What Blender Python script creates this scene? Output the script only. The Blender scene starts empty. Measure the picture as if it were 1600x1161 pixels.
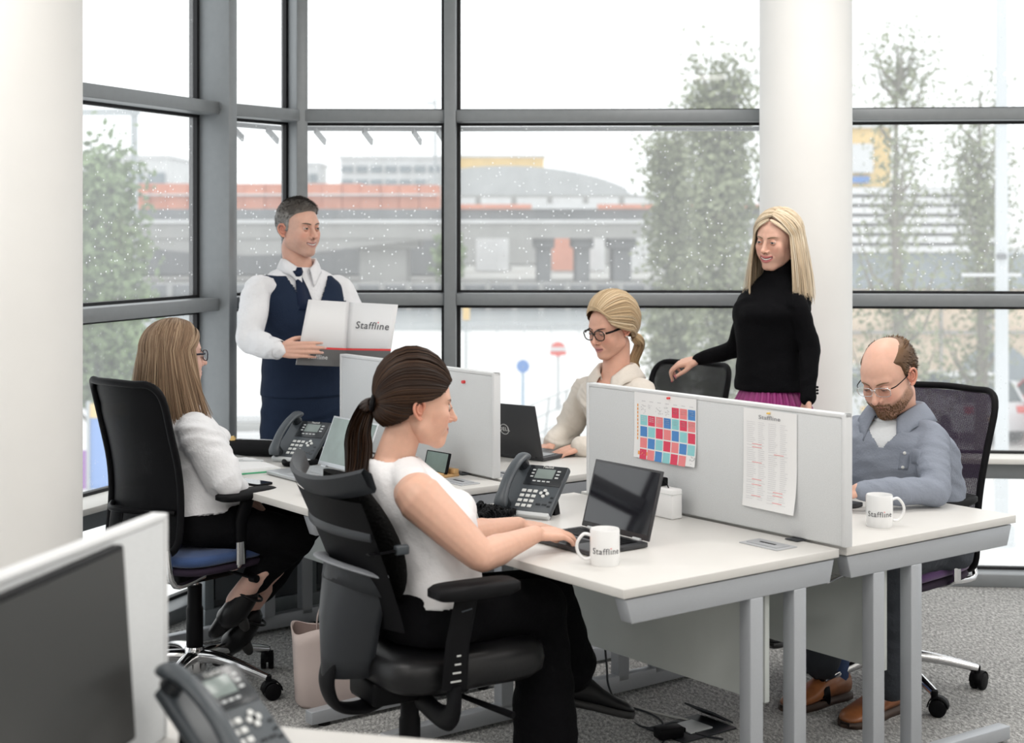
import bpy, bmesh, math, random
import numpy as np
from mathutils import Vector, Matrix
random.seed(7); np.random.seed(7)
PI = math.pi
S = bpy.context.scene
COL = S.collection
EYE = 1.65
FPX = 2400.0
HORIZON = 357.0

# ---------------------------------------------------------------- camera, world, lights, exposure
cam_d = bpy.data.cameras.new('camera'); cam = bpy.data.objects.new('camera', cam_d); COL.objects.link(cam)
cam.location = (0, 0, EYE); cam.rotation_euler = (PI / 2, 0, 0)
cam_d.sensor_width = 36.0; cam_d.lens = FPX * 36.0 / 1600.0
cam_d.shift_y = -(1161 / 2 - HORIZON) / 1600.0
cam_d.clip_start = 0.05; cam_d.clip_end = 1500
cam_d.dof.use_dof = True; cam_d.dof.focus_distance = 5.3; cam_d.dof.aperture_fstop = 3.2
S.camera = cam
S.view_settings.view_transform = 'Standard'; S.view_settings.look = 'None'
S.view_settings.exposure = 0.0; S.view_settings.gamma = 1.0
S.view_settings.use_curve_mapping = False
try:
    S.cycles.max_bounces = 8; S.cycles.transparent_max_bounces = 24
    S.cycles.sample_clamp_indirect = 6.0; S.cycles.caustics_refractive = False; S.cycles.caustics_reflective = False
except Exception: pass
W = bpy.data.worlds.new('overcast_sky'); S.world = W; W.use_nodes = True
wn = W.node_tree; wn.nodes.clear()
w_out = wn.nodes.new('ShaderNodeOutputWorld'); w_bg = wn.nodes.new('ShaderNodeBackground')
w_tc = wn.nodes.new('ShaderNodeTexCoord'); w_sep = wn.nodes.new('ShaderNodeSeparateXYZ'); w_ramp = wn.nodes.new('ShaderNodeValToRGB')
wn.links.new(w_tc.outputs['Generated'], w_sep.inputs[0]); wn.links.new(w_sep.outputs['Z'], w_ramp.inputs[0])
w_ramp.color_ramp.elements[0].position = 0.0; w_ramp.color_ramp.elements[0].color = (.93, .95, .97, 1)
w_ramp.color_ramp.elements[1].position = 0.7; w_ramp.color_ramp.elements[1].color = (1, 1, 1, 1)
wn.links.new(w_ramp.outputs[0], w_bg.inputs[0]); w_bg.inputs[1].default_value = 1.6
wn.links.new(w_bg.outputs[0], w_out.inputs[0])
FILL_POWER = 26.0
def area(name, loc, size, power, rot=(0, 0, 0), col=(1, .97, .93)):
    l = bpy.data.lights.new(name, 'AREA'); l.shape = 'RECTANGLE'; l.size = size[0]; l.size_y = size[1]
    l.energy = power; l.color = col
    o = bpy.data.objects.new(name, l); COL.objects.link(o); o.location = loc; o.rotation_euler = rot
    return o
FILL_PANELS = [(x, y) for x in (-1.6, 1.2, 4.0) for y in (-1.6, 0.9, 3.4, 5.6) if not (x < -1 and y > 5)]  # ceiling lights out of view, added as soft fill for the room
for (lx, ly) in FILL_PANELS:
    area('ceiling_fill_light', (lx, ly, 3.235), (1.15, .55), FILL_POWER)

# ---------------------------------------------------------------- helpers
def Wp(px, py, D):
    """point seen at pixel (px, py) of the 1600x1161 frame at depth D metres"""
    return Vector(((px - 800) / FPX * D, D, EYE - (py - HORIZON) / FPX * D))
ROT = math.radians(37.45)
VX = Vector((math.cos(ROT), math.sin(ROT), 0)); UY = Vector((-math.sin(ROT), math.cos(ROT), 0))
O1 = Vector((.285, 3.91, 0)); O2 = Vector((-.67, 5.04, 0))
def DF(o, x, y, z=0): return o + VX * x + UY * y + Vector((0, 0, z))

MATS = {}
def mat(name, col, rough=.5, metal=0., noise=0., nscale=40., bump=0., bscale=60., spec=.5, attr=None, coat=0., sheen=0., sss=0., alpha=None, trans=0.):
    if name in MATS: return MATS[name]
    m = bpy.data.materials.new(name); m.use_nodes = True; nt = m.node_tree; b = nt.nodes['Principled BSDF']
    b.inputs['Base Color'].default_value = (*col, 1); b.inputs['Roughness'].default_value = rough
    b.inputs['Metallic'].default_value = metal; b.inputs['Specular IOR Level'].default_value = spec
    if coat: b.inputs['Coat Weight'].default_value = coat; b.inputs['Coat Roughness'].default_value = .08
    if sheen: b.inputs['Sheen Weight'].default_value = sheen
    if trans: b.inputs['Transmission Weight'].default_value = trans
    if sss:
        b.inputs['Subsurface Weight'].default_value = sss; b.inputs['Subsurface Radius'].default_value = (.9, .35, .2); b.inputs['Subsurface Scale'].default_value = .012
    src = None
    if attr:
        a = nt.nodes.new('ShaderNodeAttribute'); a.attribute_name = attr; src = a.outputs['Color']
    tc = nt.nodes.new('ShaderNodeTexCoord')
    if noise:
        n = nt.nodes.new('ShaderNodeTexNoise'); n.inputs['Scale'].default_value = nscale; n.inputs['Detail'].default_value = 4
        nt.links.new(tc.outputs['Object'], n.inputs['Vector'])
        mr = nt.nodes.new('ShaderNodeMapRange'); mr.inputs[1].default_value = .3; mr.inputs[2].default_value = .7
        mr.inputs[3].default_value = 1 - noise; mr.inputs[4].default_value = 1 + noise
        nt.links.new(n.outputs[0], mr.inputs[0])
        mx = nt.nodes.new('ShaderNodeMix'); mx.data_type = 'RGBA'; mx.blend_type = 'MULTIPLY'; mx.inputs[0].default_value = 1
        if src: nt.links.new(src, mx.inputs[6])
        else: mx.inputs[6].default_value = (*col, 1)
        cc = nt.nodes.new('ShaderNodeCombineColor')
        for k in range(3): nt.links.new(mr.outputs[0], cc.inputs[k])
        nt.links.new(cc.outputs[0], mx.inputs[7]); src = mx.outputs[2]
    if src: nt.links.new(src, b.inputs['Base Color'])
    if bump:
        n2 = nt.nodes.new('ShaderNodeTexNoise'); n2.inputs['Scale'].default_value = bscale; n2.inputs['Detail'].default_value = 3
        nt.links.new(tc.outputs['Object'], n2.inputs['Vector'])
        bp = nt.nodes.new('ShaderNodeBump'); bp.inputs['Strength'].default_value = bump; bp.inputs['Distance'].default_value = .01
        nt.links.new(n2.outputs[0], bp.inputs['Height']); nt.links.new(bp.outputs[0], b.inputs['Normal'])
    MATS[name] = m; return m

def mesh_mat(name, col, scale, cover=.6, rough=.5, mix=0.0):
    """woven mesh fabric: opaque threads, open holes"""
    if name in MATS: return MATS[name]
    m = mat(name, col, rough, spec=.08); nt = m.node_tree; b = nt.nodes['Principled BSDF']; out = nt.nodes['Material Output']
    tc = nt.nodes.new('ShaderNodeTexCoord')
    sep = nt.nodes.new('ShaderNodeSeparateXYZ'); nt.links.new(tc.outputs['UV'], sep.inputs[0])
    outs = []
    for ax in (0, 1):
        mu = nt.nodes.new('ShaderNodeMath'); mu.operation = 'MULTIPLY'; mu.inputs[1].default_value = scale; nt.links.new(sep.outputs[ax], mu.inputs[0])
        fr = nt.nodes.new('ShaderNodeMath'); fr.operation = 'FRACT'; nt.links.new(mu.outputs[0], fr.inputs[0])
        gt = nt.nodes.new('ShaderNodeMath'); gt.operation = 'GREATER_THAN'; gt.inputs[1].default_value = cover; nt.links.new(fr.outputs[0], gt.inputs[0])
        outs.append(gt)
    mn = nt.nodes.new('ShaderNodeMath'); mn.operation = 'MULTIPLY'; nt.links.new(outs[0].outputs[0], mn.inputs[0]); nt.links.new(outs[1].outputs[0], mn.inputs[1])
    tr = nt.nodes.new('ShaderNodeBsdfTransparent'); ms = nt.nodes.new('ShaderNodeMixShader')
    nt.links.new(mn.outputs[0], ms.inputs[0]); nt.links.new(b.outputs[0], ms.inputs[1]); nt.links.new(tr.outputs[0], ms.inputs[2])
    nt.links.new(ms.outputs[0], out.inputs[0])
    return m

class MB:
    """collects shapes into one mesh"""
    def __init__(s): s.v = []; s.f = []; s.n = 0
    def add(s, V, F):
        V = np.asarray(V, float).reshape(-1, 3); s.v.append(V); k = s.n
        s.f += [tuple(i + k for i in f) for f in F]; s.n += len(V); return s
    def box(s, c, size, rot=0., M=None):
        hx, hy, hz = size[0] / 2, size[1] / 2, size[2] / 2
        V = np.array([(x, y, z) for x in (-hx, hx) for y in (-hy, hy) for z in (-hz, hz)])
        if rot: V = V @ np.array(Matrix.Rotation(rot, 3, 'Z')).T
        if M is not None: V = V @ np.array(M.to_3x3()).T
        V = V + np.array(c)
        return s.add(V, [(0, 1, 3, 2), (4, 6, 7, 5), (0, 4, 5, 1), (2, 3, 7, 6), (0, 2, 6, 4), (1, 5, 7, 3)])
    def b2(s, a, b):
        a = np.array(a, float); b = np.array(b, float); return s.box((a + b) / 2, np.abs(b - a))
    def tube(s, pts, r, n=10, cap=True, flat=None, closed=False, up=None):
        V, F = tube(pts, r, n, cap, flat, closed, up); return s.add(V, F)
    def bar(s, a, b, w, h, up=(0, 0, 1)):
        a = Vector(a); b = Vector(b); d = (b - a); L = d.length; d.normalize(); up = Vector(up)
        sd = d.cross(up)
        if sd.length < 1e-4: sd = Vector((1, 0, 0))
        sd.normalize(); u2 = sd.cross(d)
        M = Matrix((sd, d, u2)).transposed()
        return s.box((a + b) / 2, (w, L, h), M=M)
    def cyl(s, c, r, h, n=24, r2=None, axis='z'):
        r2 = r if r2 is None else r2; c = np.array(c, float)
        a = np.linspace(0, 2 * PI, n, endpoint=False)
        V = np.concatenate([np.stack([r * np.cos(a), r * np.sin(a), np.full(n, -h / 2)], 1), np.stack([r2 * np.cos(a), r2 * np.sin(a), np.full(n, h / 2)], 1)])
        if axis == 'x': V = V[:, [2, 0, 1]]
        if axis == 'y': V = V[:, [1, 2, 0]]
        return s.add(V + c, [(i, (i + 1) % n, n + (i + 1) % n, n + i) for i in range(n)] + [tuple(range(n))[::-1], tuple(range(n, 2 * n))])
    def lathe(s, prof, n=32, c=(0, 0, 0)):
        a = np.linspace(0, 2 * PI, n, endpoint=False); V = []; F = []
        for (r, z) in prof: V.append(np.stack([r * np.cos(a) + c[0], r * np.sin(a) + c[1], np.full(n, z + c[2])], 1))
        for k in range(len(prof) - 1):
            F += [(k * n + i, k * n + (i + 1) % n, (k + 1) * n + (i + 1) % n, (k + 1) * n + i) for i in range(n)]
        F += [tuple(range(n))[::-1], tuple((len(prof) - 1) * n + i for i in range(n))]
        return s.add(np.concatenate(V), F)
    def prism(s, pts, z0, z1):
        n = len(pts); V = [(p[0], p[1], z0) for p in pts] + [(p[0], p[1], z1) for p in pts]
        return s.add(V, [(i, (i + 1) % n, n + (i + 1) % n, n + i) for i in range(n)] + [tuple(range(n))[::-1], tuple(range(n, 2 * n))])
    def grid(s, G, closed_u=False, closed_v=False):
        G = np.asarray(G, float); a, b = G.shape[:2]; F = []
        for i in range(a if closed_u else a - 1):
            for j in range(b if closed_v else b - 1):
                F.append((i * b + j, i * b + (j + 1) % b, ((i + 1) % a) * b + (j + 1) % b, ((i + 1) % a) * b + j))
        return s.add(G.reshape(-1, 3), F)
    def build(s, name, m, parent=None, bevel=0., smooth=False, loc=None, rotz=0., solid=0., seg=2, label=None, col=None, uv=None, subsurf=0):
        me = bpy.data.meshes.new(name); V = np.concatenate(s.v) if s.v else np.zeros((0, 3))
        me.from_pydata(V.tolist(), [], s.f); me.validate()
        bm = bmesh.new(); bm.from_mesh(me); bmesh.ops.recalc_face_normals(bm, faces=bm.faces)
        if bevel:
            es = [e for e in bm.edges if len(e.link_faces) == 2 and e.calc_face_angle(0) > .5]
            bmesh.ops.bevel(bm, geom=es, offset=bevel, segments=seg, affect='EDGES', profile=.5, clamp_overlap=True)
        bm.to_mesh(me); bm.free()
        if smooth or bevel: me.shade_smooth()
        if not smooth and bevel:
            try: me.set_sharp_from_angle(angle=.9)
            except Exception: pass
        elif smooth:
            try: me.set_sharp_from_angle(angle=1.0)
            except Exception: pass
        o = bpy.data.objects.new(name, me); COL.objects.link(o)
        if m: me.materials.append(m)
        if parent: o.parent = parent
        if loc is not None: o.location = loc
        if rotz: o.rotation_euler = (0, 0, rotz)
        if solid:
            md = o.modifiers.new('thick', 'SOLIDIFY'); md.thickness = solid; md.offset = 0
        if subsurf:
            md = o.modifiers.new('sub', 'SUBSURF'); md.levels = subsurf; md.render_levels = subsurf
        if label: o['label'] = label
        return o

def frames(P, up=None):
    P = np.asarray(P, float); n = len(P); T = np.zeros_like(P)
    T[1:-1] = P[2:] - P[:-2]; T[0] = P[1] - P[0]; T[-1] = P[-1] - P[-2]
    T /= np.maximum(np.linalg.norm(T, axis=1, keepdims=True), 1e-9)
    N = np.zeros_like(P); u = np.array(up if up is not None else (0, 0, 1), float)
    if abs(np.dot(u, T[0])) > .95: u = np.array((1., 0, 0)) if up is None else np.array((0, 1., .1))
    v = u - T[0] * np.dot(u, T[0]); N[0] = v / np.linalg.norm(v)
    for i in range(1, n):
        v = N[i - 1] - T[i] * np.dot(N[i - 1], T[i]); N[i] = v / max(np.linalg.norm(v), 1e-9)
    return T, N, np.cross(T, N)
def tube(pts, r, n=10, cap=True, flat=None, closed=False, up=None):
    P = np.asarray([tuple(p) for p in pts], float); k = len(P)
    if closed: P = np.concatenate([P, P[:1]])
    T, N, B = frames(P, up)
    if closed: P = P[:-1]
    r = np.broadcast_to(np.asarray(r, float), (k,)) if np.ndim(r) < 2 else np.asarray(r, float)
    rn = r if r.ndim == 1 else r[:, 0]; rb = r if r.ndim == 1 else r[:, 1]
    if flat: rn = rn * flat
    a = np.linspace(0, 2 * PI, n, endpoint=False)
    V = P[:, None, :] + N[:k, None, :] * (np.cos(a)[None, :, None] * rn[:, None, None]) + B[:k, None, :] * (np.sin(a)[None, :, None] * rb[:, None, None])
    F = []
    for i in range(k if closed else k - 1):
        j = (i + 1) % k
        F += [(i * n + q, i * n + (q + 1) % n, j * n + (q + 1) % n, j * n + q) for q in range(n)]
    V = V.reshape(-1, 3)
    if cap and not closed:
        F += [tuple(range(n))[::-1], tuple((k - 1) * n + q for q in range(n))]
    return V, F
def spline(pts, m=8, closed=False):
    """Catmull-Rom through points (any dimension)"""
    P = np.asarray([tuple(p) for p in pts], float); n = len(P); out = []
    rng = range(n) if closed else range(n - 1)
    for i in rng:
        if closed: p0, p1, p2, p3 = P[(i - 1) % n], P[i], P[(i + 1) % n], P[(i + 2) % n]
        else: p0, p1, p2, p3 = P[max(i - 1, 0)], P[i], P[i + 1], P[min(i + 2, n - 1)]
        for t in np.linspace(0, 1, m, endpoint=False):
            out.append(.5 * ((2 * p1) + (p2 - p0) * t + (2 * p0 - 5 * p1 + 4 * p2 - p3) * t * t + (3 * p1 - p0 - 3 * p2 + p3) * t ** 3))
    if not closed: out.append(P[-1])
    return np.array(out)
def rrect(w, h, r, n=6, cx=0, cy=0):
    out = []
    for (sx, sy, a0) in ((1, 1, 0), (-1, 1, PI / 2), (-1, -1, PI), (1, -1, 1.5 * PI)):
        for t in np.linspace(0, PI / 2, n): out.append((cx + sx * (w / 2 - r) + r * math.cos(a0 + t), cy + sy * (h / 2 - r) + r * math.sin(a0 + t)))
    return out
def empty(name, loc, label, cat, rotz=0., group=None):
    o = bpy.data.objects.new(name, None); COL.objects.link(o); o.location = loc; o.rotation_euler = (0, 0, rotz)
    o.empty_display_size = .05
    o['label'] = label; o['category'] = cat
    if group: o['group'] = group
    return o
def tag(o, label, cat, group=None, kind=None):
    o['label'] = label
    if cat: o['category'] = cat
    if group: o['group'] = group
    if kind: o['kind'] = kind
    return o
def struct(o): o['kind'] = 'structure'; return o
_FC = {}
def text_vf(body, size, depth=.0004, bold=0., shear=0., space=1.10):
    c = bpy.data.curves.new('t', 'FONT'); c.body = body; c.size = size; c.extrude = depth; c.offset = bold * size * .5; c.shear = shear; c.space_character = space
    c.align_x = 'CENTER'; c.align_y = 'CENTER'; c.resolution_u = 3
    o = bpy.data.objects.new('t', c); COL.objects.link(o)
    dg = bpy.context.evaluated_depsgraph_get(); me = o.evaluated_get(dg).to_mesh()
    V = np.array([v.co[:] for v in me.vertices]); F = [tuple(p.vertices) for p in me.polygons]
    o.evaluated_get(dg).to_mesh_clear(); bpy.data.objects.remove(o); bpy.data.curves.remove(c)
    return V, F
def text_obj(name, body, size, m, parent, M, bold=0., shear=0., fn=None, depth=.0004):
    V, F = text_vf(body, size, depth, bold, shear)
    if not len(V): return None
    if fn is not None: V = fn(V)
    V = V @ np.array(M.to_3x3()).T + np.array(M.translation)
    return MB().add(V, F).build(name, m, parent)
def frameM(o, x, z):
    """matrix with local x, local z axes"""
    x = Vector(x).normalized(); z = Vector(z).normalized(); y = z.cross(x).normalized(); x = y.cross(z)
    M = Matrix((x, y, z)).transposed().to_4x4(); M.translation = Vector(o); return M

M_white_top = mat('white_laminate', (.66, .645, .62), .36, spec=.35, noise=.015, nscale=8)
M_edge = mat('white_edge_band', (.70, .68, .63), .45)
M_silver = mat('silver_powdercoat', (.44, .46, .49), .38, metal=.35, noise=.02, nscale=300)
M_frame = mat('grey_window_frame', (.235, .25, .26), .42, metal=.2, noise=.03, nscale=30)
M_black = mat('black_plastic', (.004, .004, .005), .5, spec=.12)
M_blacksoft = mat('soft_black_rubber', (.006, .006, .007), .6, spec=.15)
M_gasket = mat('black_gasket', (.01, .01, .012), .6)
M_chrome = mat('polished_aluminium', (.72, .72, .73), .14, metal=1.)
M_screenfab = mat('pale_grey_screen_fabric', (.64, .655, .665), .9, noise=.07, nscale=420, bump=.15, bscale=500)
M_screentrim = mat('light_grey_screen_trim', (.68, .69, .70), .6)
M_panel = mat('pale_grey_panel', (.57, .60, .58), .55, noise=.02, nscale=10)
M_column = mat('painted_plaster_column', (.82, .81, .79), .65, noise=.02, nscale=3, bump=.05, bscale=6)
M_darkgrey = mat('dark_grey_plastic', (.030, .033, .038), .42, spec=.3)
M_paper = mat('white_paper', (.83, .83, .83), .7)
# ================================================================ SETTING
def carpet():
    m = mat('carpet', (.2, .2, .2), .95); nt = m.node_tree; b = nt.nodes['Principled BSDF']
    tc = nt.nodes.new('ShaderNodeTexCoord'); n = nt.nodes.new('ShaderNodeTexNoise'); n.inputs['Scale'].default_value = 95; n.inputs['Detail'].default_value = 6; n.inputs['Roughness'].default_value = .8
    n3 = nt.nodes.new('ShaderNodeTexNoise'); n3.inputs['Scale'].default_value = 2.2
    mp = nt.nodes.new('ShaderNodeMapping'); mp.inputs['Scale'].default_value = (1, .4, 1); mp.inputs['Rotation'].default_value = (0, 0, .65)
    nt.links.new(tc.outputs['Object'], mp.inputs[0]); nt.links.new(mp.outputs[0], n.inputs['Vector']); nt.links.new(tc.outputs['Object'], n3.inputs['Vector'])
    r = nt.nodes.new('ShaderNodeValToRGB'); r.color_ramp.elements[0].position = .36; r.color_ramp.elements[0].color = (.13, .13, .128, 1)
    r.color_ramp.elements[1].position = .66; r.color_ramp.elements[1].color = (.75, .745, .73, 1)
    e = r.color_ramp.elements.new(.5); e.color = (.36, .358, .35, 1)
    nt.links.new(n.outputs[0], r.inputs[0])
    mx = nt.nodes.new('ShaderNodeMix'); mx.data_type = 'RGBA'; mx.blend_type = 'OVERLAY'; mx.inputs[0].default_value = .25
    nt.links.new(r.outputs[0], mx.inputs[6]); nt.links.new(n3.outputs[0], mx.inputs[7]); nt.links.new(mx.outputs[2], b.inputs['Base Color'])
    bp = nt.nodes.new('ShaderNodeBump'); bp.inputs['Strength'].default_value = .6; bp.inputs['Distance'].default_value = .006
    nt.links.new(n.outputs[0], bp.inputs['Height']); nt.links.new(bp.outputs[0], b.inputs['Normal'])
    return m
M_carpet = carpet()
M_wall = mat('white_wall_paint', (.80, .79, .77), .8, noise=.02, nscale=4)
M_ceil = mat('white_ceiling_tile', (.80, .80, .79), .9, noise=.03, nscale=60)
M_sill = mat('cream_window_board', (.74, .73, .70), .5)

FAC = [(-2.75, 3.2), (-2.06, 5.0), (-1.37, 6.8), (-1.04, 7.28), (-.29, 7.3), (1.22, 7.26), (2.95, 7.1), (4.4, 6.4), (5.6, 5.2)]
room = [(-2.75, 3.2), (-2.06, 5.0), (-1.37, 6.8), (-1.04, 7.28), (-.29, 7.3), (1.22, 7.26), (2.95, 7.1), (4.4, 6.4), (5.6, 5.2), (5.6, -3.0), (-2.75, -3.0)]
grow = lambda k: [(x + (k if x > 1 else -k) * (.7), y + (k if y > 2 else -k)) for x, y in room]
struct(MB().prism(grow(.08)[::1], -.12, 0).build('floor', M_carpet))
ceil = struct(MB().prism(grow(.08), 3.25, 3.45).build('ceiling', M_ceil))
struct(MB().box((1.425, -3.06, 1.62), (8.6, .1, 3.25)).build('wall_back', M_wall))
struct(MB().box((-2.82, .1, 1.62), (.1, 6.2, 3.25)).build('wall_left', M_wall))
struct(MB().box((5.67, 1.1, 1.62), (.1, 8.2, 3.25)).build('wall_right', M_wall))
m_fill = mat('fill_panel_diffuser', (.9, .9, .9), .5); m_fill.node_tree.nodes['Principled BSDF'].inputs['Emission Color'].default_value = (1, .97, .93, 1)  # glowing face of the added, unseen fill panels
m_fill.node_tree.nodes['Principled BSDF'].inputs['Emission Strength'].default_value = 1.2
for (lx, ly) in FILL_PANELS:
    i = {-1.6: 3, .9: 2, 3.4: 1, 5.6: 0}[ly]
    e = empty('ceiling_fill_panel', (lx, ly, 3.25), 'ceiling light panel added for fill, %s row from the window wall, %s' % (('first', 'second', 'third', 'fourth')[i], 'along the left side' if lx < 0 else ('over the middle' if lx < 3 else 'along the right side')), 'ceiling light')
    f = MB()
    for s_ in (-1, 1): f.box((s_ * .61, 0, -.01), (.03, .66, .02)); f.box((0, s_ * .315, -.01), (1.25, .03, .02))
    f.build('frame', M_screentrim, e); MB().box((0, 0, -.004), (1.19, .6, .006)).build('diffuser', m_fill, e)

def glass_mat(name, veil, drops, seed):  # veil: even milky mix in the pane, imitating the haze outdoors
    m = bpy.data.materials.new(name); m.use_nodes = True; nt = m.node_tree; nt.nodes.clear()
    out = nt.nodes.new('ShaderNodeOutputMaterial'); tr = nt.nodes.new('ShaderNodeBsdfTransparent'); tr.inputs[0].default_value = (.965, .985, .98, 1)
    gl = nt.nodes.new('ShaderNodeBsdfGlossy'); gl.inputs['Roughness'].default_value = .02
    tl = nt.nodes.new('ShaderNodeBsdfTranslucent'); tl.inputs[0].default_value = (.95, .97, .98, 1)
    tc = nt.nodes.new('ShaderNodeTexCoord')
    vo = nt.nodes.new('ShaderNodeTexVoronoi'); vo.inputs['Scale'].default_value = 55; nt.links.new(tc.outputs['Object'], vo.inputs['Vector'])
    lt = nt.nodes.new('ShaderNodeMapRange'); lt.inputs[1].default_value = .26; lt.inputs[2].default_value = .10; lt.inputs[3].default_value = 0; lt.inputs[4].default_value = 1
    nt.links.new(vo.outputs['Distance'], lt.inputs[0])
    sc = nt.nodes.new('ShaderNodeSeparateColor'); nt.links.new(vo.outputs['Color'], sc.inputs[0])
    gt = nt.nodes.new('ShaderNodeMath'); gt.operation = 'GREATER_THAN'; gt.inputs[1].default_value = .64; nt.links.new(sc.outputs[0], gt.inputs[0])
    mm = nt.nodes.new('ShaderNodeMath'); mm.operation = 'MULTIPLY'; nt.links.new(lt.outputs[0], mm.inputs[0]); nt.links.new(gt.outputs[0], mm.inputs[1])
    nz = nt.nodes.new('ShaderNodeTexNoise'); nz.inputs['Scale'].default_value = 1.6; nt.links.new(tc.outputs['Object'], nz.inputs['Vector'])
    m2 = nt.nodes.new('ShaderNodeMath'); m2.operation = 'MULTIPLY'; nt.links.new(mm.outputs[0], m2.inputs[0]); nt.links.new(nz.outputs[0], m2.inputs[1])
    m3 = nt.nodes.new('ShaderNodeMath'); m3.operation = 'MULTIPLY_ADD'; m3.inputs[1].default_value = drops; m3.inputs[2].default_value = veil; nt.links.new(m2.outputs[0], m3.inputs[0])
    # faint run marks of dried rain
    mp = nt.nodes.new('ShaderNodeMapping'); mp.inputs['Scale'].default_value = (30, 30, .8); nt.links.new(tc.outputs['Object'], mp.inputs[0])
    n2 = nt.nodes.new('ShaderNodeTexNoise'); n2.inputs['Scale'].default_value = 1; nt.links.new(mp.outputs[0], n2.inputs['Vector'])
    m4 = nt.nodes.new('ShaderNodeMath'); m4.operation = 'MULTIPLY_ADD'; m4.inputs[1].default_value = .05; nt.links.new(n2.outputs[0], m4.inputs[0]); nt.links.new(m3.outputs[0], m4.inputs[2])
    x1 = nt.nodes.new('ShaderNodeMixShader'); nt.links.new(m4.outputs[0], x1.inputs[0]); nt.links.new(tr.outputs[0], x1.inputs[1]); nt.links.new(tl.outputs[0], x1.inputs[2])
    x2 = nt.nodes.new('ShaderNodeMixShader'); x2.inputs[0].default_value = .03; nt.links.new(x1.outputs[0], x2.inputs[1]); nt.links.new(gl.outputs[0], x2.inputs[2])
    nt.links.new(x2.outputs[0], out.inputs[0]); return m
M_glass_mid = glass_mat('rain_spotted_haze_veiled_glass', .18, 1.0, 0)
M_glass_clear = glass_mat('haze_veiled_glass', .16, .25, 1)
BANDS = [(.06, .50, M_glass_clear), (.60, 1.285, M_glass_clear), (1.345, 2.15, M_glass_mid), (2.205, 3.25, M_glass_clear)]
RAILS = [(.0, .06), (.50, .575), (1.29, 1.345), (2.15, 2.205)]
def seg_parts(i, a, b):
    a = Vector((*a, 0)); b = Vector((*b, 0)); t = (b - a); L = t.length; t.normalize(); n = Vector((t.y, -t.x, 0)); ang = math.atan2(t.y, t.x)
    w = bpy.data.objects.new('window_%d' % (i + 1), None); COL.objects.link(w); w.location = a; w.rotation_euler = (0, 0, ang); w['kind'] = 'structure'
    # local x along the window, local -y inward
    for (z0, z1) in RAILS:
        MB().b2((.03, -.11, z0), (L - .03, .0, z1)).build('rail', M_frame, w, bevel=.004)
    g = MB()
    for (z0, z1, _) in BANDS:
        g.b2((.02, .0, z0 - .015), (L - .02, .03, z0 + .012)); g.b2((.02, .0, z1 - .012), (L - .02, .03, z1 + .015))
        g.b2((.02, 0, z0), (.045, .03, z1)); g.b2((L - .045, 0, z0), (L - .02, .03, z1))
    g.build('gasket', M_gasket, w)
    MB().b2((.02, -.17, .575), (L - .02, .0, .60)).build('window_board', M_sill, w, bevel=.003)
    for (z0, z1, gm) in BANDS:
        MB().add([(.03, .02, z0), (L - .03, .02, z0), (L - .03, .02, z1), (.03, .02, z1)], [(0, 1, 2, 3)]).build('pane', gm, w)
    return w, n
ns = []
for i in range(len(FAC) - 1):
    w_, n_ = seg_parts(i, FAC[i], FAC[i + 1]); ns.append(n_)
for i, (x, y) in enumerate(FAC):
    n = ns[min(i, len(ns) - 1)].copy()
    if 0 < i < len(ns): n = (ns[i - 1] + ns[i]).normalized()
    big = i in (1, 2)
    dep = .17 if big else .13; wd = .055
    o = MB().box((0, dep / 2 - .0, 1.625), (wd, dep, 3.25)).build('trim_%d' % (i + 1), M_frame, None, bevel=.004, loc=(x, y, 0), rotz=math.atan2(n.y, n.x) - PI / 2)
    struct(o)
    MB().box((-.0, -.02, 1.625), (.075, .05, 3.25)).build('gasket', M_gasket, o)

def column(name, c, r, label):
    o = MB().lathe([(r, 0), (r, 3.25)], 96).build(name, M_column, None, smooth=True, loc=(c[0], c[1], 0))
    o['kind'] = 'structure'; o['label'] = label
column('column', (-1.535, 4.62), .235, 'large round white painted column beside the window')
column('column', (1.325, 7.0 - .07), .206, 'round white painted column behind the woman in black')

# ================================================================ OUTSIDE (overcast riverside plaza, one storey below)
GZ = -3.3
def omat(name, col, rough=.8, noise=.08, ns=.4): return mat(name, col, rough, noise=noise, nscale=ns)
M_plaza = omat('wet_pale_paving', (.80, .80, .79), .45, .03, .15)
struct(MB().b2((-90, 9, GZ - .3), (120, 74, GZ)).build('pavement', M_plaza))
M_water = mat('grey_river_water', (.30, .33, .34), .25, noise=.15, nscale=.2, bump=.5, bscale=.8)
struct(MB().b2((-260, 74, GZ - 2), (260, 118, GZ - 1.2)).build('river', M_water))
struct(MB().b2((-260, 118, GZ - 2), (260, 420, GZ - .2)).build('ground', omat('far_bank_ground', (.45, .45, .43))))
M_conc = omat('grey_concrete', (.36, .36, .35)); M_concd = omat('dark_concrete', (.20, .21, .22)); M_orange = omat('orange_cladding', (.72, .30, .20))
M_pale = omat('pale_cladding', (.70, .71, .72)); M_beige = omat('beige_render', (.66, .54, .42), ns=.2); M_yellow = omat('yellow_cladding', (.80, .58, .26)); M_winb = omat('far_window_glass', (.25, .29, .32), .3)
# quay wall with fenders
q = empty('quay_wall', (0, 116, GZ - 1.2), 'long dark quay wall with upright timbers along the river', 'quay wall')
MB().b2((-130, 0, 0), (130, 1.5, 1.9)).build('wall_face', M_concd, q)
tb = MB()
for k in range(120): tb.b2((-120 + 2 * k, -.35, 0), (-119.6 + 2 * k, .0, 2.1))
s_ = tb.build('timbers', M_conc, q); s_['kind'] = 'stuff'
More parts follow.
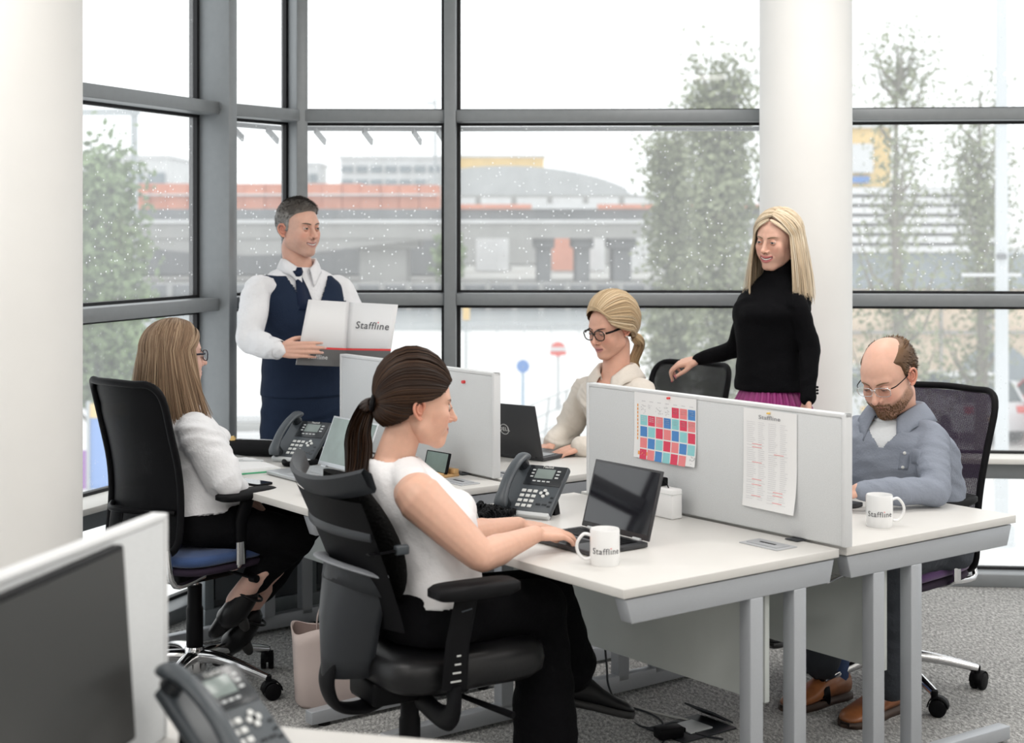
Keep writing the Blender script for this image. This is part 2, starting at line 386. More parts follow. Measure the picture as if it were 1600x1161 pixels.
# bridge
br = empty('road_bridge', (0, 150, GZ), 'wide concrete road bridge on thick piers crossing the river', 'bridge')
def bz(y, D=150): return EYE - (y - HORIZON) / FPX * D - GZ
def bx(x, D=150): return (x - 800) / FPX * D
MB().b2((bx(60), -4, bz(372)), (bx(1230), 6, bz(345))).build('deck_beam', M_conc, br)
MB().b2((bx(60), -3, bz(346)), (bx(1230), 6, bz(327))).build('deck_side', M_concd, br)
MB().b2((bx(60), -4.3, bz(349)), (bx(1230), -3.9, bz(344))).build('deck_kerb', M_pale, br)
MB().b2((bx(715), -3.5, bz(327)), (bx(1230), -3.2, bz(320))).build('guard_rail', M_orange, br)
MB().b2((bx(830), -3.6, bz(327)), (bx(930), -3.1, bz(319))).build('banner', M_pale, br)
hb = MB(); pts = []
for x in np.linspace(0, 1, 13):
    pts.append((bx(60 + 680 * x), bz(372 + 26 * math.sin(PI * x) ** 2)))
G = [[(p[0], y, p[1]) for p in pts] for y in (-3.8, 5.5)]
top = [[(p[0], y, bz(370)) for p in pts] for y in (-3.8, 5.5)]
hb.grid([G[0], top[0]]); hb.grid([G[1], top[1]]); hb.grid(G); hb.build('haunch', M_conc, br)
for (x0, x1) in ((564, 638), (838, 860), (898, 920), (956, 984), (1052, 1080), (120, 190)):
    p = MB(); c = (bx(x0) + bx(x1)) / 2; w = (bx(x1) - bx(x0)); p.b2((c - w / 2, -2, -1.5), (c + w / 2, 4, bz(385)))
    p.b2((c - w * .75, -2.6, bz(388)), (c + w * .75, 4.6, bz(370))); p.build('pier', M_conc if x1 - x0 > 40 else M_concd, br, bevel=.2)
# orange train-shed wall
tr_ = empty('station_building', (0, 165, GZ), 'long low orange clad station wall above the bridge', 'building')
def rz(y, D): return EYE - (y - HORIZON) / FPX * D - GZ
for k in range(16):
    x0 = 205 + k * 30; MB().b2(((x0 - 800) / FPX * 165, -.5 + .25 * (k % 2), rz(330, 165)), ((x0 + 29.2 - 800) / FPX * 165, 6, rz(287 + (2 if k > 11 else 0), 165))).build('cladding_panel', M_orange, tr_)
MB().b2(((200 - 800) / FPX * 165, .2, 0), ((690 - 800) / FPX * 165, 7, rz(326, 165))).build('lower_wall', M_concd, tr_)
MB().b2(((200 - 800) / FPX * 165, -.9, rz(306, 165)), ((686 - 800) / FPX * 165, -.5, rz(303, 165))).build('rail_strip', M_pale, tr_)
def block(name, label, px0, px1, py0, D, depth, m, rows=0, cols=0, wm=None, parapet=True):
    e = empty(name, (0, D, GZ), label, 'building')
    x0 = (px0 - 800) / FPX * D; x1 = (px1 - 800) / FPX * D; h = rz(py0, D)
    MB().b2((x0, 0, 0), (x1, depth, h)).build('wall', m, e)
    if parapet: MB().b2((x0 - .3, -.3, h), (x1 + .3, depth, h + .5)).build('roof', M_pale, e)
    if rows:
        for r in range(rows):
            zz = h - (r + .75) * (h * .55 / rows)
            for c in range(cols):
                cw = (x1 - x0) / cols
                f = MB().b2((x0 + cw * (c + .12), -.35, zz - h * .55 / rows * .25), (x0 + cw * (c + .88), .1, zz + h * .55 / rows * .22)).build('window', wm or M_winb, e)
    return e
block('office_block', 'white office block with rows of dark windows beyond the bridge', 532, 690, 248, 260, 20, M_pale, 4, 7)
block('office_block', 'small pale square office block left of the white one', 468, 498, 258, 270, 12, M_pale, 3, 2)
block('tower_block', 'long pale grey warehouse roofline on the far left', 128, 262, 247, 240, 20, M_pale, 2, 4)
block('low_warehouse', 'yellow topped warehouse above the arena roof', 716, 850, 246, 300, 16, M_yellow, 1, 5, M_pale)
ar = empty('arena', (0, 215, GZ), 'wide low arena with a shallow curved grey roof', 'building')
pr = [((px - 800) / FPX * 215, rz(py, 215)) for px, py in ((640, 305), (690, 272), (730, 262), (800, 259), (870, 264), (930, 276), (975, 292), (1000, 305), (1150, 310))]
g = MB(); sp = spline(pr, 5); g.grid([[(p[0], y, p[1] - (0 if abs(y - 12) < 13 else 2)) for p in sp] for y in (0, 8, 16, 26)]); g.grid([[(p[0], 0, p[1]) for p in sp], [(p[0], 0, rz(335, 215)) for p in sp]])
g.build('roof', omat('arena_roof_metal', (.50, .52, .53)), ar, smooth=False)
MB().b2((pr[0][0], -.5, 0), (pr[-1][0], .5, rz(305, 215))).build('wall', M_conc, ar)
for k in range(9): MB().b2((pr[0][0] + 5 * k, -.9, rz(322, 215)), (pr[0][0] + 5 * k + 4.2, -.5, rz(309, 215))).build('window_band', M_pale, ar)
# parked vans and low sheds under the bridge on the far bank
for k, (px, w, hh, mm) in enumerate(((600, 60, 3, M_pale), (700, 30, 3, M_beige), (770, 50, 3.4, M_pale), (880, 36, 4.5, M_orange), (930, 26, 3, M_pale), (1010, 60, 3.5, M_pale), (380, 40, 3, M_pale))):
    e = empty('riverside_shed', ((px - 800) / FPX * 185, 185, GZ), ['white low shed beyond the bridge behind the broad pier', 'beige low shed beyond the bridge by the window post', 'white low shed beyond the bridge left of the slim piers', 'orange gabled shed between the slim bridge piers', 'small white shed right of the orange gabled shed', 'white low shed beyond the bridge beside the poplar', 'white low shed under the bridge behind the standing man'][k], 'building')
    ww = w / FPX * 185; MB().b2((-ww / 2, 0, 0), (ww / 2, 5, hh)).build('wall', mm, e)
    MB().prism([(-ww / 2 - .3, hh), (ww / 2 + .3, hh), (0, hh + 1.2)], -5.3, .3).build('roof', M_conc, e)
    e.children[1].rotation_euler = (PI / 2, 0, 0)
    MB().b2((-ww * .3, -.2, .3), (ww * .1, .05, hh * .7)).build('shutter', M_winb, e)

# right-hand warehouse
rw = empty('warehouse', (0, 50, GZ), 'beige walled warehouse with white slatted upper storey', 'building')
def hx(x, D=50): return (x - 800) / FPX * D
MB().b2((hx(1240), 0, 0), (hx(1720), 8, rz(452, 50))).build('wall', M_beige, rw)
MB().b2((hx(1240), -.1, rz(452, 50)), (hx(1720), 8, rz(396, 50))).build('clerestory', M_winb, rw)
for k in range(7): MB().b2((hx(1240), -.5, rz(394 - 15 * k, 50)), (hx(1560), 1, rz(384 - 15 * k, 50))).build('slat', M_pale, rw)
MB().b2((hx(1240), .0, rz(396, 50)), (hx(1560), 7, rz(292, 50))).build('upper_wall', M_conc, rw)
MB().b2((hx(1240), -.2, rz(521, 50)), (hx(1720), 0, rz(517, 50))).build('string_course', M_conc, rw)
for x in (1395, 1468, 1545): MB().b2((hx(x), -.15, 0), (hx(x) + .06, .0, rz(452, 50))).build('joint_strip', M_conc, rw)
MB().cyl((hx(1555), -.05, rz(592, 50)), 1.15, .2, 28, axis='y').build('porthole', M_winb, rw)
sg = block('sign_tower', 'tall yellow and white shop tower with a blue sign band', 1330, 1392, 200, 90, 6, M_yellow)
MB().b2(((1330 - 800) / FPX * 90, -.4, rz(270, 90)), ((1362 - 800) / FPX * 90, -.05, rz(225, 90))).build('sign_panel', M_pale, sg)
MB().b2(((1330 - 800) / FPX * 90, -.5, rz(286, 90)), ((1356 - 800) / FPX * 90, -.05, rz(276, 90))).build('sign_band', omat('blue_sign', (.1, .25, .6)), sg)

# lamp posts, masts, signs
M_post = omat('galvanised_post', (.45, .48, .50), .5)
def post(name, label, px, ytop, D, r, m=M_post, cat='lamp post', ztop=None):
    x = (px - 800) / FPX * D; h = rz(ytop, D) if ztop is None else ztop
    e = empty(name, (x, D, GZ), label, cat); MB().cyl((0, 0, h / 2), r, h, 16, r * .8).build('pole', m, e, smooth=True)
    MB().cyl((0, 0, .15), r * 1.8, .3, 16).build('base', m, e, smooth=True); return e, h
e, h = post('lamp_post', 'tall grey lamp post outside beside the leafy tree', 210, 180, 32, .09); MB().b2((-1.2, -.1, h), (.1, .1, h + .12)).build('lamp_head', M_post, e)
e, h = post('mast', 'thick pale mast outside the right window', 1565, -80, 24, .11, omat('white_mast_paint', (.62, .65, .67), .5), 'mast')
MB().b2((-.62, -.03, rz(432, 24)), (.3, .03, rz(427, 24))).build('cross_arm', M_pale, e); MB().b2((-.1, -.16, rz(405, 24)), (.03, -.05, rz(396, 24))).build('bracket', M_concd, e)
e, h = post('road_sign', 'round blue road sign on a slim pole outside', 817, 572, 40, .05, omat('blue_post', (.35, .48, .62), .5), 'sign')
MB().cyl((0, -.06, h), .17, .03, 28, axis='y').build('sign_disc', omat('blue_sign_face', (.12, .27, .62), .5), e)
e, h = post('ticket_post', 'yellow box on a slim grey pole outside', 728, 500, 40, .04, M_post, 'sign'); MB().b2((-.08, -.1, h), (.10, .1, h + .36)).build('box', M_yellow, e, bevel=.02)
e, h = post('mast', 'short antenna pole on the roofs beyond the bridge', 680, 152, 200, .2, M_post, 'mast', ); MB().b2((-1.2, 0, h - .9), (.1, .1, h - .6)).build('cross_arm', M_post, e)
# red and white round-ended sign
e, h = post('parking_sign', 'red and white round ended sign board outside by the railing', 872, 545, 42, .04, M_post, 'sign')
M_red = omat('red_sign', (.75, .12, .1), .5)
MB().cyl((0, -.08, .0 + h), .2, .03, 28, axis='y').build('sign_disc', M_red, e); MB().b2((-.24, -.12, h - .05), (.24, -.08, h + .05)).build('white_bar', M_pale, e)
MB().b2((-.22, -.12, h - .16), (.22, -.08, h - .06)).build('lower_bar', M_red, e)
# curved railing
rl = empty('plaza_railing', (0, 0, GZ), 'curved metal railing along the pale plaza path', 'railing')
pp = spline([((px - 800) / FPX * D, D, 0) for px, D in ((700, 27), (770, 31), (850, 35), (930, 40), (985, 46), (1060, 54))], 6)
for p in pp[::2]: MB().bar((p[0], p[1], 0), (p[0] + .12, p[1], 1.1), .05, .09, (0, 1, 0)).build('post', M_post, rl)
for z in (1.1, .75, .35): MB().tube([(p[0] + .12 * z, p[1], z) for p in pp], .02, 6).build('rail', M_post, rl)
rl2 = empty('handrail', (0, 0, GZ), 'straight thin handrail further out across the plaza', 'railing')
for k in range(9): MB().cyl((-2.8 + k * 1.1, 62, .55), .03, 1.1, 8).build('post', M_post, rl2)
MB().b2((-2.8, 61.97, 1.08), (6.0, 62.03, 1.13)).build('rail', M_post, rl2)
# steps of the left entrance
st = empty('entrance_steps', ((395 - 800) / FPX * 38, 38, GZ), 'curved pale stone steps outside the left window', 'steps')
for k in range(3): MB().lathe([(2.1 - .4 * k, .16 * k), (2.1 - .4 * k, .16 * k + .15)], 40).build('step', M_conc if k % 2 else M_pale, st)
# slanted stay pole with its foot just outside the glass
sp_ = MB(); a = Vector((-1.62, 7.95, 2.35)); b = Vector((-1.51, 8.15, .3))
sp_.tube([Wp(322, 196, 7.9), Wp(326, 300, 7.95), Wp(336, 480, 8.0), Wp(353, 715, 8.1), Wp(353, 715, 8.1) + Vector((.20, .25, -3.74))], .022, 12); sp_.tube([Wp(333, 480, 7.95), Wp(341, 560, 8.0), Wp(349, 722, 8.05)], .012, 8)
tag(sp_.build('stay_rod', omat('white_steel_rod', (.6, .63, .63), .4), None, smooth=True), 'pair of slanted pale steel rods outside the window behind the standing man', 'steel rod')
MB()
# fins under the upper transom outside
fn = empty('outside_canopy_rail', (0, 0, 0), 'slim grey canopy rail with small brackets outside the upper panes', 'canopy rail')
fr_pts = [(-1.36, 7.05), (-1.12, 7.45), (-.3, 7.5), (1.2, 7.46)]
MB().tube([(x, y, 2.135) for x, y in fr_pts], .012, 8).build('rail', M_frame, fn)
for (x, y) in ((-1.3, 7.15), (-1.17, 7.38), (-.95, 7.46), (-.72, 7.47), (-.48, 7.48), (-.36, 7.49)): MB().bar((x, y - .05, 2.125), (x + .03, y + .1, 2.075), .01, .03).build('bracket', M_frame, fn)

# trees
M_leafs = [mat('pale_poplar_leaf', (.25, .28, .17), .6, noise=.3, nscale=.8), mat('dull_green_leaf', (.17, .24, .11), .6, noise=.3, nscale=.8)]
M_bark = omat('grey_bark', (.22, .20, .17), ns=3)
def tree(label, px, D, ytop, width, dens, lm, seed, zlow=.2, name='poplar_tree', forks=5, leaf=.13, lift=.0):
    rnd = random.Random(seed); x = (px - 800) / FPX * D; h = rz(ytop, D)
    e = empty(name, (x, D, GZ), label, 'tree')
    t = MB(); t.tube([(0, 0, 0), (.05, 0, h * .3), (-.03, .05, h * .6), (0, 0, h * .93)], [.16, .12, .07, .02], 8); tips = []
    for k in range(forks * 5):
        z0 = h * (.12 + .75 * rnd.random()); a = rnd.random() * 2 * PI; ln = width * (.35 + .5 * rnd.random()) * (1 - .55 * (z0 / h) ** 2)
        p1 = Vector((math.cos(a) * ln * .5, math.sin(a) * ln * .5, z0 + ln * .5)); p2 = Vector((math.cos(a) * ln * .8, math.sin(a) * ln * .8, z0 + ln * 1.3))
        t.tube([(0, 0, z0), p1, p2], [.05, .03, .008], 5); tips.append((Vector((0, 0, z0)), p1, p2))
    t.build('trunk', M_bark, e, smooth=True)
    V = np.zeros((dens, 4, 3)); 
    for k in range(dens):
        a_, b_, c_ = rnd.choice(tips); s = rnd.random(); p = a_.lerp(b_, min(1, s * 1.6)) if s < .5 else b_.lerp(c_, (s - .5) * 2)
        sp = .10 * width + .12
        p = p + Vector((rnd.gauss(0, sp), rnd.gauss(0, sp), rnd.gauss(0, sp * 1.6) + lift))
        if p.z < h * zlow: p.z = h * (zlow + .3 * rnd.random())
        d = Vector((rnd.gauss(0, 1), rnd.gauss(0, 1), rnd.gauss(0, 1))).normalized(); q = d.orthogonal().normalized(); s_ = leaf * (.6 + .8 * rnd.random())
        V[k, 0] = p; V[k, 1] = p + (d + q * .5) * s_; V[k, 2] = p + d * s_ * 1.6; V[k, 3] = p + (d - q * .5) * s_
    f = MB(); f.add(V.reshape(-1, 3), [(4 * k, 4 * k + 1, 4 * k + 2, 4 * k + 3) for k in range(dens)])
    o = f.build('foliage', lm, e); o['kind'] = 'stuff'
tree('tall pale poplar outside, left of the right column', 1128, 34, 70, 1.35, 13000, M_leafs[0], 3, zlow=.04, leaf=.095, forks=7)
tree('slimmer pale poplar just left of the tall one', 1050, 36, 170, 1.15, 8000, M_leafs[0], 4, zlow=.06, leaf=.095, forks=6)
tree('bare topped poplar behind the seated man', 1402, 30, 20, 1.5, 3400, M_leafs[0], 5, zlow=.12, leaf=.075, forks=7)
tree('half bare poplar behind the pale mast', 1532, 34, 100, 1.5, 4600, M_leafs[0], 6, zlow=.12, leaf=.08, forks=6)
tree('broad dull green tree outside the far left window', 150, 30, 262, 1.6, 11000, M_leafs[1], 8, zlow=.25, name='leafy_tree', leaf=.11)
tree('small dull green tree behind the far bank sheds', 700, 130, 385, 2.0, 900, M_leafs[1], 9, name='leafy_tree', leaf=.4)

# cars
M_tyre = mat('tyre_rubber', (.02, .02, .02), .8); M_cglass = mat('car_glass', (.10, .13, .14), .15)
def car(label, px, D, paint, yaw=0.):
    e = empty('car', ((px - 800) / FPX * D, D, GZ), label, 'car', yaw)
    sec = [(-2.1, .72, .35, .72), (-2.0, .80, .3, .98), (-1.3, .86, .28, 1.06), (.3, .88, .28, 1.02), (1.4, .86, .28, .95), (2.0, .78, .3, .8), (2.15, .68, .36, .62)]
    G = []
    for (y, w, z0, z1) in sec: G.append([(-w, y, z0), (-w, y, (z0 + z1) / 2), (-w * .94, y, z1 - .06), (-w * .8, y, z1), (w * .8, y, z1), (w * .94, y, z1 - .06), (w, y, (z0 + z1) / 2), (w, y, z0)])
    b = MB(); b.grid(G, closed_v=True); b.f += [tuple(range(8)), tuple(range(48, 56))[::-1]]
    b.build('body', paint, e, smooth=True)
    c = MB(); G = []
    for (y, w, z) in ((-1.95, .74, 1.0), (-1.55, .66, 1.40), (-.9, .62, 1.5), (.1, .62, 1.48), (1.0, .74, .98)): G.append([(-w - .1 * (1.5 - z), y, .95), (-w, y, z), (w, y, z), (w + .1 * (1.5 - z), y, .95)])
    c.grid(G); c.build('cabin', M_cglass, e); r = MB(); r.box((0, -.45, 1.5), (1.24, 1.2, .05)); r.build('roof', paint, e, bevel=.02)
    for sx in (-.64, .64):
        MB().bar((sx, -1.55, 1.42), (sx * 1.14, -1.98, .97), .07, .05).build('pillar', paint, e); MB().bar((sx, .1, 1.49), (sx * 1.14, 1.0, .98), .06, .05).build('pillar', paint, e)
    for sx in (-.8, .8):
        for sy in (-1.3, 1.3): MB().cyl((sx, sy, .32), .32, .2, 24, axis='x').build('wheel', M_tyre, e, smooth=True)
    for sx in (-.62, .62): MB().box((sx, -2.06, .82), (.2, .08, .16)).build('tail_lamp', M_red, e, bevel=.01)
    MB().box((0, -2.12, .62), (.5, .03, .11)).build('number_plate', M_yellow, e)
M_cw = mat('white_car_paint', (.75, .77, .79), .25, coat=.5, noise=.01); M_cr = mat('red_car_paint', (.65, .07, .07), .25, coat=.5, noise=.01)
car('white hatchback parked behind the seated man', 1497, 37, M_cw, .12)
car('bright red car parked at the right edge', 1652, 36, M_cr, .1)
car('white car half hidden behind the right column', 1318, 39, M_cw, .1)
# left side street furniture
M_blueb = omat('blue_board', (.2, .35, .7), .6)
e = empty('bike_dock', ((172 - 800) / FPX * 28, 28, GZ), 'blue and yellow hoarding outside the far left window', 'hoarding')
MB().b2((-.4, 0, .2), (.35, .06, 1.5)).build('board', M_blueb, e); MB().b2((-.4, -.03, 1.5), (.35, .08, 1.75)).build('top_band', M_yellow, e)
MB().b2((-.42, -.05, 0), (-.36, .05, 1.8)).build('post', M_post, e); MB().b2((.3, -.05, 0), (.36, .05, 1.8)).build('post', M_post, e)
MB().b2((-.6, -.03, .2), (-.42, .06, .9)).build('side_board', omat('purple_board', (.32, .12, .42), .6), e)
e = empty('blue_van', ((185 - 800) / FPX * 44, 44, GZ), 'blue and white van outside beside the lamp post', 'van')
MB().b2((-1.9, -.8, .35), (1.6, .8, 1.9)).build('body', M_pale, e, bevel=.12); MB().b2((-1.8, -.84, .9), (1.5, -.78, 1.4)).build('stripe', M_blueb, e)
for sx in (-1.2, 1.0): MB().cyl((sx, -.78, .33), .33, .2, 24, axis='y').build('wheel', M_tyre, e)
MB().b2((1.2, -.7, 1.1), (1.62, .7, 1.7)).build('windscreen', M_cglass, e, bevel=.05)
# ================================================================ DESKS
DT = .73
def desk(o, x0, x1, y0, y1, label, outer, near_full=True):
    """local x across the pair, y along; outer = -1 when the sitter is on the low-x side"""
    e = empty('desk', (o[0], o[1], 0), label, 'desk', ROT)
    top = MB().b2((x0, y0, DT - .025), (x1, y1, DT)).build('desktop', M_white_top, e, bevel=.002)
    MB().b2((x0 + .012, y0 + .02, DT - .0285), (x1 - .012, y1 - .02, DT - .0255)).build('underlay', M_edge, e)
    xi, xo = (x1, x0) if outer < 0 else (x0, x1); sg = 1 if outer < 0 else -1      # inner (screen side), outer (sitter side)
    for (ya, sgn) in ((y0 + .03, 1), (y1 - .03, -1)):
        # tapered cantilever beam under the end edge
        za, zb = DT - .03, DT - .095; t = .022
        b = MB(); P = [(xo + sg * .012, za), (xo + sg * .035, zb), (xi - sg * .03, zb), (xi - sg * .012, za + 0)]
        yy0, yy1 = ya - t, ya + t
        V = [(p[0], yy0, p[1]) for p in P] + [(p[0], yy1, p[1]) for p in P]
        b.add(V, [(0, 1, 2, 3), (7, 6, 5, 4), (0, 4, 5, 1), (1, 5, 6, 2), (2, 6, 7, 3), (3, 7, 4, 0)]); b.build('end_beam', M_silver, e, bevel=.003)
        for off in (.33, .155):
            MB().b2((xi - sg * off - .025, yy0, .05), (xi - sg * off + .025, yy1, zb + .001)).build('leg', M_silver, e, bevel=.003)
        f = MB(); xa, xb = xi - sg * .04, xo + sg * .02
        V = [(xa, yy0, .012), (xa, yy1, .012), (xa, yy1, .075), (xa, yy0, .075), (xb, yy0, .012), (xb, yy1, .012), (xb, yy1, .055), (xb, yy0, .055)]
        f.add(V, [(0, 1, 2, 3), (7, 6, 5, 4), (0, 4, 5, 1), (1, 5, 6, 2), (2, 6, 7, 3), (3, 7, 4, 0)]); f.build('foot', M_silver, e, bevel=.003)
        for x_ in (xa - sg * .05, xb + sg * .06): MB().cyl((x_, ya, .008), .02, .016, 14).build('glide', M_blacksoft, e)
    xm = xi - sg * .24
    mp = MB().b2((xm - .009, y0 + .055, .32), (xm + .009, y1 - .055, DT - .03)).build('modesty_panel', M_panel, e, bevel=.001)
    for y_ in (y0 + .085, y1 - .085):
        for z_ in (.42, .66): MB().cyl((xm - sg * .010, y_, z_), .008, .004, 12, axis='x').build('screw', M_darkgrey, mp)
    # cable tray brackets hanging at the inner edge
    for y_ in (y0 + .10, y1 - .10):
        MB().tube([(xi - sg * .12, y_, DT - .03), (xi - sg * .12, y_, DT - .11), (xi - sg * .03, y_, DT - .125), (xi - sg * .01, y_, DT - .06)], .005, 8).build('tray_hook', M_chrome, e, smooth=True)
    for k in range(3): MB().tube([(xi - sg * (.11 - .04 * k), y0 + .1, DT - .118), (xi - sg * (.11 - .04 * k), y1 - .1, DT - .118)], .0035, 6).build('tray_wire', M_chrome, e, smooth=True)
    return e
dk1 = desk(O1, 0, .825, 0, 1.19, 'white desk in front with the reflective laptop and a mug', -1)
dk2 = desk(O1, .857, 1.68, 0, 1.19, 'white desk of the bearded man on the far side of the notice screen', 1)
dk3 = desk(O2, 0, .825, 0, 1.22, 'white desk beneath the long haired woman\'s papers and silver laptop', -1)
dk4 = desk(O2, .857, 1.68, 0, 1.22, 'white desk of the woman in glasses with the black laptop', 1)
def desk_screen(o, y0, y1, zt, label, thick=.028, z0=.735):
    e = empty('desk_screen', DF(o, .841, 0, 0), label, 'desk screen', ROT)
    MB().b2((-thick / 2, y0 + .012, z0), (thick / 2, y1 - .012, zt - .012)).build('fabric_panel', M_screenfab, e, bevel=.005)
    t = MB(); t.b2((-thick / 2 - .002, y0, z0), (thick / 2 + .002, y0 + .014, zt)); t.b2((-thick / 2 - .002, y1 - .014, z0), (thick / 2 + .002, y1, zt)); t.b2((-thick / 2 - .001, y0, zt - .013), (thick / 2 + .001, y1, zt))
    t.build('edge_trim', M_screentrim, e, bevel=.003)
    for y_ in (y0 + .18, y1 - .18): MB().box((0, y_, z0 - .002), (.09, .05, .003)).build('clamp', M_darkgrey, e, bevel=.003)
    return e
sc1 = desk_screen(O1, -.022, 1.125, 1.118, 'pale grey fabric desk screen with the calendar and price list pinned on')
sc2 = desk_screen(O2, .085, 1.17, 1.122, 'pale grey fabric desk screen behind the ponytailed woman, bare but for a red pin')
pin = MB().cyl((-.020, .27, 1.075), .006, .012, 14, axis='x').build('push_pin', mat('red_plastic', (.7, .05, .05), .4), sc2)
# cable ports with their flip lids
def port(o, x, y, label):
    e = empty('cable_port', DF(o, x, y, DT), label, 'cable port', ROT)
    MB().box((0, 0, .0015), (.085, .15, .003)).build('rim', mat('port_grey', (.42, .43, .45), .5), e, bevel=.001)
    MB().box((.0, 0, .004), (.055, .12, .003)).build('lid', mat('port_lid', (.36, .37, .39), .45), e, bevel=.001); MB().box((.0, 0, .006), (.008, .06, .001)).build('slot', M_black, e)
port(O1, .70, .16, 'grey flip lid cable port near the corner of the front desk')
port(O2, .70, .13, 'grey flip lid cable port beside the smartphone stand')
port(O2, .93, .15, 'grey flip lid cable port behind the bare screen')

# ---------------- papers pinned to the screen
def M_screenface(o, y, z, off=-.0165):
    return frameM(DF(o, .841 + off, y, z), -UY, -VX)      # local x runs to the reader's right, local y up
c_red = mat('print_red', (.72, .06, .12), .7); c_pink = mat('print_pink', (.83, .25, .26), .7); c_blue = mat('print_blue', (.08, .25, .58), .7); c_teal = mat('print_teal', (.28, .62, .65), .7)
c_or = mat('print_orange', (.85, .38, .1), .7); c_gr = mat('print_grey', (.32, .32, .34), .7); c_dk = mat('print_dark', (.07, .07, .08), .7); c_lg = mat('print_light', (.62, .62, .64), .7)
def sheet(w, h, M, name, label, cat, curl=.012, curl_corner='br'):
    me = MB(); nx, ny = 14, 16; G = []
    f = lambda u, v: curl * max(0, (1 - v) - .55) ** 2 * 4 * (.35 + .65 * (u if curl_corner == 'br' else 1 - u)) + .0012
    for j in range(ny + 1): G.append([(w * (i / nx - .5), h * (j / ny - .5), f(i / nx, j / ny)) for i in range(nx + 1)])
    me.grid(G); o = me.build(name, M_paper, None, smooth=True); o.matrix_world = M; tag(o, label, cat); return o, f
def prints(o, f, w, h, rects, m, name='print'):
    """flat print lying on the sheet: rects in sheet units (x0,y0,x1,y1)"""
    g = MB()
    for (x0, y0, x1, y1) in rects:
        n = 3 if (y1 - y0) > .01 else 1; GG = []
        for j in range(n + 1):
            y = y0 + (y1 - y0) * j / n; GG.append([(x, y, f(x / w + .5, y / h + .5) + .0006) for x in (x0, (x0 + x1) / 2, x1)])
        g.grid(GG)
    return g.build(name, m, o)
# calendar: 7 columns, 5 rows of coloured days
cw_, ch_ = .262, .222
cal, cf = sheet(cw_, ch_, M_screenface(O1, .728, 1.000), 'wall_calendar', 'white calendar sheet of red, pink, blue and teal day squares', 'calendar'); cal.scale = (1.12, .97, 1)
R_, P_, B_, T_ = c_red, c_pink, c_blue, c_teal
rows = [[None, None, None, None, R_, P_, B_], [T_, R_, P_, B_, T_, R_, P_], [B_, T_, R_, P_, B_, T_, R_], [P_, B_, T_, R_, P_, B_, T_], [R_, P_, B_, T_, R_, P_, None]]
by = {}
cs = .0315; x00 = -.104; y00 = .055
for j, rw_ in enumerate(rows):
    for i, c in enumerate(rw_):
        if c: x = x00 + i * .0335; y = y00 - j * .0385; by.setdefault(c.name, []).append((x, y - .015, x + cs - .002, y + .019))
for c in (R_, P_, B_, T_):
    for q in by[c.name]: prints(cal, cf, cw_, ch_, [q], c, 'day_square')
prints(cal, cf, cw_, ch_, [(x + .005, y + .004 - .006 * k, x + .024, y + .0058 - .006 * k) for c in by for (x, y, a_, b_) in [(q[0], q[1] + .022, 0, 0) for q in by[c]] for k in range(3)], c_lg, 'small_print')
prints(cal, cf, cw_, ch_, [(-.118, -.05 + .0125 * k, -.113, -.041 + .0125 * k) for k in range(10)], c_or, 'side_title')
prints(cal, cf, cw_, ch_, [(-.112, -.1, -.07, -.088)], c_or, 'footer_tab')
prints(cal, cf, cw_, ch_, [(x00 + .006 + .0335 * k, .082, x00 + .022 + .0335 * k, .0845) for k in range(7)] + [(-.05 + .016 * k, -.101, -.039 + .016 * k, -.099) for k in range(4)], c_lg, 'day_names')
dood = []
rnd = random.Random(5)
for (cx_, cy_) in ((-.094, .062), (-.094, .047), (-.062, .064), (-.030, .06), (-.020, .05), (.006, .062), (.006, .05), (.112, -.095), (.118, -.085)):
    for k in range(7):
        a, b = cx_ + rnd.uniform(-.009, .009), cy_ + rnd.uniform(-.008, .008); dood.append((a, b, a + rnd.uniform(.002, .006), b + .0012))
prints(cal, cf, cw_, ch_, dood, c_gr, 'doodles')
MB().cyl((.02, .104, .006), .004, .01, 12).build('push_pin', MATS['red_plastic'], cal)
# price list
pw_, ph_ = .19, .385
pl, pf = sheet(pw_, ph_, M_screenface(O1, .268, .952), 'price_list', 'long white printed list with a dark heading and red subheads', 'notice', .02); pl.scale = (1.14, .775, 1)
lines = []; reds = []
for c, x_ in enumerate((-.083, -.005)):
    y_ = .14
    while y_ > -.165:
        if rnd.random() < .13: reds.append((x_ + .02, y_, x_ + .055, y_ + .0022)); y_ -= .0045
        lines.append((x_, y_, x_ + rnd.uniform(.022, .034), y_ + .0016)); lines.append((x_ + .042, y_, x_ + rnd.uniform(.058, .07), y_ + .0016)); y_ -= .0078
prints(pl, pf, pw_, ph_, lines, c_lg, 'small_print'); prints(pl, pf, pw_, ph_, reds, c_pink, 'subheads')
M2 = Matrix.Translation((.0, .163, .003)); t_ = text_obj('heading', 'Staffline', .022, c_gr, pl, M2, .01)
MB().cyl((.0, .183, .007), .0035, .01, 12).build('push_pin', mat('yellow_plastic', (.8, .5, .08), .4), pl)

# ---------------- white box behind the laptop
e = empty('charger_box', DF(O1, .765, .665, DT), 'small white box against the screen behind the reflective laptop', 'box', ROT)
MB().box((0, 0, .0475), (.045, .115, .095)).build('body', mat('white_plastic', (.8, .8, .8), .35), e, bevel=.005); MB().box((0, 0, .078), (.047, .117, .0015)).build('lid_seam', M_panel, e)
e = empty('desk_adapter', DF(O1, .77, .70, DT + .0955), 'small black adapter lying on the white box', 'adapter', ROT); MB().box((0, 0, .013), (.04, .05, .026)).build('body', M_black, e, bevel=.004); MB().tube([(0, -.025, .013), (-.01, -.05, .01), (-.012, -.06, .0)], .002, 6).build('lead', M_black, e)

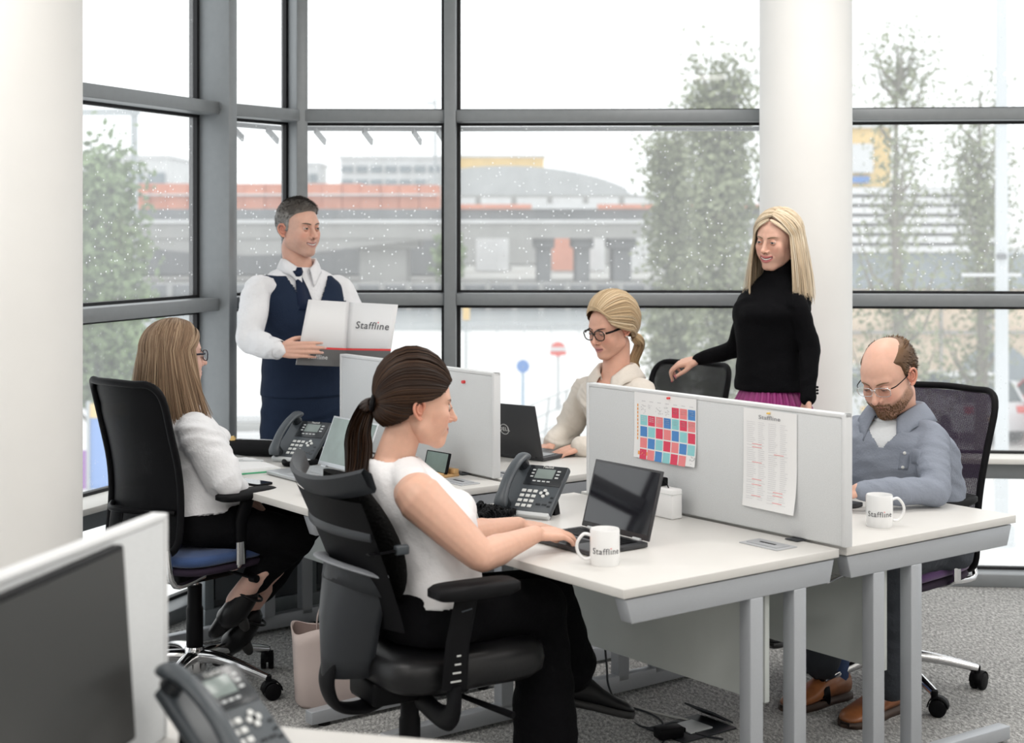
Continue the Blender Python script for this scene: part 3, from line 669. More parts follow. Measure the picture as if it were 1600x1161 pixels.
# ================================================================ MUGS
M_ceramic = mat('white_glazed_ceramic', (.84, .84, .84), .12, coat=.3)
M_logo = mat('logo_grey', (.10, .10, .11), .5); M_logored = mat('logo_red', (.75, .05, .06), .5)
def logo(parent, size, M, fn=None, bold=.003, shear=.0):
    """the word with its dotless i plus a separate red dot"""
    V, F = text_vf('Staffl\u0131ne', size, .0003, bold, shear)
    w = V[:, 0].max() - V[:, 0].min()
    if fn is not None: V2 = fn(V)
    else: V2 = V
    R = np.array(M.to_3x3()).T; T = np.array(M.translation)
    o = MB().add(V2 @ R + T, F).build('lettering', M_logo, parent)
    Va, _ = text_vf('Staffl', size, .0003, bold, shear); Vb, _ = text_vf('ne', size, .0003, bold, shear)
    wa = Va[:, 0].max() - Va[:, 0].min(); wb = Vb[:, 0].max() - Vb[:, 0].min()
    xi = V[:, 0].min() + wa + (w - wa - wb) * .5; h = V[:, 1].max()
    d = MB().box((xi, h * .93, 0), (size * .11, size * .12, .0006)); D = d.v[0].copy()
    if shear: D[:, 0] += shear * D[:, 1] * 0
    if fn is not None: D = fn(D)
    MB().add(D @ R + T, d.f).build('red_dot', M_logored, parent)
def mug(loc, handle_ang, text_ang, label, h=.098, r=.041):
    e = empty('mug', loc, label, 'mug')
    m = MB(); n = 48
    prof = [(.001, .006), (r * .86, .006), (r * .91, .012), (r * .91, h - .003), (r * .955, h), (r, h - .003), (r, .006), (r * .95, 0), (.001, 0)]
    a = np.linspace(0, 2 * PI, n, endpoint=False); G = [[(p[0] * math.cos(t), p[0] * math.sin(t), p[1]) for t in a] for p in prof]
    m.grid(G, closed_v=True); m.build('body', M_ceramic, e, smooth=True)
    hp = spline([(r * .94, .0, h * .82), (r * 1.45, 0, h * .86), (r * 1.88, 0, h * .62), (r * 1.82, 0, h * .36), (r * 1.4, 0, h * .17), (r * .94, 0, h * .2)], 7)
    ca, sa = math.cos(handle_ang), math.sin(handle_ang); hp = [(p[0] * ca, p[0] * sa, p[2]) for p in hp]
    MB().tube(hp, .0055, 12, flat=.8).build('handle', M_ceramic, e, smooth=True)
    rr = r + .0006
    fn = lambda V: np.stack([(rr + V[:, 2]) * np.cos(text_ang + V[:, 0] / rr), (rr + V[:, 2]) * np.sin(text_ang + V[:, 0] / rr), V[:, 1]], 1)
    logo(e, .0235, Matrix.Translation((0, 0, h * .42)), fn); return e
mug(Vector((.2545, 4.21, DT)), math.radians(188), math.radians(-88), 'white mug with a grey word on the corner of the front desk')
mug(Vector((1.136, 4.75, DT)), math.radians(5), math.radians(-100), 'white mug on the far desk, in front of the bearded man')

# ================================================================ PHONES
M_phone = mat('slate_grey_phone_plastic', (.055, .065, .075), .38); M_phonedk = mat('glossy_dark_phone_panel', (.02, .023, .027), .22)
M_key = mat('silver_phone_key', (.62, .63, .62), .4); M_lcd = mat('phone_lcd', (.20, .24, .23), .25); M_lip = mat('silver_phone_lip', (.55, .57, .58), .35)
def desk_phone(loc, rotz, label, scale=1., cord_pts=None):
    e = empty('desk_phone', loc, label, 'telephone', rotz); e.scale = (scale,) * 3
    # body plate tilted; local +y away from the user, x to the right
    tilt = math.radians(43); c, s = math.cos(tilt), math.sin(tilt); Z0 = .018
    R = Matrix(((1, 0, 0), (0, c, -s), (0, s, c))); 
    def T(V): V = np.asarray(V, float); return V @ np.array(R).T + np.array((0, -.085, Z0))
    w, L = .19, .19
    def tb(p, q): b = MB().b2(p, q); return MB().add(T(b.v[0]), b.f)
    tb((-w / 2, 0, -.018), (w / 2, L, .004)).build('body', M_phone, e, bevel=.006)
    tb((-w / 2 + .052, L * .56, .0035), (w / 2 - .003, L - .004, .0065)).build('display_panel', M_phonedk, e, bevel=.002)
    tb((-w / 2 + .002, -.012, -.016), (w / 2 - .002, .003, .0055)).build('front_lip', M_lip, e, bevel=.003)
    tb((-.012, L * .70, .006), (.055, L * .90, .0078)).build('display', M_lcd, e, bevel=.001)
    for i in range(3):
        for j in range(4): tb((-.036 + i * .021, .018 + j * .0195, .004), (-.036 + i * .021 + .0155, .018 + j * .0195 + .0115, .0065)).build('key', M_key, e, bevel=.0015)
    for (dx, dy) in ((0, .011), (0, -.011), (.011, 0), (-.011, 0)):
        b = MB().cyl((.048 + dx, .076 + dy, .006), .0062, .004, 14); MB().add(T(b.v[0]), b.f).build('arrow_key', M_key, e)
    b = MB().cyl((.048, .076, .006), .006, .005, 14); MB().add(T(b.v[0]), b.f).build('ok_key', M_phonedk, e)
    for k in range(3):
        tb((-.027, L * .72 + .013 * k, .006), (-.017, L * .72 + .013 * k + .005, .0076)).build('side_key', M_lip, e); tb((.062, L * .72 + .013 * k, .006), (.074, L * .72 + .013 * k + .005, .0076)).build('side_key', M_lip, e)
    for k in range(4): tb((-.012 + .017 * k, L * .63, .006), (-.001 + .017 * k, L * .63 + .0045, .0076)).build('soft_key', M_lip, e)
    for k in range(3): tb((.076, .025 + .017 * k, .004), (.086, .025 + .017 * k + .006, .006)).build('side_key', M_phonedk, e); 
    for k in range(2): tb((.034 + .022 * k, .03, .004), (.05 + .022 * k, .036, .006)).build('side_key', M_phonedk, e)
    V, F = text_vf('Yealink', .0125, .0003, .01); V = V + np.array((.024, L * .945, .0072)); MB().add(T(V), F).build('lettering', M_key, e)
    # stand foot
    MB().add([(-.07, .0, .0), (.07, 0, 0), (.07, .035, 0), (-.07, .035, 0), (-.05, .035, .085), (.05, .035, .085), (.05, .045, .085), (-.05, .045, .085)], [(0, 1, 2, 3), (4, 5, 6, 7), (0, 1, 5, 4), (1, 2, 6, 5), (2, 3, 7, 6), (3, 0, 4, 7)]).build('stand', M_black, e)
    MB().b2((-.06, -.085, .0), (.06, -.03, .016)).build('base_foot', M_black, e, bevel=.003)
    # handset on the left
    hp = spline([(-.072, -.006, .022), (-.072, .02, .040), (-.072, .085, .052), (-.072, .15, .046), (-.072, .192, .030), (-.072, .215, .012)], 6)
    hp = T(hp); rad = np.interp(np.linspace(0, 1, len(hp)), [0, .12, .3, .7, .88, 1], [.0125, .0165, .0125, .0125, .0165, .012])
    MB().tube(hp, np.stack([rad * .85, rad * 1.55], 1), 16, up=(0, -.6, .8)).build('handset', M_phone, e, smooth=True)
    for yy in (.018, .182):
        b = MB().cyl((-.072, yy, .018), .021, .028, 24); MB().add(T(b.v[0]), b.f).build('handset_cup', M_phonedk, e, smooth=True)
    return e
def coil(name, pts, R, r, turns, label, cat='cord', n=7, m=None, jitter=0.):
    P = spline(pts, 16); L = len(P); N = turns * 9; T_, N_, B_ = frames(P); out = []; rnd = random.Random(3)
    for k in range(N + 1):
        t = k / N * (L - 1); i = min(int(t), L - 2); f_ = t - i; p = P[i] * (1 - f_) + P[i + 1] * f_; a = 2 * PI * k / 9
        out.append(p + (N_[i] * math.cos(a) + B_[i] * math.sin(a)) * R)
    o = MB().tube(out, r, 6).build(name, m or M_black, None, smooth=True); tag(o, label, cat); return o
ph1 = desk_phone(DF(O1, .47, .955, DT), ROT - math.radians(67), 'dark desk telephone beside the heap of coiled cord on the front desk', 1.0)
ph2 = desk_phone(DF(O2, .52, .93, DT), ROT - math.radians(67), 'dark desk telephone between the papers and the silver laptop', 1.0)
def lies(px, py, D): return Wp(px, py, D)
# tangled coil of the front phone
rnd = random.Random(12); hp_ = []
c0 = Wp(776, 806, 4.86); c0.z = DT + .014
for k in range(20): hp_.append((c0.x + rnd.uniform(-.062, .062), c0.y + rnd.uniform(-.07, .07), DT + .010 + rnd.uniform(0, .028)))
coil('telephone_cord', hp_, .0080, .0030, 150, 'shiny black coiled telephone cord heaped before the front phone')
coil('telephone_cord', [DF(O2, .40, .88, DT + .012), DF(O2, .38, .82, DT + .012), DF(O2, .43, .79, DT + .012), DF(O2, .50, .80, DT + .012)], .0085, .0025, 34, 'black coiled cord under the lip of the phone beside the papers')

# ================================================================ LAPTOPS
def laptop(loc, rotz, label, open_deg, w, d, lidh, mcase, mscreen, mkeys, lid_logo=None, thick=.016, hinge_m=None, keymat=None):
    e = empty('laptop', loc, label, 'laptop', rotz)      # hinge at local y=0, keyboard toward -y
    MB().b2((-w / 2, -d, .002), (w / 2, 0, thick)).build('base', mcase, e, bevel=.003)
    kb = MB().b2((-w * .44, -d * .50, thick - .0005), (w * .44, -d * .1, thick + .0006)).build('keyboard', mkeys, e)
    for j in range(5):
        for i in range(13): pass
    ks = MB()
    for j in range(5):
        for i in range(13):
            x = -w * .43 + (w * .86) * i / 13; y = -d * .49 + d * .38 * j / 5; ks.b2((x + .001, y + .001, thick), (x + w * .86 / 13 - .001, y + d * .38 / 5 - .001, thick + .0022))
    ks.build('keys', keymat or mkeys, e)
    MB().b2((-w * .15, -d * .93, thick - .0005), (w * .15, -d * .58, thick + .0006)).build('touchpad', mkeys if keymat is None else mcase, e)
    a = math.radians(open_deg); M = Matrix.Rotation(-(a - PI / 2) , 4, 'X'); M.translation = (0, .0, thick + .002)
    lid = empty('x', (0, 0, 0), '', ''); bpy.data.objects.remove(lid)
    def lb(p, q):
        b = MB().b2(p, q); return MB().add(b.v[0] @ np.array(M.to_3x3()).T + np.array(M.translation), b.f)
    L = lb((-w / 2, 0, 0), (w / 2, .007, lidh)).build('lid', mcase, e, bevel=.002)
    lb((-w / 2 + .008, -.0008, .016), (w / 2 - .008, .0, lidh - .007)).build('screen', mscreen, L)
    for s_ in (-1, 1): MB().cyl((s_ * w * .34, 0, thick), .006, .035, 14, axis='x').build('hinge', hinge_m or mcase, e, smooth=True)
    for k in range(3): MB().b2((w / 2 - .0005, -d * .8 + .03 * k, .006), (w / 2 + .0006, -d * .8 + .03 * k + .016, .011)).build('port_slot', M_gasket, e)
    if lid_logo:
        Mx = M @ Matrix(((-1, 0, 0, 0), (0, 0, 1, .0075), (0, 1, 0, lidh * .5), (0, 0, 0, 1)))
        text_obj('emblem_lettering', lid_logo, .022, M_key, L, Mx, .02)
        ring = [(math.cos(t) * .021, math.sin(t) * .021, 0) for t in np.linspace(0, 2 * PI, 40, endpoint=False)]
        V, F = tube(ring, .0014, 6, closed=True); V = V @ np.array(Mx.to_3x3()).T + np.array(Mx.translation); MB().add(V, F).build('emblem_ring', M_key, L)
    return e
M_scr = mat('glossy_dark_display', (.012, .012, .016), .04, spec=.9); M_lap_dark = mat('dark_laptop_shell', (.035, .036, .040), .4)
M_lap_silver = mat('silver_laptop_shell', (.52, .54, .56), .35, metal=.6); M_lapkey_s = mat('silver_key', (.40, .42, .44), .5)
M_scr_pale = mat('green_grey_display', (.22, .29, .27), .15, noise=.25, nscale=6, spec=.8)
# reflective laptop of the front desk
laptop(DF(O1, .40, .495, DT), ROT - math.radians(91), 'dark laptop with a glossy black screen on the front desk', 106, .305, .215, .205, M_lap_dark, M_scr, M_black, hinge_m=M_lip)
laptop(DF(O2, .45, .55, DT), ROT - math.radians(90), 'open silver laptop with a pale green display beside the phone', 112, .32, .22, .195, M_lap_silver, M_scr_pale, M_lapkey_s)
laptop(DF(O2, 1.2, .48, DT), math.radians(143), 'black laptop seen from behind with a round emblem on its lid', 105, .335, .225, .215, M_lap_dark, M_scr, M_black, 'DELL', keymat=M_lapkey_s)
laptop(DF(O1, 1.18, .55, DT), ROT + math.radians(90), 'dark laptop under the bearded man\'s hands, mostly behind the screen', 105, .32, .22, .20, M_lap_dark, M_scr, M_black)

# ---------------- left desk clutter
e = empty('smartphone', DF(O2, .09, .56, DT), 'black smartphone lying near the edge by the long haired woman', 'smartphone', ROT + .25)
MB().prism(rrect(.075, .15, .01), 0, .008).build('body', M_black, e, bevel=.001); MB().prism(rrect(.07, .145, .009), .008, .0086).build('glass', M_scr, e)
e = empty('computer_mouse', DF(O2, .155, .22, DT), 'dark grey computer mouse at the near corner of the left desk', 'mouse', ROT - math.radians(75))
m = MB(); a = np.linspace(0, 2 * PI, 28, endpoint=False); G = []
for (k, z) in ((1., .002), (1.02, .010), (.97, .020), (.82, .029), (.5, .035), (.1, .037)): G.append([(.030 * k * math.cos(t), .052 * k * math.sin(t), z) for t in a])
m.grid(G, closed_v=True); m.f += [tuple(range(28))[::-1], tuple(range(5 * 28, 6 * 28))]; m.build('shell', M_darkgrey, e, smooth=True); MB().box((0, .028, .033), (.006, .016, .008)).build('wheel', M_black, e, bevel=.002)
MB().box((0, .02, .0365), (.0012, .05, .002)).build('button_gap', M_black, e)
M_green = mat('green_card', (.08, .42, .22), .6)
e = empty('notebook', DF(O2, .22, .90, DT), 'stack of white papers on a green edged pad before the phone', 'notebook', ROT - .12)
MB().box((0, 0, .003), (.22, .30, .006)).build('cover', M_green, e, bevel=.001); MB().box((0, 0, .010), (.215, .295, .009)).build('pages', M_paper, e)
MB().box((-.01, .01, .0158), (.208, .29, .0015), rot=.05).build('loose_sheet', M_paper, e)
e = empty('pen', DF(O2, .27, .95, DT + .0185), 'slim silver pen lying on the papers', 'pen', ROT + 1.0); MB().tube([(0, -.07, 0), (0, .06, 0), (0, .07, 0)], [.004, .004, .001], 8).build('barrel', M_lip, e); MB().box((0, .03, .005), (.002, .04, .002)).build('clip', M_chrome, e)
# black handbag behind the papers
e = empty('clutch_bag', DF(O2, .42, 1.15, DT), 'black quilted pouch with a gold clasp at the far end of the desk', 'bag', ROT - math.radians(52))
G = []
for (x, k) in ((-.14, .5), (-.12, .85), (-.05, 1), (.05, 1), (.12, .85), (.14, .5)): G.append([(x, .03 * k * math.cos(t), .032 + .032 * k * math.sin(t)) for t in np.linspace(0, 2 * PI, 18, endpoint=False)])
m = MB(); m.grid(G, closed_v=True); m.f += [tuple(range(18))[::-1], tuple(range(90, 108))]; m.build('body', M_blacksoft, e, smooth=True)
MB().tube(spline([(-.13, 0, .06), (-.06, 0, .066), (.06, 0, .066), (.13, 0, .06)], 5), .003, 8).build('zip', M_chrome, e)
MB().cyl((-.10, -.0, .067), .012, .010, 14, axis='y').build('clasp', mat('gold_clasp', (.75, .5, .2), .3, metal=1), e)
# smartphone on a wooden stand, showing a picture
e = empty('smartphone', DF(O2, .72, .31, DT + .011), 'small black smartphone propped up on the wooden stand', 'smartphone', ROT - math.radians(85))
Mt = Matrix.Rotation(math.radians(-15), 3, 'X'); 
def tb3(p, q, off=(0, 0, 0)): b = MB().b2(p, q); return MB().add(b.v[0] @ np.array(Mt).T + np.array(off), b.f)
tb3((-.068, -.004, .0), (.068, .005, .078)).build('body', M_black, e, bevel=.003); tb3((-.060, -.0046, .004), (.060, -.004, .074)).build('display', M_scr_pale, e)
e = empty('phone_stand', DF(O2, .73, .31, DT), 'pale wooden block stand holding the propped smartphone', 'stand', ROT - math.radians(85)); M_wood = mat('pale_oak', (.56, .34, .15), .5, noise=.2, nscale=30)
MB().b2((-.075, -.04, .0), (.075, .045, .010)).build('base', M_wood, e, bevel=.002); MB().b2((-.075, .018, .01), (.075, .042, .028)).build('back_rest', M_wood, e, bevel=.002); MB().b2((-.075, -.04, .01), (.075, -.028, .018)).build('front_stop', M_wood, e, bevel=.002)

# ================================================================ low grey cabinets beyond the left desks
M_cab = mat('blue_grey_cabinet', (.20, .225, .24), .45, noise=.02, nscale=20); M_cabd = mat('dark_cabinet_panel', (.09, .10, .11), .5)
e = empty('low_cabinet', DF(O2, .0, 1.30, 0), 'low blue grey steel cabinet with dark framed doors beyond the left desk', 'cabinet', ROT)
MB().b2((.28, .03, .0), (1.50, .085, .68)).build('body', M_cabd, e)
MB().b2((.27, -.0, .0), (1.51, .03, .10)).build('plinth', M_cab, e, bevel=.003); MB().b2((.27, .0, .66), (1.51, .09, .69)).build('top', M_cab, e, bevel=.003)
for k in range(6):
    x = .27 + k * .24; MB().b2((x, -.0, .10), (x + .04, .035, .66)).build('upright', M_cab, e, bevel=.002)
    if k < 5: MB().b2((x + .05, .01, .13), (x + .23, .031, .64)).build('door', M_cabd, e, bevel=.002)

# ================================================================ floor things
e = empty('floor_socket_box', Wp(1080, 1138, 5.06) * 1, 'flush grey floor socket box with an open flap under the front desk', 'floor box', ROT); e.location.z = 0
MB().b2((-.12, -.09, .0), (.12, .09, .006)).build('frame', M_darkgrey, e, bevel=.002); MB().b2((-.05, -.05, .006), (.05, .05, .012)).build('lid', M_lip, e, bevel=.002); MB().box((.1, .02, .03), (.1, .14, .006), M=Matrix.Rotation(.5, 3, 'Y')).build('flap', M_darkgrey, e)
fl = lambda px, py: (lambda D: Vector(((px - 800) / FPX * D, D, .006)))(EYE * FPX / (py - HORIZON))
def cable(name, pts, r, m, label): tag(MB().tube(spline(pts, 8), r, 8).build(name, m, None, smooth=True), label, 'cable')
cable('power_cable', [Wp(945, 1005, 5.0), Wp(948, 1040, 5.0), Wp(952, 1075, 5.0), fl(975, 1118), fl(1010, 1140), fl(1060, 1132), fl(1090, 1150), fl(1130, 1158)], .0035, M_darkgrey, 'thin black cable falling from under the desk to the floor')
cable('power_cable', [fl(925, 1098), fl(980, 1106), fl(1030, 1118), fl(1075, 1128)], .0045, mat('pale_cable', (.5, .5, .48), .5), 'pale grey cable running over the carpet to the floor socket')
cable('power_cable', [fl(940, 1096), fl(1000, 1112), fl(1032, 1128), fl(1040, 1150), fl(1035, 1165)], .0035, M_darkgrey, 'short dark cable looping beside the pale grey one')
e = empty('power_plug', fl(1045, 1156), 'black mains plug block lying on the carpet among the cables', 'plug', .4); MB().box((0, 0, .02), (.09, .05, .035)).build('body', M_black, e, bevel=.006); MB().box((.05, 0, .02), (.02, .015, .015)).build('strain_relief', M_black, e, bevel=.003)
# tote bag
M_tote = mat('pale_pink_leather', (.62, .52, .49), .5, bump=.12, bscale=50); M_totein = mat('taupe_lining', (.30, .22, .20), .7)
e = empty('tote_bag', fl(520, 1108) + Vector((0, .08, -.006)), 'pale pink leather tote bag standing on the carpet beside the chair', 'handbag', .25); e.scale = (.95, .95, .80)
G = []
for (z, w, d) in ((0, .13, .065), (.02, .145, .075), (.15, .15, .07), (.28, .155, .075), (.335, .16, .085)): G.append([(w * math.copysign(abs(math.cos(t)) ** .5, math.cos(t)), d * math.copysign(abs(math.sin(t)) ** .6, math.sin(t)), z + .012 * math.sin(3 * t) * (z / .3)) for t in np.linspace(0, 2 * PI, 48, endpoint=False)])
m = MB(); m.grid(G, closed_v=True); m.f.append(tuple(range(48))[::-1]); m.build('body', M_tote, e, smooth=True, solid=.004)
m = MB(); m.grid([[(p[0] * .95, p[1] * .93, p[2] - (.012 if k else .004) - .0) for p in G[4 - k]] for k in (0, 1, 2)], closed_v=True); m.build('lining', M_totein, e, smooth=True)
for sy in (-.08, .08): MB().tube(spline([(-.06, sy, .27), (-.055, sy, .36), (-.03, sy * .8, .42 if sy > 0 else .36), (.03, sy * .8, .42 if sy > 0 else .36), (.055, sy, .36), (.06, sy, .27)], 6), .008, 8, flat=.4).build('strap', M_tote, e, smooth=True)
for sx in (-.06, .06): MB().cyl((sx, -.084, .29), .007, .004, 14, axis='y').build('rivet', M_chrome, e)
MB().tube([(.10, -.088, .03), (.10, -.09, .30)], .0015, 6).build('seam', M_totein, e)

# ================================================================ near desk, bottom left
M_mon = mat('dark_monitor_display', (.028, .028, .027), .34); NR = -.25
no = Vector((-.61, 2.885, 0)); 
nx_ = Vector((math.cos(NR), math.sin(NR), 0)); ny_ = Vector((-math.sin(NR), math.cos(NR), 0))
e = empty('desk', no, 'near white desk at the bottom edge carrying the monitor', 'desk', NR)
MB().b2((-.80, -1.3, DT - .025), (1.3, 0, DT)).build('desktop', M_white_top, e, bevel=.002)
for x in (-.74, 1.24):
    for y in (-1.2, -.1): MB().b2((x - .025, y - .025, .0), (x + .025, y + .025, DT - .025)).build('leg', M_silver, e, bevel=.003)
for y in (-1.2, -.1): MB().b2((-.715, y - .015, DT - .09), (1.215, y + .015, DT - .026)).build('rail', M_silver, e, bevel=.002)
e = empty('desk_screen', no + nx_ * .02 + ny_ * -.11, 'blurred pale grey desk screen behind the dark monitor', 'desk screen', NR + .0)
MB().b2((-.034, -1.25, DT + .002), (-.004, -.012, 1.125)).build('fabric_panel', M_screenfab, e, bevel=.004); t = MB(); t.b2((-.036, -.014, DT + .002), (-.002, .0, 1.135)); t.b2((-.036, -1.25, 1.124), (-.002, 0, 1.137)); t.build('edge_trim', M_screentrim, e, bevel=.004)
e = empty('monitor', Vector((-.690, 2.27, 0)), 'large dark computer monitor in the bottom left corner', 'monitor', math.radians(77.6))
Mt = Matrix.Rotation(math.radians(-4), 3, 'X')
tb3((-.31, .0, .065), (.31, .025, .392)).build('housing', M_black, e, bevel=.006); tb3((-.302, -.001, .073), (.302, .0, .384)).build('display', M_mon, e)
MB().b2((-.03, .02, .01), (.03, .045, .2)).build('neck', M_black, e, bevel=.004); MB().b2((-.12, -.08, 0), (.12, .10, .012)).build('foot', M_black, e, bevel=.004)
e.location.z = DT
desk_phone(Vector((-.50, 2.63, DT)), math.radians(58), 'blurred dark desk telephone in front of the monitor, lowest of the three phones', 1.0)
# ================================================================ OFFICE CHAIRS  (facing local +y, origin on the floor under the column)
M_mesh_black = mesh_mat('black_woven_mesh', (.006, .006, .007), 1.0, .95); M_mesh_purple = mesh_mat('purple_black_woven_mesh', (.030, .019, .038), 1.0, .70)
M_mesh_grey = mesh_mat('grey_woven_mesh', (.02, .02, .022), 1.0, .72)
M_blue = mat('blue_upholstery', (.035, .075, .20), .9, sheen=.3, bump=.2, bscale=300); M_purple = mat('purple_upholstery', (.085, .028, .13), .85, sheen=.3, bump=.2, bscale=300)
M_dpurple = mat('dark_plum_upholstery', (.022, .012, .028), .9, bump=.2, bscale=300)
M_leather = mat('black_leather', (.006, .006, .007), .40, bump=.06, bscale=120, spec=.4)
def star_base(e, mm, R=.32, yaw=0., cz=.085):
    for k in range(5):
        a = yaw + k * 2 * PI / 5; ca, sa = math.cos(a), math.sin(a)
        P = spline([(.02 * ca, .02 * sa, cz + .03), (.10 * ca, .10 * sa, cz + .035), (.2 * ca, .2 * sa, cz + .02), (R * ca, R * sa, cz - .008)], 5)
        t = np.linspace(0, 1, len(P)); MB().tube(P, np.stack([.026 - .012 * t, .028 - .012 * t], 1), 12, up=(0, 0, 1)).build('base_arm', mm, e, smooth=True)
        w = MB(); wr = a + .9; cx, cy = R * ca, R * sa; dx, dy = math.cos(wr), math.sin(wr); nx, ny = -dy, dx
        c = empty('x', (0, 0, 0), '', ''); bpy.data.objects.remove(c)
        o = MB().cyl((0, 0, 0), .012, .05, 10).build('caster', M_black, e); o.location = (cx, cy, .06)
        for s_ in (-1, 1):
            b = MB().cyl((0, 0, 0), .030, .020, 22, axis='y'); wv = MB().add(b.v[0] @ np.array(Matrix.Rotation(wr, 3, 'Z')).T + np.array((dx * .012 + nx * s_ * .014, dy * .012 + ny * s_ * .014, -.030)), b.f).build('wheel', M_black, o, bevel=.004)
        b = MB(); G = []
        for t_ in np.linspace(0, PI, 9): G.append([(dx * (.012 - .034 * math.cos(t_)) + nx * s_, dy * (.012 - .034 * math.cos(t_)) + ny * s_, -.028 + .034 * math.sin(t_)) for s_ in (-.022, .022)])
        b.grid(G); b.build('hood', M_black, o, solid=.003, smooth=True)
    MB().lathe([(.04, cz - .02), (.042, cz + .04), (.033, cz + .065)], 24).build('hub', mm, e, smooth=True)
    MB().lathe([(.027, cz + .06), (.030, cz + .07), (.030, cz + .20), (.026, cz + .21), (.026, .37)], 24).build('gas_lift_cover', M_black, e, smooth=True)
    MB().cyl((0, 0, .40), .016, .08, 20).build('gas_lift', M_chrome, e, smooth=True)
def cushion(name, w, d, z0, z1, mm, e, y0=0., r=.09, puff=.012, seam=None):
    n = 40; a = np.linspace(0, 2 * PI, n, endpoint=False); ex = .42
    def ring(k, z): return [(k * w / 2 * math.copysign(abs(math.cos(t)) ** ex, math.cos(t)), y0 + k * d / 2 * math.copysign(abs(math.sin(t)) ** ex, math.sin(t)), z) for t in a]
    h = z1 - z0; G = [ring(.05, z0), ring(.9, z0), ring(.98, z0 + h * .2), ring(1, z0 + h * .5), ring(.985, z1 - h * .22), ring(.93, z1 - .004), ring(.6, z1 + puff * .6), ring(.05, z1 + puff)]
    m = MB(); m.grid(G, closed_v=True); m.f += [tuple(range(n))[::-1], tuple(range(7 * n, 8 * n))]; return m.build(name, mm, e, smooth=True)
def armrest(e, sx, top, seat_z, wide=.26, chrome=True, pad_l=.26, pad_y=.02, stem_w=.055):
    s = sx * wide
    p = MB(); G = []
    for (k, z) in ((.85, top - .028), (1, top - .02), (1, top - .006), (.88, top)): G.append([(s + k * .045 * math.copysign(abs(math.cos(t)) ** .8, math.cos(t)), pad_y + k * pad_l / 2 * math.copysign(abs(math.sin(t)) ** .6, math.sin(t)), z) for t in np.linspace(0, 2 * PI, 32, endpoint=False)])
    p.grid(G, closed_v=True); p.f += [tuple(range(32))[::-1], tuple(range(96, 128))]; p.build('armrest_pad', M_blacksoft, e, smooth=True)
    MB().tube([(s, .0, seat_z + .03), (s, -.005, seat_z + .10), (s + sx * .0, .03, top - .02)], np.array([[.013, stem_w / 2], [.014, stem_w / 2], [.016, stem_w / 2]]), 14, up=(1, 0, 0)).build('armrest_stem', M_black, e, smooth=True)
    if chrome:
        MB().tube([(s, -.005, seat_z - .05), (s, -.005, seat_z + .035)], np.array([[.009, .022], [.009, .022]]), 14, up=(1, 0, 0)).build('armrest_post', M_chrome, e, smooth=True)
    MB().tube(spline([(s, -.005, seat_z - .045), (s * .8, 0, seat_z - .075), (s * .3, 0, seat_z - .08)], 4), .013, 10, flat=.6).build('armrest_bracket', M_chrome if chrome else M_black, e, smooth=True)
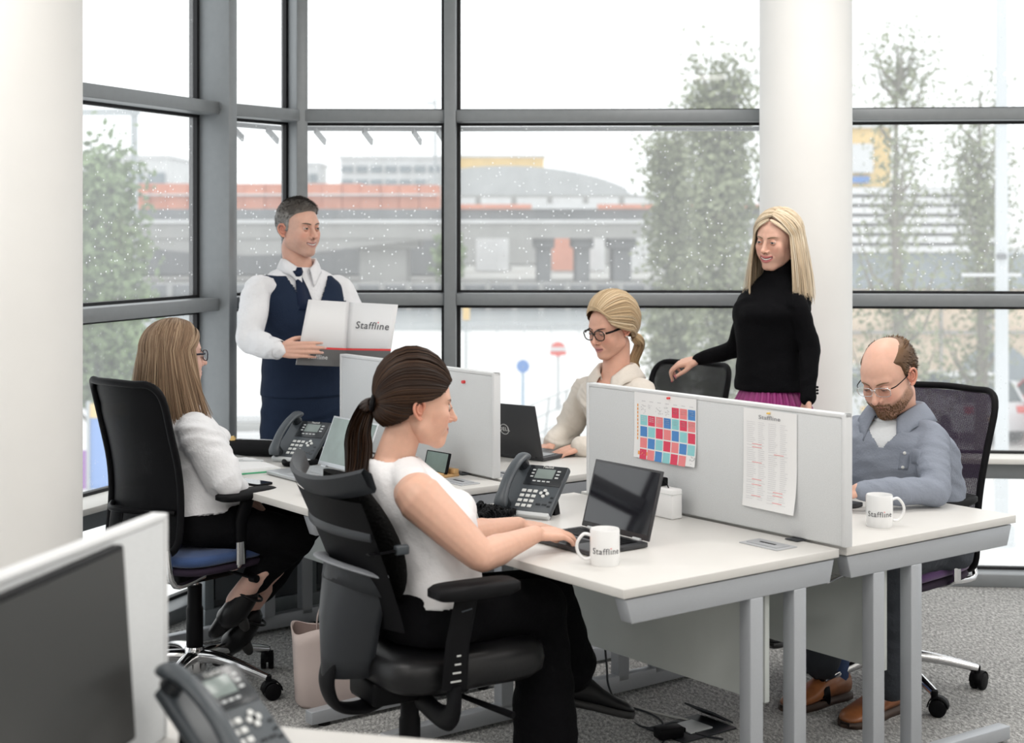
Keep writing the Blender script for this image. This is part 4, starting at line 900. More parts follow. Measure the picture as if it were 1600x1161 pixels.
def mesh_chair(loc, rotz, label, seat_z, seat_m, under_m, mesh_m, back_top=1.13, back_bot=.50, lean=.10, w0=.40, w1=.44, frame_m=None, arms=True, star_yaw=.3, arm_top=.72, arm_w=.275):
    e = empty('office_chair', loc, label, 'chair', rotz); frame_m = frame_m or M_black
    star_base(e, M_chrome, yaw=star_yaw)
    MB().box((0, -.02, seat_z - .10), (.20, .26, .06)).build('mechanism', M_black, e, bevel=.012)
    MB().tube([(.10, .05, seat_z - .10), (.22, .07, seat_z - .115)], .006, 8).build('lever', M_black, e, smooth=True); MB().cyl((.235, .072, seat_z - .117), .014, .03, 14, axis='x').build('knob', M_black, e, smooth=True)
    cushion('seat', .50, .50, seat_z - .045, seat_z + .0, seat_m, e, .02); cushion('seat_base', .49, .49, seat_z - .075, seat_z - .042, under_m, e, .02, puff=0)
    # back frame: a rounded loop, bowed and leaning
    def bp(u, v):   # u in -1..1 across, v in 0..1 up
        w = (w0 + (w1 - w0) * v) / 2; z = back_bot + (back_top - back_bot) * v
        y = -.235 - lean * v - .035 * math.sin(PI * min(1, v * 1.25)) * -1 - (.04 * max(0, v - .85) / .15 * .6) - .05 * (1 - abs(u) ** 2) 
        return (u * w, y, z)
    loop = []
    rr = .16
    for (u, v) in [(-1 + rr, 0), (-.5, 0), (0, 0), (.5, 0), (1 - rr, 0), (1, rr * .5), (1, .3), (1, .5), (1, .7), (1, 1 - rr * .5), (1 - rr, 1), (.5, 1.005), (0, 1.01), (-.5, 1.005), (-1 + rr, 1), (-1, 1 - rr * .5), (-1, .7), (-1, .5), (-1, .3), (-1, rr * .5)]: loop.append(bp(u, v))
    MB().tube(spline(loop, 4, closed=True), .013, 10, closed=True).build('back_frame', frame_m, e, smooth=True)
    n = 22; G = [[bp(-.97 + 1.94 * i / n, .02 + .97 * j / n) for i in range(n + 1)] for j in range(n + 1)]
    # corners pulled in
    for j in range(n + 1):
        vv = .02 + .97 * j / n; k = 1.
        dv = min(vv, 1 - vv)
        if dv < .08: k = 1 - .16 * (1 - math.sqrt(max(0, 1 - (1 - dv / .08) ** 2)))
        G[j] = [(p[0] * k, p[1] + .006, p[2]) for p in G[j]]
    o = MB().grid(G).build('back_mesh', mesh_m, e, smooth=True)
    uvl = o.data.uv_layers.new(name='UVMap'); V = o.data.vertices
    uvd = np.zeros(len(o.data.loops) * 2)
    for li, l in enumerate(o.data.loops): c = V[l.vertex_index].co; uvd[2 * li] = c.x / .0045; uvd[2 * li + 1] = c.z / .0045
    uvl.data.foreach_set('uv', uvd)
    # spine from the mechanism to the back, lumbar bar
    MB().tube(spline([(0, -.12, seat_z - .10), (0, -.27, seat_z - .09), (0, -.345, seat_z + .03), (0, -.335, back_bot + .16)], 5), np.tile([[.012, .032]], (16, 1)), 12, up=(0, 0, 1)).build('back_spine', frame_m if frame_m is not M_black else M_black, e, smooth=True)
    MB().tube(spline([bp(-.9, .24), (0, -.345, back_bot + .15), bp(.9, .24)], 6), .010, 8).build('lumbar_bar', M_black, e, smooth=True)
    MB().tube(spline([(-.17, -.1, seat_z - .085), (-.20, -.25, seat_z - .09), (-.185, -.27, back_bot + .02)], 5), .011, 8).build('side_bar', M_chrome, e, smooth=True)
    MB().tube(spline([(.17, -.1, seat_z - .085), (.20, -.25, seat_z - .09), (.185, -.27, back_bot + .02)], 5), .011, 8).build('side_bar', M_chrome, e, smooth=True)
    if arms:
        for sx in (-1, 1): armrest(e, sx, arm_top, seat_z, arm_w)
    return e
ch_left = mesh_chair(Vector((-1.14, 5.52, 0)), ROT - PI / 2 + .24, 'black mesh back chair with a blue seat under the long haired woman', .53, M_blue, M_dpurple, M_mesh_black, back_top=1.12, back_bot=.54, lean=.05, w0=.385, w1=.37, star_yaw=-.46 - (ROT - PI / 2 + .24), arm_top=.735, arm_w=.255)
ch_right = mesh_chair(Vector((1.345, 5.51, 0)), ROT + PI / 2 + .12, 'purple seated mesh back chair of the bearded man', .48, M_purple, M_dpurple, M_mesh_purple, back_top=1.05, back_bot=.42, lean=.10, w0=.44, w1=.48, star_yaw=-1.30 - (ROT + PI / 2 + .12))
ch_mid = mesh_chair(Vector((.575, 6.52, 0)), ROT + PI / 2 + .18, 'grey mesh back chair whose top rail the standing woman holds', .50, M_purple, M_dpurple, M_mesh_grey, back_top=1.05, back_bot=.50, lean=.07, w0=.42, w1=.40, star_yaw=.2, arms=True)

# task chair of the woman with the ponytail
def task_chair(loc, rotz, label):
    e = empty('office_chair', loc, label, 'chair', rotz); sz = .50
    star_base(e, M_black, yaw=.45); MB().box((0, -.0, sz - .11), (.17, .30, .07)).build('mechanism', M_black, e, bevel=.015)
    MB().tube([(.08, .06, sz - .12), (.30, .16, sz - .15)], [.006, .010], 10).build('lever', M_black, e, smooth=True)
    cushion('seat', .50, .50, sz - .085, sz + .01, M_leather, e, .09, puff=.012)
    MB().tube(spline([(.2 * math.cos(t) * 1.22, .09 + .245 * math.sin(t), sz - .055) for t in np.linspace(0, 2 * PI, 13)[:-1]], 3, closed=True), .003, 6, closed=True).build('seat_piping', M_black, e, smooth=True)
    # curved mesh backrest: side rails, mesh, upper cross bar, flared top rail
    def bp(u, v):
        w = .225 - .055 * v ** 2 * 0 - .03 * (1 - v) ; z = .58 + .36 * v; y = -.155 - .14 * v ** 1.15 + .045 * (u * u); return (u * w, y, z)
    n = 20; G = [[bp(-1 + 2 * i / n, j / n) for i in range(n + 1)] for j in range(n + 1)]
    o = MB().grid(G).build('back_mesh', M_mesh_black, e, smooth=True); uvl = o.data.uv_layers.new(name='UVMap'); V = o.data.vertices; uvd = np.zeros(len(o.data.loops) * 2)
    for li, l in enumerate(o.data.loops): c = V[l.vertex_index].co; uvd[2 * li] = c.x / .004; uvd[2 * li + 1] = c.z / .004
    uvl.data.foreach_set('uv', uvd)
    for sx in (-1, 1): MB().tube([bp(sx, v) for v in np.linspace(-.12, 1, 12)], .014, 10, flat=1.4).build('side_rail', M_darkgrey, e, smooth=True)
    tr = []
    for u in np.linspace(-1.0, 1.0, 19):
        p = bp(u, 1.0); tr.append((p[0], p[1] - .0 + .03 * abs(u) ** 3, p[2] + .01 + .035 * abs(u) ** 2.5))
    G = [[(p[0], p[1] + dy, p[2] + dz) for p in tr] for (dy, dz) in ((.01, -.02), (-.012, .0), (-.03, .035), (-.022, .045), (.0, .03), (.014, -.01))]
    m = MB().grid(G, closed_u=True); m.build('top_rail', M_darkgrey, e, smooth=True)
    MB().tube([(p[0] * .95, p[1] - .004, p[2]) for p in [bp(u, .74) for u in np.linspace(-1, 1, 11)]], .014, 8, flat=.4, up=(0, 1, 0)).build('cross_bar', M_darkgrey, e, smooth=True)
    # wrap-around grey shell at the lower back, then the J-shaped spine
    G = []
    for (z, k, th) in ((.70, 1.0, 0), (.745, 1.06, 0), (.745, 1.0, .03), (.60, .8, .0), (.50, .55, 0), (.44, .42, .01)): G.append([(.155 * k * math.sin(t), -.115 - (.125 * math.cos(t)) * (1 if k > .9 else 1.12), z - (.04 * (1 - math.cos(t)) if z > .65 else 0)) for t in np.linspace(-1.35, 1.35, 21)])
    MB().grid(G[:2] + G[3:]).build('lumbar_shell', M_darkgrey, e, smooth=True, solid=.016)
    rim = [(.167 * math.sin(t), -.115 - .135 * math.cos(t), .755 - .04 * (1 - math.cos(t))) for t in np.linspace(-1.35, 1.35, 25)]
    MB().tube(rim, np.tile([[.007, .022]], (25, 1)), 10, up=(0, 0, 1)).build('shell_rim', mat('mid_grey_plastic', (.24, .25, .27), .4), e, smooth=True)
    MB().tube(spline([(0, -.22, .60), (0, -.235, .50), (0, -.25, .42), (0, -.22, .355), (0, -.14, .34), (0, -.06, .37)], 6), np.tile([[.014, .045]], (31, 1)), 14, up=(0, 1, 0)).build('back_spine', M_black, e, smooth=True)
    # separate cushioned lumbar support strapped to the back
    G = []
    for v in np.linspace(0, 1, 14):
        k = math.sin(PI * (.06 + .88 * v)) ** .4; c = bp(0, v * .95 + .08); G.append([(.180 * k * math.cos(t), c[1] + .085 + .045 * math.sin(t) * k + .015 * math.sin(PI * v), c[2] + .035) for t in np.linspace(0, 2 * PI, 26, endpoint=False)])
    m = MB().grid(G, closed_v=True); m.f += [tuple(range(26))[::-1], tuple(range(13 * 26, 14 * 26))]; m.build('lumbar_cushion', mat('black_plush', (.006, .006, .006), .95, bump=.9, bscale=110, spec=.1), e, smooth=True)
    MB().box((.185, -.115, .80), (.020, .04, .026)).build('strap_clip', M_phone, e, bevel=.005); MB().tube(spline([(.17, -.11, .80), (.195, -.16, .80), (.20, -.22, .80)], 5), np.tile([[.002, .012]], (11, 1)), 8).build('strap', M_black, e, smooth=True)
    for sx in (-1, 1):
        s = sx * .285; top = .715
        p = MB(); G = []
        for (k, z) in ((.85, top - .035), (1, top - .026), (1, top - .008), (.9, top)): G.append([(s + k * .05 * math.copysign(abs(math.cos(t)) ** .6, math.cos(t)), .05 + k * .13 * math.copysign(abs(math.sin(t)) ** .5, math.sin(t)), z) for t in np.linspace(0, 2 * PI, 32, endpoint=False)])
        p.grid(G, closed_v=True); p.f += [tuple(range(32))[::-1], tuple(range(96, 128))]; p.build('armrest_pad', M_blacksoft, e, smooth=True)
        MB().tube([(s, -.01, sz - .06), (s, .0, sz + .06), (s, .03, top - .02)], np.array([[.012, .038], [.012, .036], [.012, .034]]), 16, up=(1, 0, 0)).build('armrest_stem', M_black, e, smooth=True)
        MB().tube(spline([(s, -.01, sz - .05), (s, -.015, sz - .12), (s * .75, -.01, sz - .15), (s * .2, 0, sz - .14)], 5), np.tile([[.014, .034]], (16, 1)), 12, up=(0, 1, 0)).build('armrest_bracket', M_black, e, smooth=True)
        for k in range(4): MB().box((s + sx * .0125, -.012 + .003 * k, sz - .035 + .022 * k), (.002, .030 - .006 * k, .004)).build('height_mark', M_key, e)
        MB().tube([(s + sx * .012, .006, sz + .145), (s + sx * .0125, .036, sz + .15)], .002, 6).build('embossed_line', M_phone, e)
    return e
ch_task = task_chair(Vector((-.285, 4.28, 0)), math.radians(30) - PI / 2, 'black leather seated task chair with a strapped lumbar cushion')
# ================================================================ PEOPLE
def vn(a): a = np.asarray(a, float); return a / max(np.linalg.norm(a), 1e-9)
def V3(v): return np.array([v[0], v[1], v[2]], float)
def capsule(pts, rad, n=14, up=None, sub=5):
    """rounded tapered tube through points; rad scalar list or (rn, rb) list"""
    P = spline([tuple(p) for p in pts], sub) if len(pts) > 2 else np.array([V3(pts[0]) * (1 - t) + V3(pts[1]) * t for t in np.linspace(0, 1, sub + 1)])
    r = np.asarray(rad, float)
    if r.ndim == 1: r = np.stack([r, r], 1)
    tt = np.linspace(0, 1, len(P)) * (len(r) - 1); rr = np.stack([np.interp(tt, np.arange(len(r)), r[:, k]) for k in (0, 1)], 1)
    T, N, B = frames(P, up)
    # rounded ends
    PP, RR = [], []
    for s in (.0, .35, .7): a = math.acos(s) if s else PI / 2; PP.append(P[0] - T[0] * rr[0].mean() * math.cos(math.asin(min(1, s + .02)))); RR.append(rr[0] * max(.05, s))
    PP += list(P); RR += list(rr)
    for s in (.7, .35, .0): PP.append(P[-1] + T[-1] * rr[-1].mean() * math.cos(math.asin(min(1, s + .02)))); RR.append(rr[-1] * max(.05, s))
    return tube(PP, np.array(RR), n, True, None, False, up if up is not None else tuple(N[0]))
def ellip(c, r, M=None, n=20):
    th = np.linspace(0, PI, n // 2 + 1)[1:-1]; a = np.linspace(0, 2 * PI, n, endpoint=False)
    V = [(0, 0, 1)] + [(math.sin(t) * math.cos(b), math.sin(t) * math.sin(b), math.cos(t)) for t in th for b in a] + [(0, 0, -1)]
    V = np.array(V) * np.array(r); k = len(th)
    if M is not None: V = V @ np.array(M).T
    F = [(0, 1 + i, 1 + (i + 1) % n) for i in range(n)]
    for j in range(k - 1): F += [(1 + j * n + i, 1 + (j + 1) * n + i, 1 + (j + 1) * n + (i + 1) % n, 1 + j * n + (i + 1) % n) for i in range(n)]
    F += [(1 + k * n, 1 + (k - 1) * n + (i + 1) % n, 1 + (k - 1) * n + i) for i in range(n)]
    return V + V3(c), F
def loft(secs, n=36, ex=.85):
    """closed body loft: (centre, side vector, front vector, half width, half front, half back)"""
    G = []; a = np.linspace(0, 2 * PI, n, endpoint=False)
    for (c, sd, fr, w, f, b) in secs:
        c, sd, fr = V3(c), vn(sd), vn(fr); ca, sa = np.cos(a), np.sin(a)
        x = np.sign(ca) * np.abs(ca) ** ex * w; y = np.sign(sa) * np.abs(sa) ** ex * np.where(sa > 0, f, b)
        G.append(c + x[:, None] * sd + y[:, None] * fr)
    G = np.array(G); k = len(G); F = []
    for i in range(k - 1): F += [(i * n + j, i * n + (j + 1) % n, (i + 1) * n + (j + 1) % n, (i + 1) * n + j) for j in range(n)]
    F += [tuple(range(n))[::-1], tuple((k - 1) * n + q for q in range(n))]
    return G.reshape(-1, 3), F
def torso_secs(keys, sub=6):
    """interpolate section keys smoothly"""
    rows = [np.concatenate([V3(c), vn(s), vn(f), [w, a, b]]) for (c, s, f, w, a, b) in keys]
    R = spline(rows, sub); return [(r[:3], r[3:6], r[6:9], r[9], r[10], r[11]) for r in R]
def remesh(parts, voxel, smooth=3):
    mb = MB()
    for V, F in parts: mb.add(V, F)
    me = bpy.data.meshes.new('t'); me.from_pydata(np.concatenate(mb.v).tolist(), [], mb.f)
    bm = bmesh.new(); bm.from_mesh(me); bmesh.ops.recalc_face_normals(bm, faces=bm.faces); bm.to_mesh(me); bm.free()
    o = bpy.data.objects.new('t', me); COL.objects.link(o); md = o.modifiers.new('r', 'REMESH'); md.mode = 'VOXEL'; md.voxel_size = voxel; md.adaptivity = 0
    dg = bpy.context.evaluated_depsgraph_get(); ev = o.evaluated_get(dg); m2 = ev.to_mesh()
    nv = len(m2.vertices); V = np.empty(nv * 3); m2.vertices.foreach_get('co', V); V = V.reshape(-1, 3)
    nl = len(m2.loops); L = np.empty(nl, int); m2.loops.foreach_get('vertex_index', L); npoly = len(m2.polygons); ls = np.empty(npoly, int); m2.polygons.foreach_get('loop_start', ls); lt = np.empty(npoly, int); m2.polygons.foreach_get('loop_total', lt)
    ne = len(m2.edges); E = np.empty(ne * 2, int); m2.edges.foreach_get('vertices', E); E = E.reshape(-1, 2)
    ev.to_mesh_clear(); bpy.data.objects.remove(o); bpy.data.meshes.remove(me)
    V = lap(V, E, smooth)
    if (lt == 4).all(): F = L.reshape(-1, 4)
    else: F = [tuple(L[a:a + b]) for a, b in zip(ls, lt)]
    return V, F, E
def lap(V, E, it, lam=.5):
    deg = np.bincount(E.ravel(), minlength=len(V)).astype(float); deg[deg == 0] = 1
    for _ in range(it):
        A = np.stack([np.bincount(E[:, 0], V[E[:, 1], k], len(V)) + np.bincount(E[:, 1], V[E[:, 0], k], len(V)) for k in range(3)], 1) / deg[:, None]
        V = V + (A - V) * lam
    return V
def normals(V, F):
    F = np.asarray(F); n = np.cross(V[F[:, 2]] - V[F[:, 0]], V[F[:, 3]] - V[F[:, 1]]); N = np.zeros_like(V)
    for k in range(4): 
        for c in range(3): N[:, c] += np.bincount(F[:, k], n[:, c], len(V))
    return N / np.maximum(np.linalg.norm(N, axis=1, keepdims=True), 1e-9)
def wrinkle(V, F, amp, freq, seed=0, direction=None, ridged=True):
    """cloth folds: warped sine noise along the normals"""
    r = np.random.RandomState(seed); N = normals(V, F); s = np.zeros(len(V)); P = V * freq
    w = np.stack([np.sin(P @ r.randn(3) * .6 + r.rand() * 6) for _ in range(3)], 1) * 1.3
    P2 = P + w
    for k in range(7):
        d = vn(r.randn(3)); 
        if direction is not None: d = vn(d * .55 + V3(direction) * (1 if k % 2 else -1))
        v = np.sin(P2 @ d * (1.2 + .5 * k) + r.rand() * 6.28)
        s += ((1 - np.abs(v)) * 2 - 1 if ridged and k % 2 else v) / (1 + .45 * k)
    return V + N * (s * amp)[:, None]
def to_obj(name, V, F, m, parent, col=None, base=None, smooth=True, label=None, solid=0.):
    me = bpy.data.meshes.new(name); V = np.asarray(V, float)
    if base is not None: V = V - V3(base)
    me.from_pydata(V.tolist(), [], [tuple(int(i) for i in f) for f in F]); 
    if smooth: me.shade_smooth()
    if m: me.materials.append(m)
    if col is not None:
        a = me.color_attributes.new('Col', 'FLOAT_COLOR', 'POINT'); c = np.ones((len(V), 4)); c[:, :3] = col; a.data.foreach_set('color', c.ravel())
    o = bpy.data.objects.new(name, me); COL.objects.link(o); o.parent = parent
    if label: o['label'] = label
    if solid: md = o.modifiers.new('thick', 'SOLIDIFY'); md.thickness = solid; md.offset = 0
    return o
class Bag:
    """vertices, faces, colours"""
    def __init__(s): s.V = []; s.F = []; s.C = []; s.n = 0
    def add(s, V, F, col):
        V = np.asarray(V, float); k = s.n; s.V.append(V); s.F += [tuple(int(i) + k for i in f) for f in F]; c = np.broadcast_to(np.asarray(col, float), (len(V), 3)); s.C.append(c); s.n += len(V)
    def obj(s, name, m, parent, base, **k): return to_obj(name, np.concatenate(s.V), s.F, m, parent, np.concatenate(s.C), base, **k)

# ---------------- head: signed distances smoothly blended, rays cast from inside out
def smin(a, b, k): h = np.clip(.5 + .5 * (b - a) / k, 0, 1); return b * (1 - h) + a * h - k * h * (1 - h)
def smax(a, b, k): return -smin(-a, -b, k)
def sd_e(P, c, r): c = np.array(c); r = np.array(r); q = (P - c) / r; k0 = np.linalg.norm(q, axis=1); k1 = np.linalg.norm(q / r, axis=1); return k0 * (k0 - 1) / np.maximum(k1, 1e-6)
def sd_c(P, a, b, ra, rb): a = np.array(a); b = np.array(b); ab = b - a; t = np.clip((P - a) @ ab / (ab @ ab), 0, 1); return np.linalg.norm(P - a - t[:, None] * ab, axis=1) - (ra + (rb - ra) * t)
HP = dict(jaw=1., chin=1., nose=1., smile=.0, brow=1., cheek=1., full=1., lips=1., neck=1., open=.0)
def head_sdf(P, h):
    X = np.abs(P[:, 0]); Q = P.copy(); Q[:, 0] = X; J = h['jaw']; sm = h['smile']
    d = sd_e(P, (0, -.014, .032), (.0745, .097, .086))
    d = smin(d, sd_e(P, (0, .022, -.035), (.061 * J, .066, .074)), .03)
    d = smin(d, sd_e(P, (0, .045, .030), (.058, .042, .050)), .02)                      # forehead
    d = smin(d, sd_c(Q, (.052 * J, .004, -.062), (.016, .064, -.100), .016, .017), .028)  # jaw line
    d = smin(d, sd_e(P, (0, .073, -.098), (.019 * J, .018, .018 * h['chin'])), .02)
    d = smin(d, sd_e(Q, (.040, .062 + .003 * sm, -.026 + .004 * sm), (.020, .018, .018)), .024 * h['cheek'])       # cheek
    d = smin(d, sd_e(Q, (.036, .058, -.05), (.020, .02, .022)), .026)
    d = smin(d, sd_c(Q, (.008, .086, .021), (.040, .074, .024), .007 * h['brow'], .007 * h['brow']), .016)
    d = smin(d, sd_e(P, (0, .078, -.066), (.026, .018, .022)), .018)                     # muzzle
    d = smax(d, -sd_e(Q, (.031, .100, .001), (.0185, .0155, .0125)), .014)               # sockets
    d = smin(d, sd_e(Q, (.0315, .0785, .000), (.0135, .0105, .0110)), .004)               # lids
    n = h['nose']
    d = smin(d, sd_c(P, (0, .086, .014), (0, .104 + .006 * n, -.028), .0068, .0080), .010)
    d = smin(d, sd_e(P, (0, .107 + .006 * n, -.034), (.0090, .0095, .0085)), .008)
    d = smin(d, sd_e(Q, (.0125, .096, -.038), (.0070, .0095, .0070)), .006)              # wings
    d = smax(d, -sd_e(Q, (.0060, .103, -.045), (.0034, .006, .0030)), .003)              # nostrils
    d = smax(d, -sd_c(P, (0, .104, -.047), (0, .102, -.057), .0020, .0022), .005)        # philtrum
    # mouth
    w = .0225 + .005 * sm; up = .0065 * sm; y0 = .0965; L = h['lips']; o = h['open']
    mc = lambda x: -.0680 + up * (x / w) ** 2
    zc = -.0680 + up * np.clip(X / w, 0, 1.3) ** 2; yc = y0 - .30 * X ** 2 / .0225 * 1.0
    k = np.clip(1 - (X / (w * 1.02)) ** 2, 0, 1)
    ul = np.sqrt((P[:, 2] - zc - .0042 - o * .5) ** 2 + (P[:, 1] - yc + .003) ** 2) - .0058 * L * np.sqrt(k) + .0008
    ll = np.sqrt((P[:, 2] - zc + .0052 + o * .5) ** 2 + (P[:, 1] - yc + .004) ** 2) - .0068 * L * np.sqrt(k) + .0008
    d = smin(d, ul, .004); d = smin(d, ll, .004)
    slit = np.sqrt(((P[:, 2] - zc) / (1 + o * 220 * k)) ** 2 + ((P[:, 1] - yc - .003) * .35) ** 2) - (.0016 if o > 0 else .0010)
    d = smax(d, -np.where(X < w * .97, slit, .01), .002)
    # smile crease
    d = smax(d, -sd_c(Q, (.0165, .099, -.040), (w + .008, .086, -.066 + up), .0012, .0010) + .0002, .007)
    return d
def surf_front(h, x, z):
    P = np.stack([np.broadcast_to(x, np.shape(z)) * 1., np.full(np.shape(z), .15), np.asarray(z, float)], 1)
    for _ in range(60): P[:, 1] -= head_sdf(P, h) * .8
    return P
def surf_dir(h, D, c=(0, 0, 0), f=None):
    f = f or head_sdf; D = D / np.linalg.norm(D, axis=1, keepdims=True); t = np.full(len(D), .22)
    for _ in range(70): t -= f(np.array(c) + D * t[:, None], h) * .75
    return np.array(c) + D * t[:, None]
SKIN = (.60, .335, .235)
def make_head(bag, M, T, h, skin=SKIN, lipc=(.50, .17, .15), browc=(.10, .06, .04), iris=(.12, .20, .26), lid=.55, look=(0, 0), paint=None, ears=True, teeth=False, lash=(.03, .02, .02), na=150, ne=124, lidc=None):
    """head in its own frame (x side, y face, z up), then M (3x3) and T place it"""
    M = np.array(M); put = lambda V: (V * h.get('size', 1.)) @ M.T + V3(T)
    t = np.linspace(0, 2 * PI, na, endpoint=False); az = t - .62 * np.sin(t); el = np.linspace(-PI / 2, PI / 2, ne + 2)[1:-1]; el = el - .10 * np.cos(el) - .16 * np.sin(2 * (el + .35)) * np.cos(el)
    el = np.clip(np.sort(el), -1.55, 1.55)
    D = np.array([(math.cos(e) * math.sin(a), math.cos(e) * math.cos(a), math.sin(e)) for e in el for a in az]); D = np.concatenate([D, [(0, 0, -1), (0, 0, 1)]])
    P = surf_dir(h, D, (0, .012, -.014))
    F = [(i * na + j, i * na + (j + 1) % na, (i + 1) * na + (j + 1) % na, (i + 1) * na + j) for i in range(ne - 1) for j in range(na)]
    b, tp = ne * na, ne * na + 1; F += [(b, (j + 1) % na, j) for j in range(na)] + [(tp, (ne - 1) * na + j, (ne - 1) * na + (j + 1) % na) for j in range(na)]
    C = np.tile(np.array(skin), (len(P), 1)); X, Y, Z = P[:, 0], P[:, 1], P[:, 2]; ax = np.abs(X)
    def mixc(mask, c): nonlocal C; C = C * (1 - mask[:, None]) + np.array(c) * mask[:, None]
    g = lambda v, s: np.exp(-(v / s) ** 2)
    fr = Y > .03
    mixc(.42 * g(ax - .043, .018) * g(Z + .032, .02) * fr, (skin[0] * 1.02, skin[1] * .68, skin[2] * .66))      # blush
    mixc(.35 * g(X, .012) * g(Z + .035, .012) * fr, (skin[0] * 1.0, skin[1] * .7, skin[2] * .68))
    mixc(.30 * g(ax - .031, .017) * g(Z - .006, .009) * fr, (skin[0] * .72, skin[1] * .60, skin[2] * .62))       # lids
    sm = h['smile']; w = .0225 + .005 * sm; up = .0065 * sm; zc = -.0680 + up * (ax / w) ** 2
    k = np.clip(1 - (ax / w) ** 2, 0, 1); lm = 1 / (1 + np.exp(-((.0105 * np.sqrt(k) * h['lips'] + h['open'] * .5) - np.abs(Z - zc + .0006)) / .0009)) * (ax < w) * (Y > .06)
    mixc(lm * .9, lipc)
    mixc(g(Z - zc, .0013 + h['open'] * .5) * (ax < w * .98) * (Y > .06) * (.9), (.10, .03, .03))
    mixc(np.clip(g(ax - .006, .0035) * g(Z + .0455, .003), 0, 1) * (Y > .09) * .8, (.12, .04, .03))
    if paint: 
        for mask, c in paint(P): mixc(mask, c)
    bag.add(put(P), F, C)
    if teeth:
        tw = w * .80; xs = np.linspace(-tw, tw, 13); q = surf_front(h, xs, np.full(13, -.060)); G = []
        for (dz, dy) in ((.0030, -.004), (.0, -.0028), (-.0052 - h['open'] * .3, -.0030)): G.append([(x, .0985 - .30 * x * x / .0225 + dy, -.0675 + up * (x / w) ** 2 + dz * (1 - .6 * abs(x / tw) ** 3)) for x in xs])
        m = MB().grid(G); bag.add(put(m.v[0]), m.f, (.80, .77, .70))
    # eyeballs, lids, lashes, brows
    for s in (-1, 1):
        c = np.array((s * .0315, .0785, .0005)); R = .0122
        dx, dz = look; e = Matrix.Rotation(-dx, 3, 'Z') @ Matrix.Rotation(dz, 3, 'X'); e = np.array(e); V = [(0, 1, 0)]; CC = [(.01, .01, .01)]; n = 24
        ring_a = [.10, .17, .19, .36, .42, .46, .8, 1.2, 1.6]
        for r_ in ring_a:
            V += [(math.sin(r_) * math.cos(q), math.cos(r_), math.sin(r_) * math.sin(q)) for q in np.linspace(0, 2 * PI, n, endpoint=False)]
            CC += [(.01, .01, .01) if r_ < .18 else (iris if r_ < .38 else ((iris[0] * .4, iris[1] * .4, iris[2] * .4) if r_ < .43 else (.72, .70, .68)))] * n
        V = (np.array(V) * R) @ e.T + c; FF = [(0, 1 + i, 1 + (i + 1) % n) for i in range(n)] + [(1 + j * n + i, 1 + (j + 1) * n + i, 1 + (j + 1) * n + (i + 1) % n, 1 + j * n + (i + 1) % n) for j in range(len(ring_a) - 1) for i in range(n)]
        bag.add(put(V + np.array((0, .0022, 0))), FF, CC)
        lc = lidc or (skin[0] * .88, skin[1] * .80, skin[2] * .78)
        for (sgn, opn) in ((1, lid), (-1, .42 * min(1, lid + .35))):
            G = []; A = np.linspace(-1.15, 1.15, 19)
            for q in np.linspace(0, 1, 6):
                row = []
                for a_ in A:
                    edge = opn * (max(0, math.cos(a_ * 1.36)) ** .8) * .62 - .06 * (a_ * s) * sgn; be = edge + (1.45 - edge) * q
                    rr = R + .0016; v = np.array((math.sin(a_) * math.cos(be), math.cos(a_) * math.cos(be), math.sin(be) * sgn)) * rr; row.append(v + c + np.array((0, .0022, 0)))
                G.append(row)
            m = MB().grid(G); bag.add(put(m.v[0]), m.f, lc)
            if lash is not None:
                ed = np.array(G[0]); off = np.array((0, .0008, .0002 * sgn)); V_, F_ = tube(put(ed + off), (.0009 if sgn > 0 else .0004) * np.sin(np.linspace(.15, PI - .15, 19)), 6); bag.add(V_, F_, lash if sgn > 0 else (skin[0] * .5, skin[1] * .38, skin[2] * .36))
        if browc is not None:
            bx = np.linspace(.012, .050, 12); bzv = .0175 + h.get('browz', 0) + .0055 * np.sin((bx - .010) / .042 * 2.3) ; q = surf_front(h, s * bx, bzv); q[:, 1] += .0003
            V_, F_ = tube(put(q), np.stack([.0011 + 0 * bx, .0028 * np.interp(bx, (.012, .02, .038, .05), (.75, 1.1, .9, .25))], 1) * h.get('browk', 1), 8, up=tuple(M @ np.array((0, 1, 0)))); bag.add(V_, F_, browc)
    if ears:
        for s in (-1, 1):
            ec = np.array((s * .074, -.010, -.008)); pl = lambda y, z, o: ec + np.array((s * o, y * .9, z * .9))
            helix = spline([pl(.012, -.002, -.002), pl(.014, .016, .004), pl(.004, .028, .009), pl(-.012, .027, .013), pl(-.021, .012, .015), pl(-.018, -.006, .013), pl(-.009, -.020, .009), pl(.003, -.030, .004), pl(.010, -.026, .000)], 4)
            V_, F_ = tube(put(helix), .0040, 8); bag.add(V_, F_, (skin[0] * 1.0, skin[1] * .78, skin[2] * .74))
            V_, F_ = ellip((0, 0, 0), (.0035, .016, .024)); R_ = Matrix.Rotation(s * .42, 3, 'Z'); bag.add(put(V_ @ np.array(R_).T + ec + np.array((s * .004, -.002, 0))), F_, (skin[0] * .80, skin[1] * .55, skin[2] * .50))
            V_, F_ = tube(put(spline([pl(.006, -.012, .004), pl(-.006, -.008, .009), pl(-.010, .006, .011), pl(-.003, .018, .009)], 4)), .0028, 8); bag.add(V_, F_, (skin[0] * .95, skin[1] * .72, skin[2] * .68))
            V_, F_ = ellip(put(np.array([pl(.003, -.026, .003)]))[0], (.0045, .005, .006)); bag.add(V_, F_, (skin[0] * 1.0, skin[1] * .76, skin[2] * .72))
def headM(f, up=(0, 0, 1), roll=0.):
    """columns: side (x), face (y), up (z)"""
    y = vn(f); x = vn(np.cross(y, V3(up))); z = np.cross(x, y)
    M = np.stack([x, y, z], 1)
    if roll: M = M @ np.array(Matrix.Rotation(roll, 3, 'Y'))
    return M

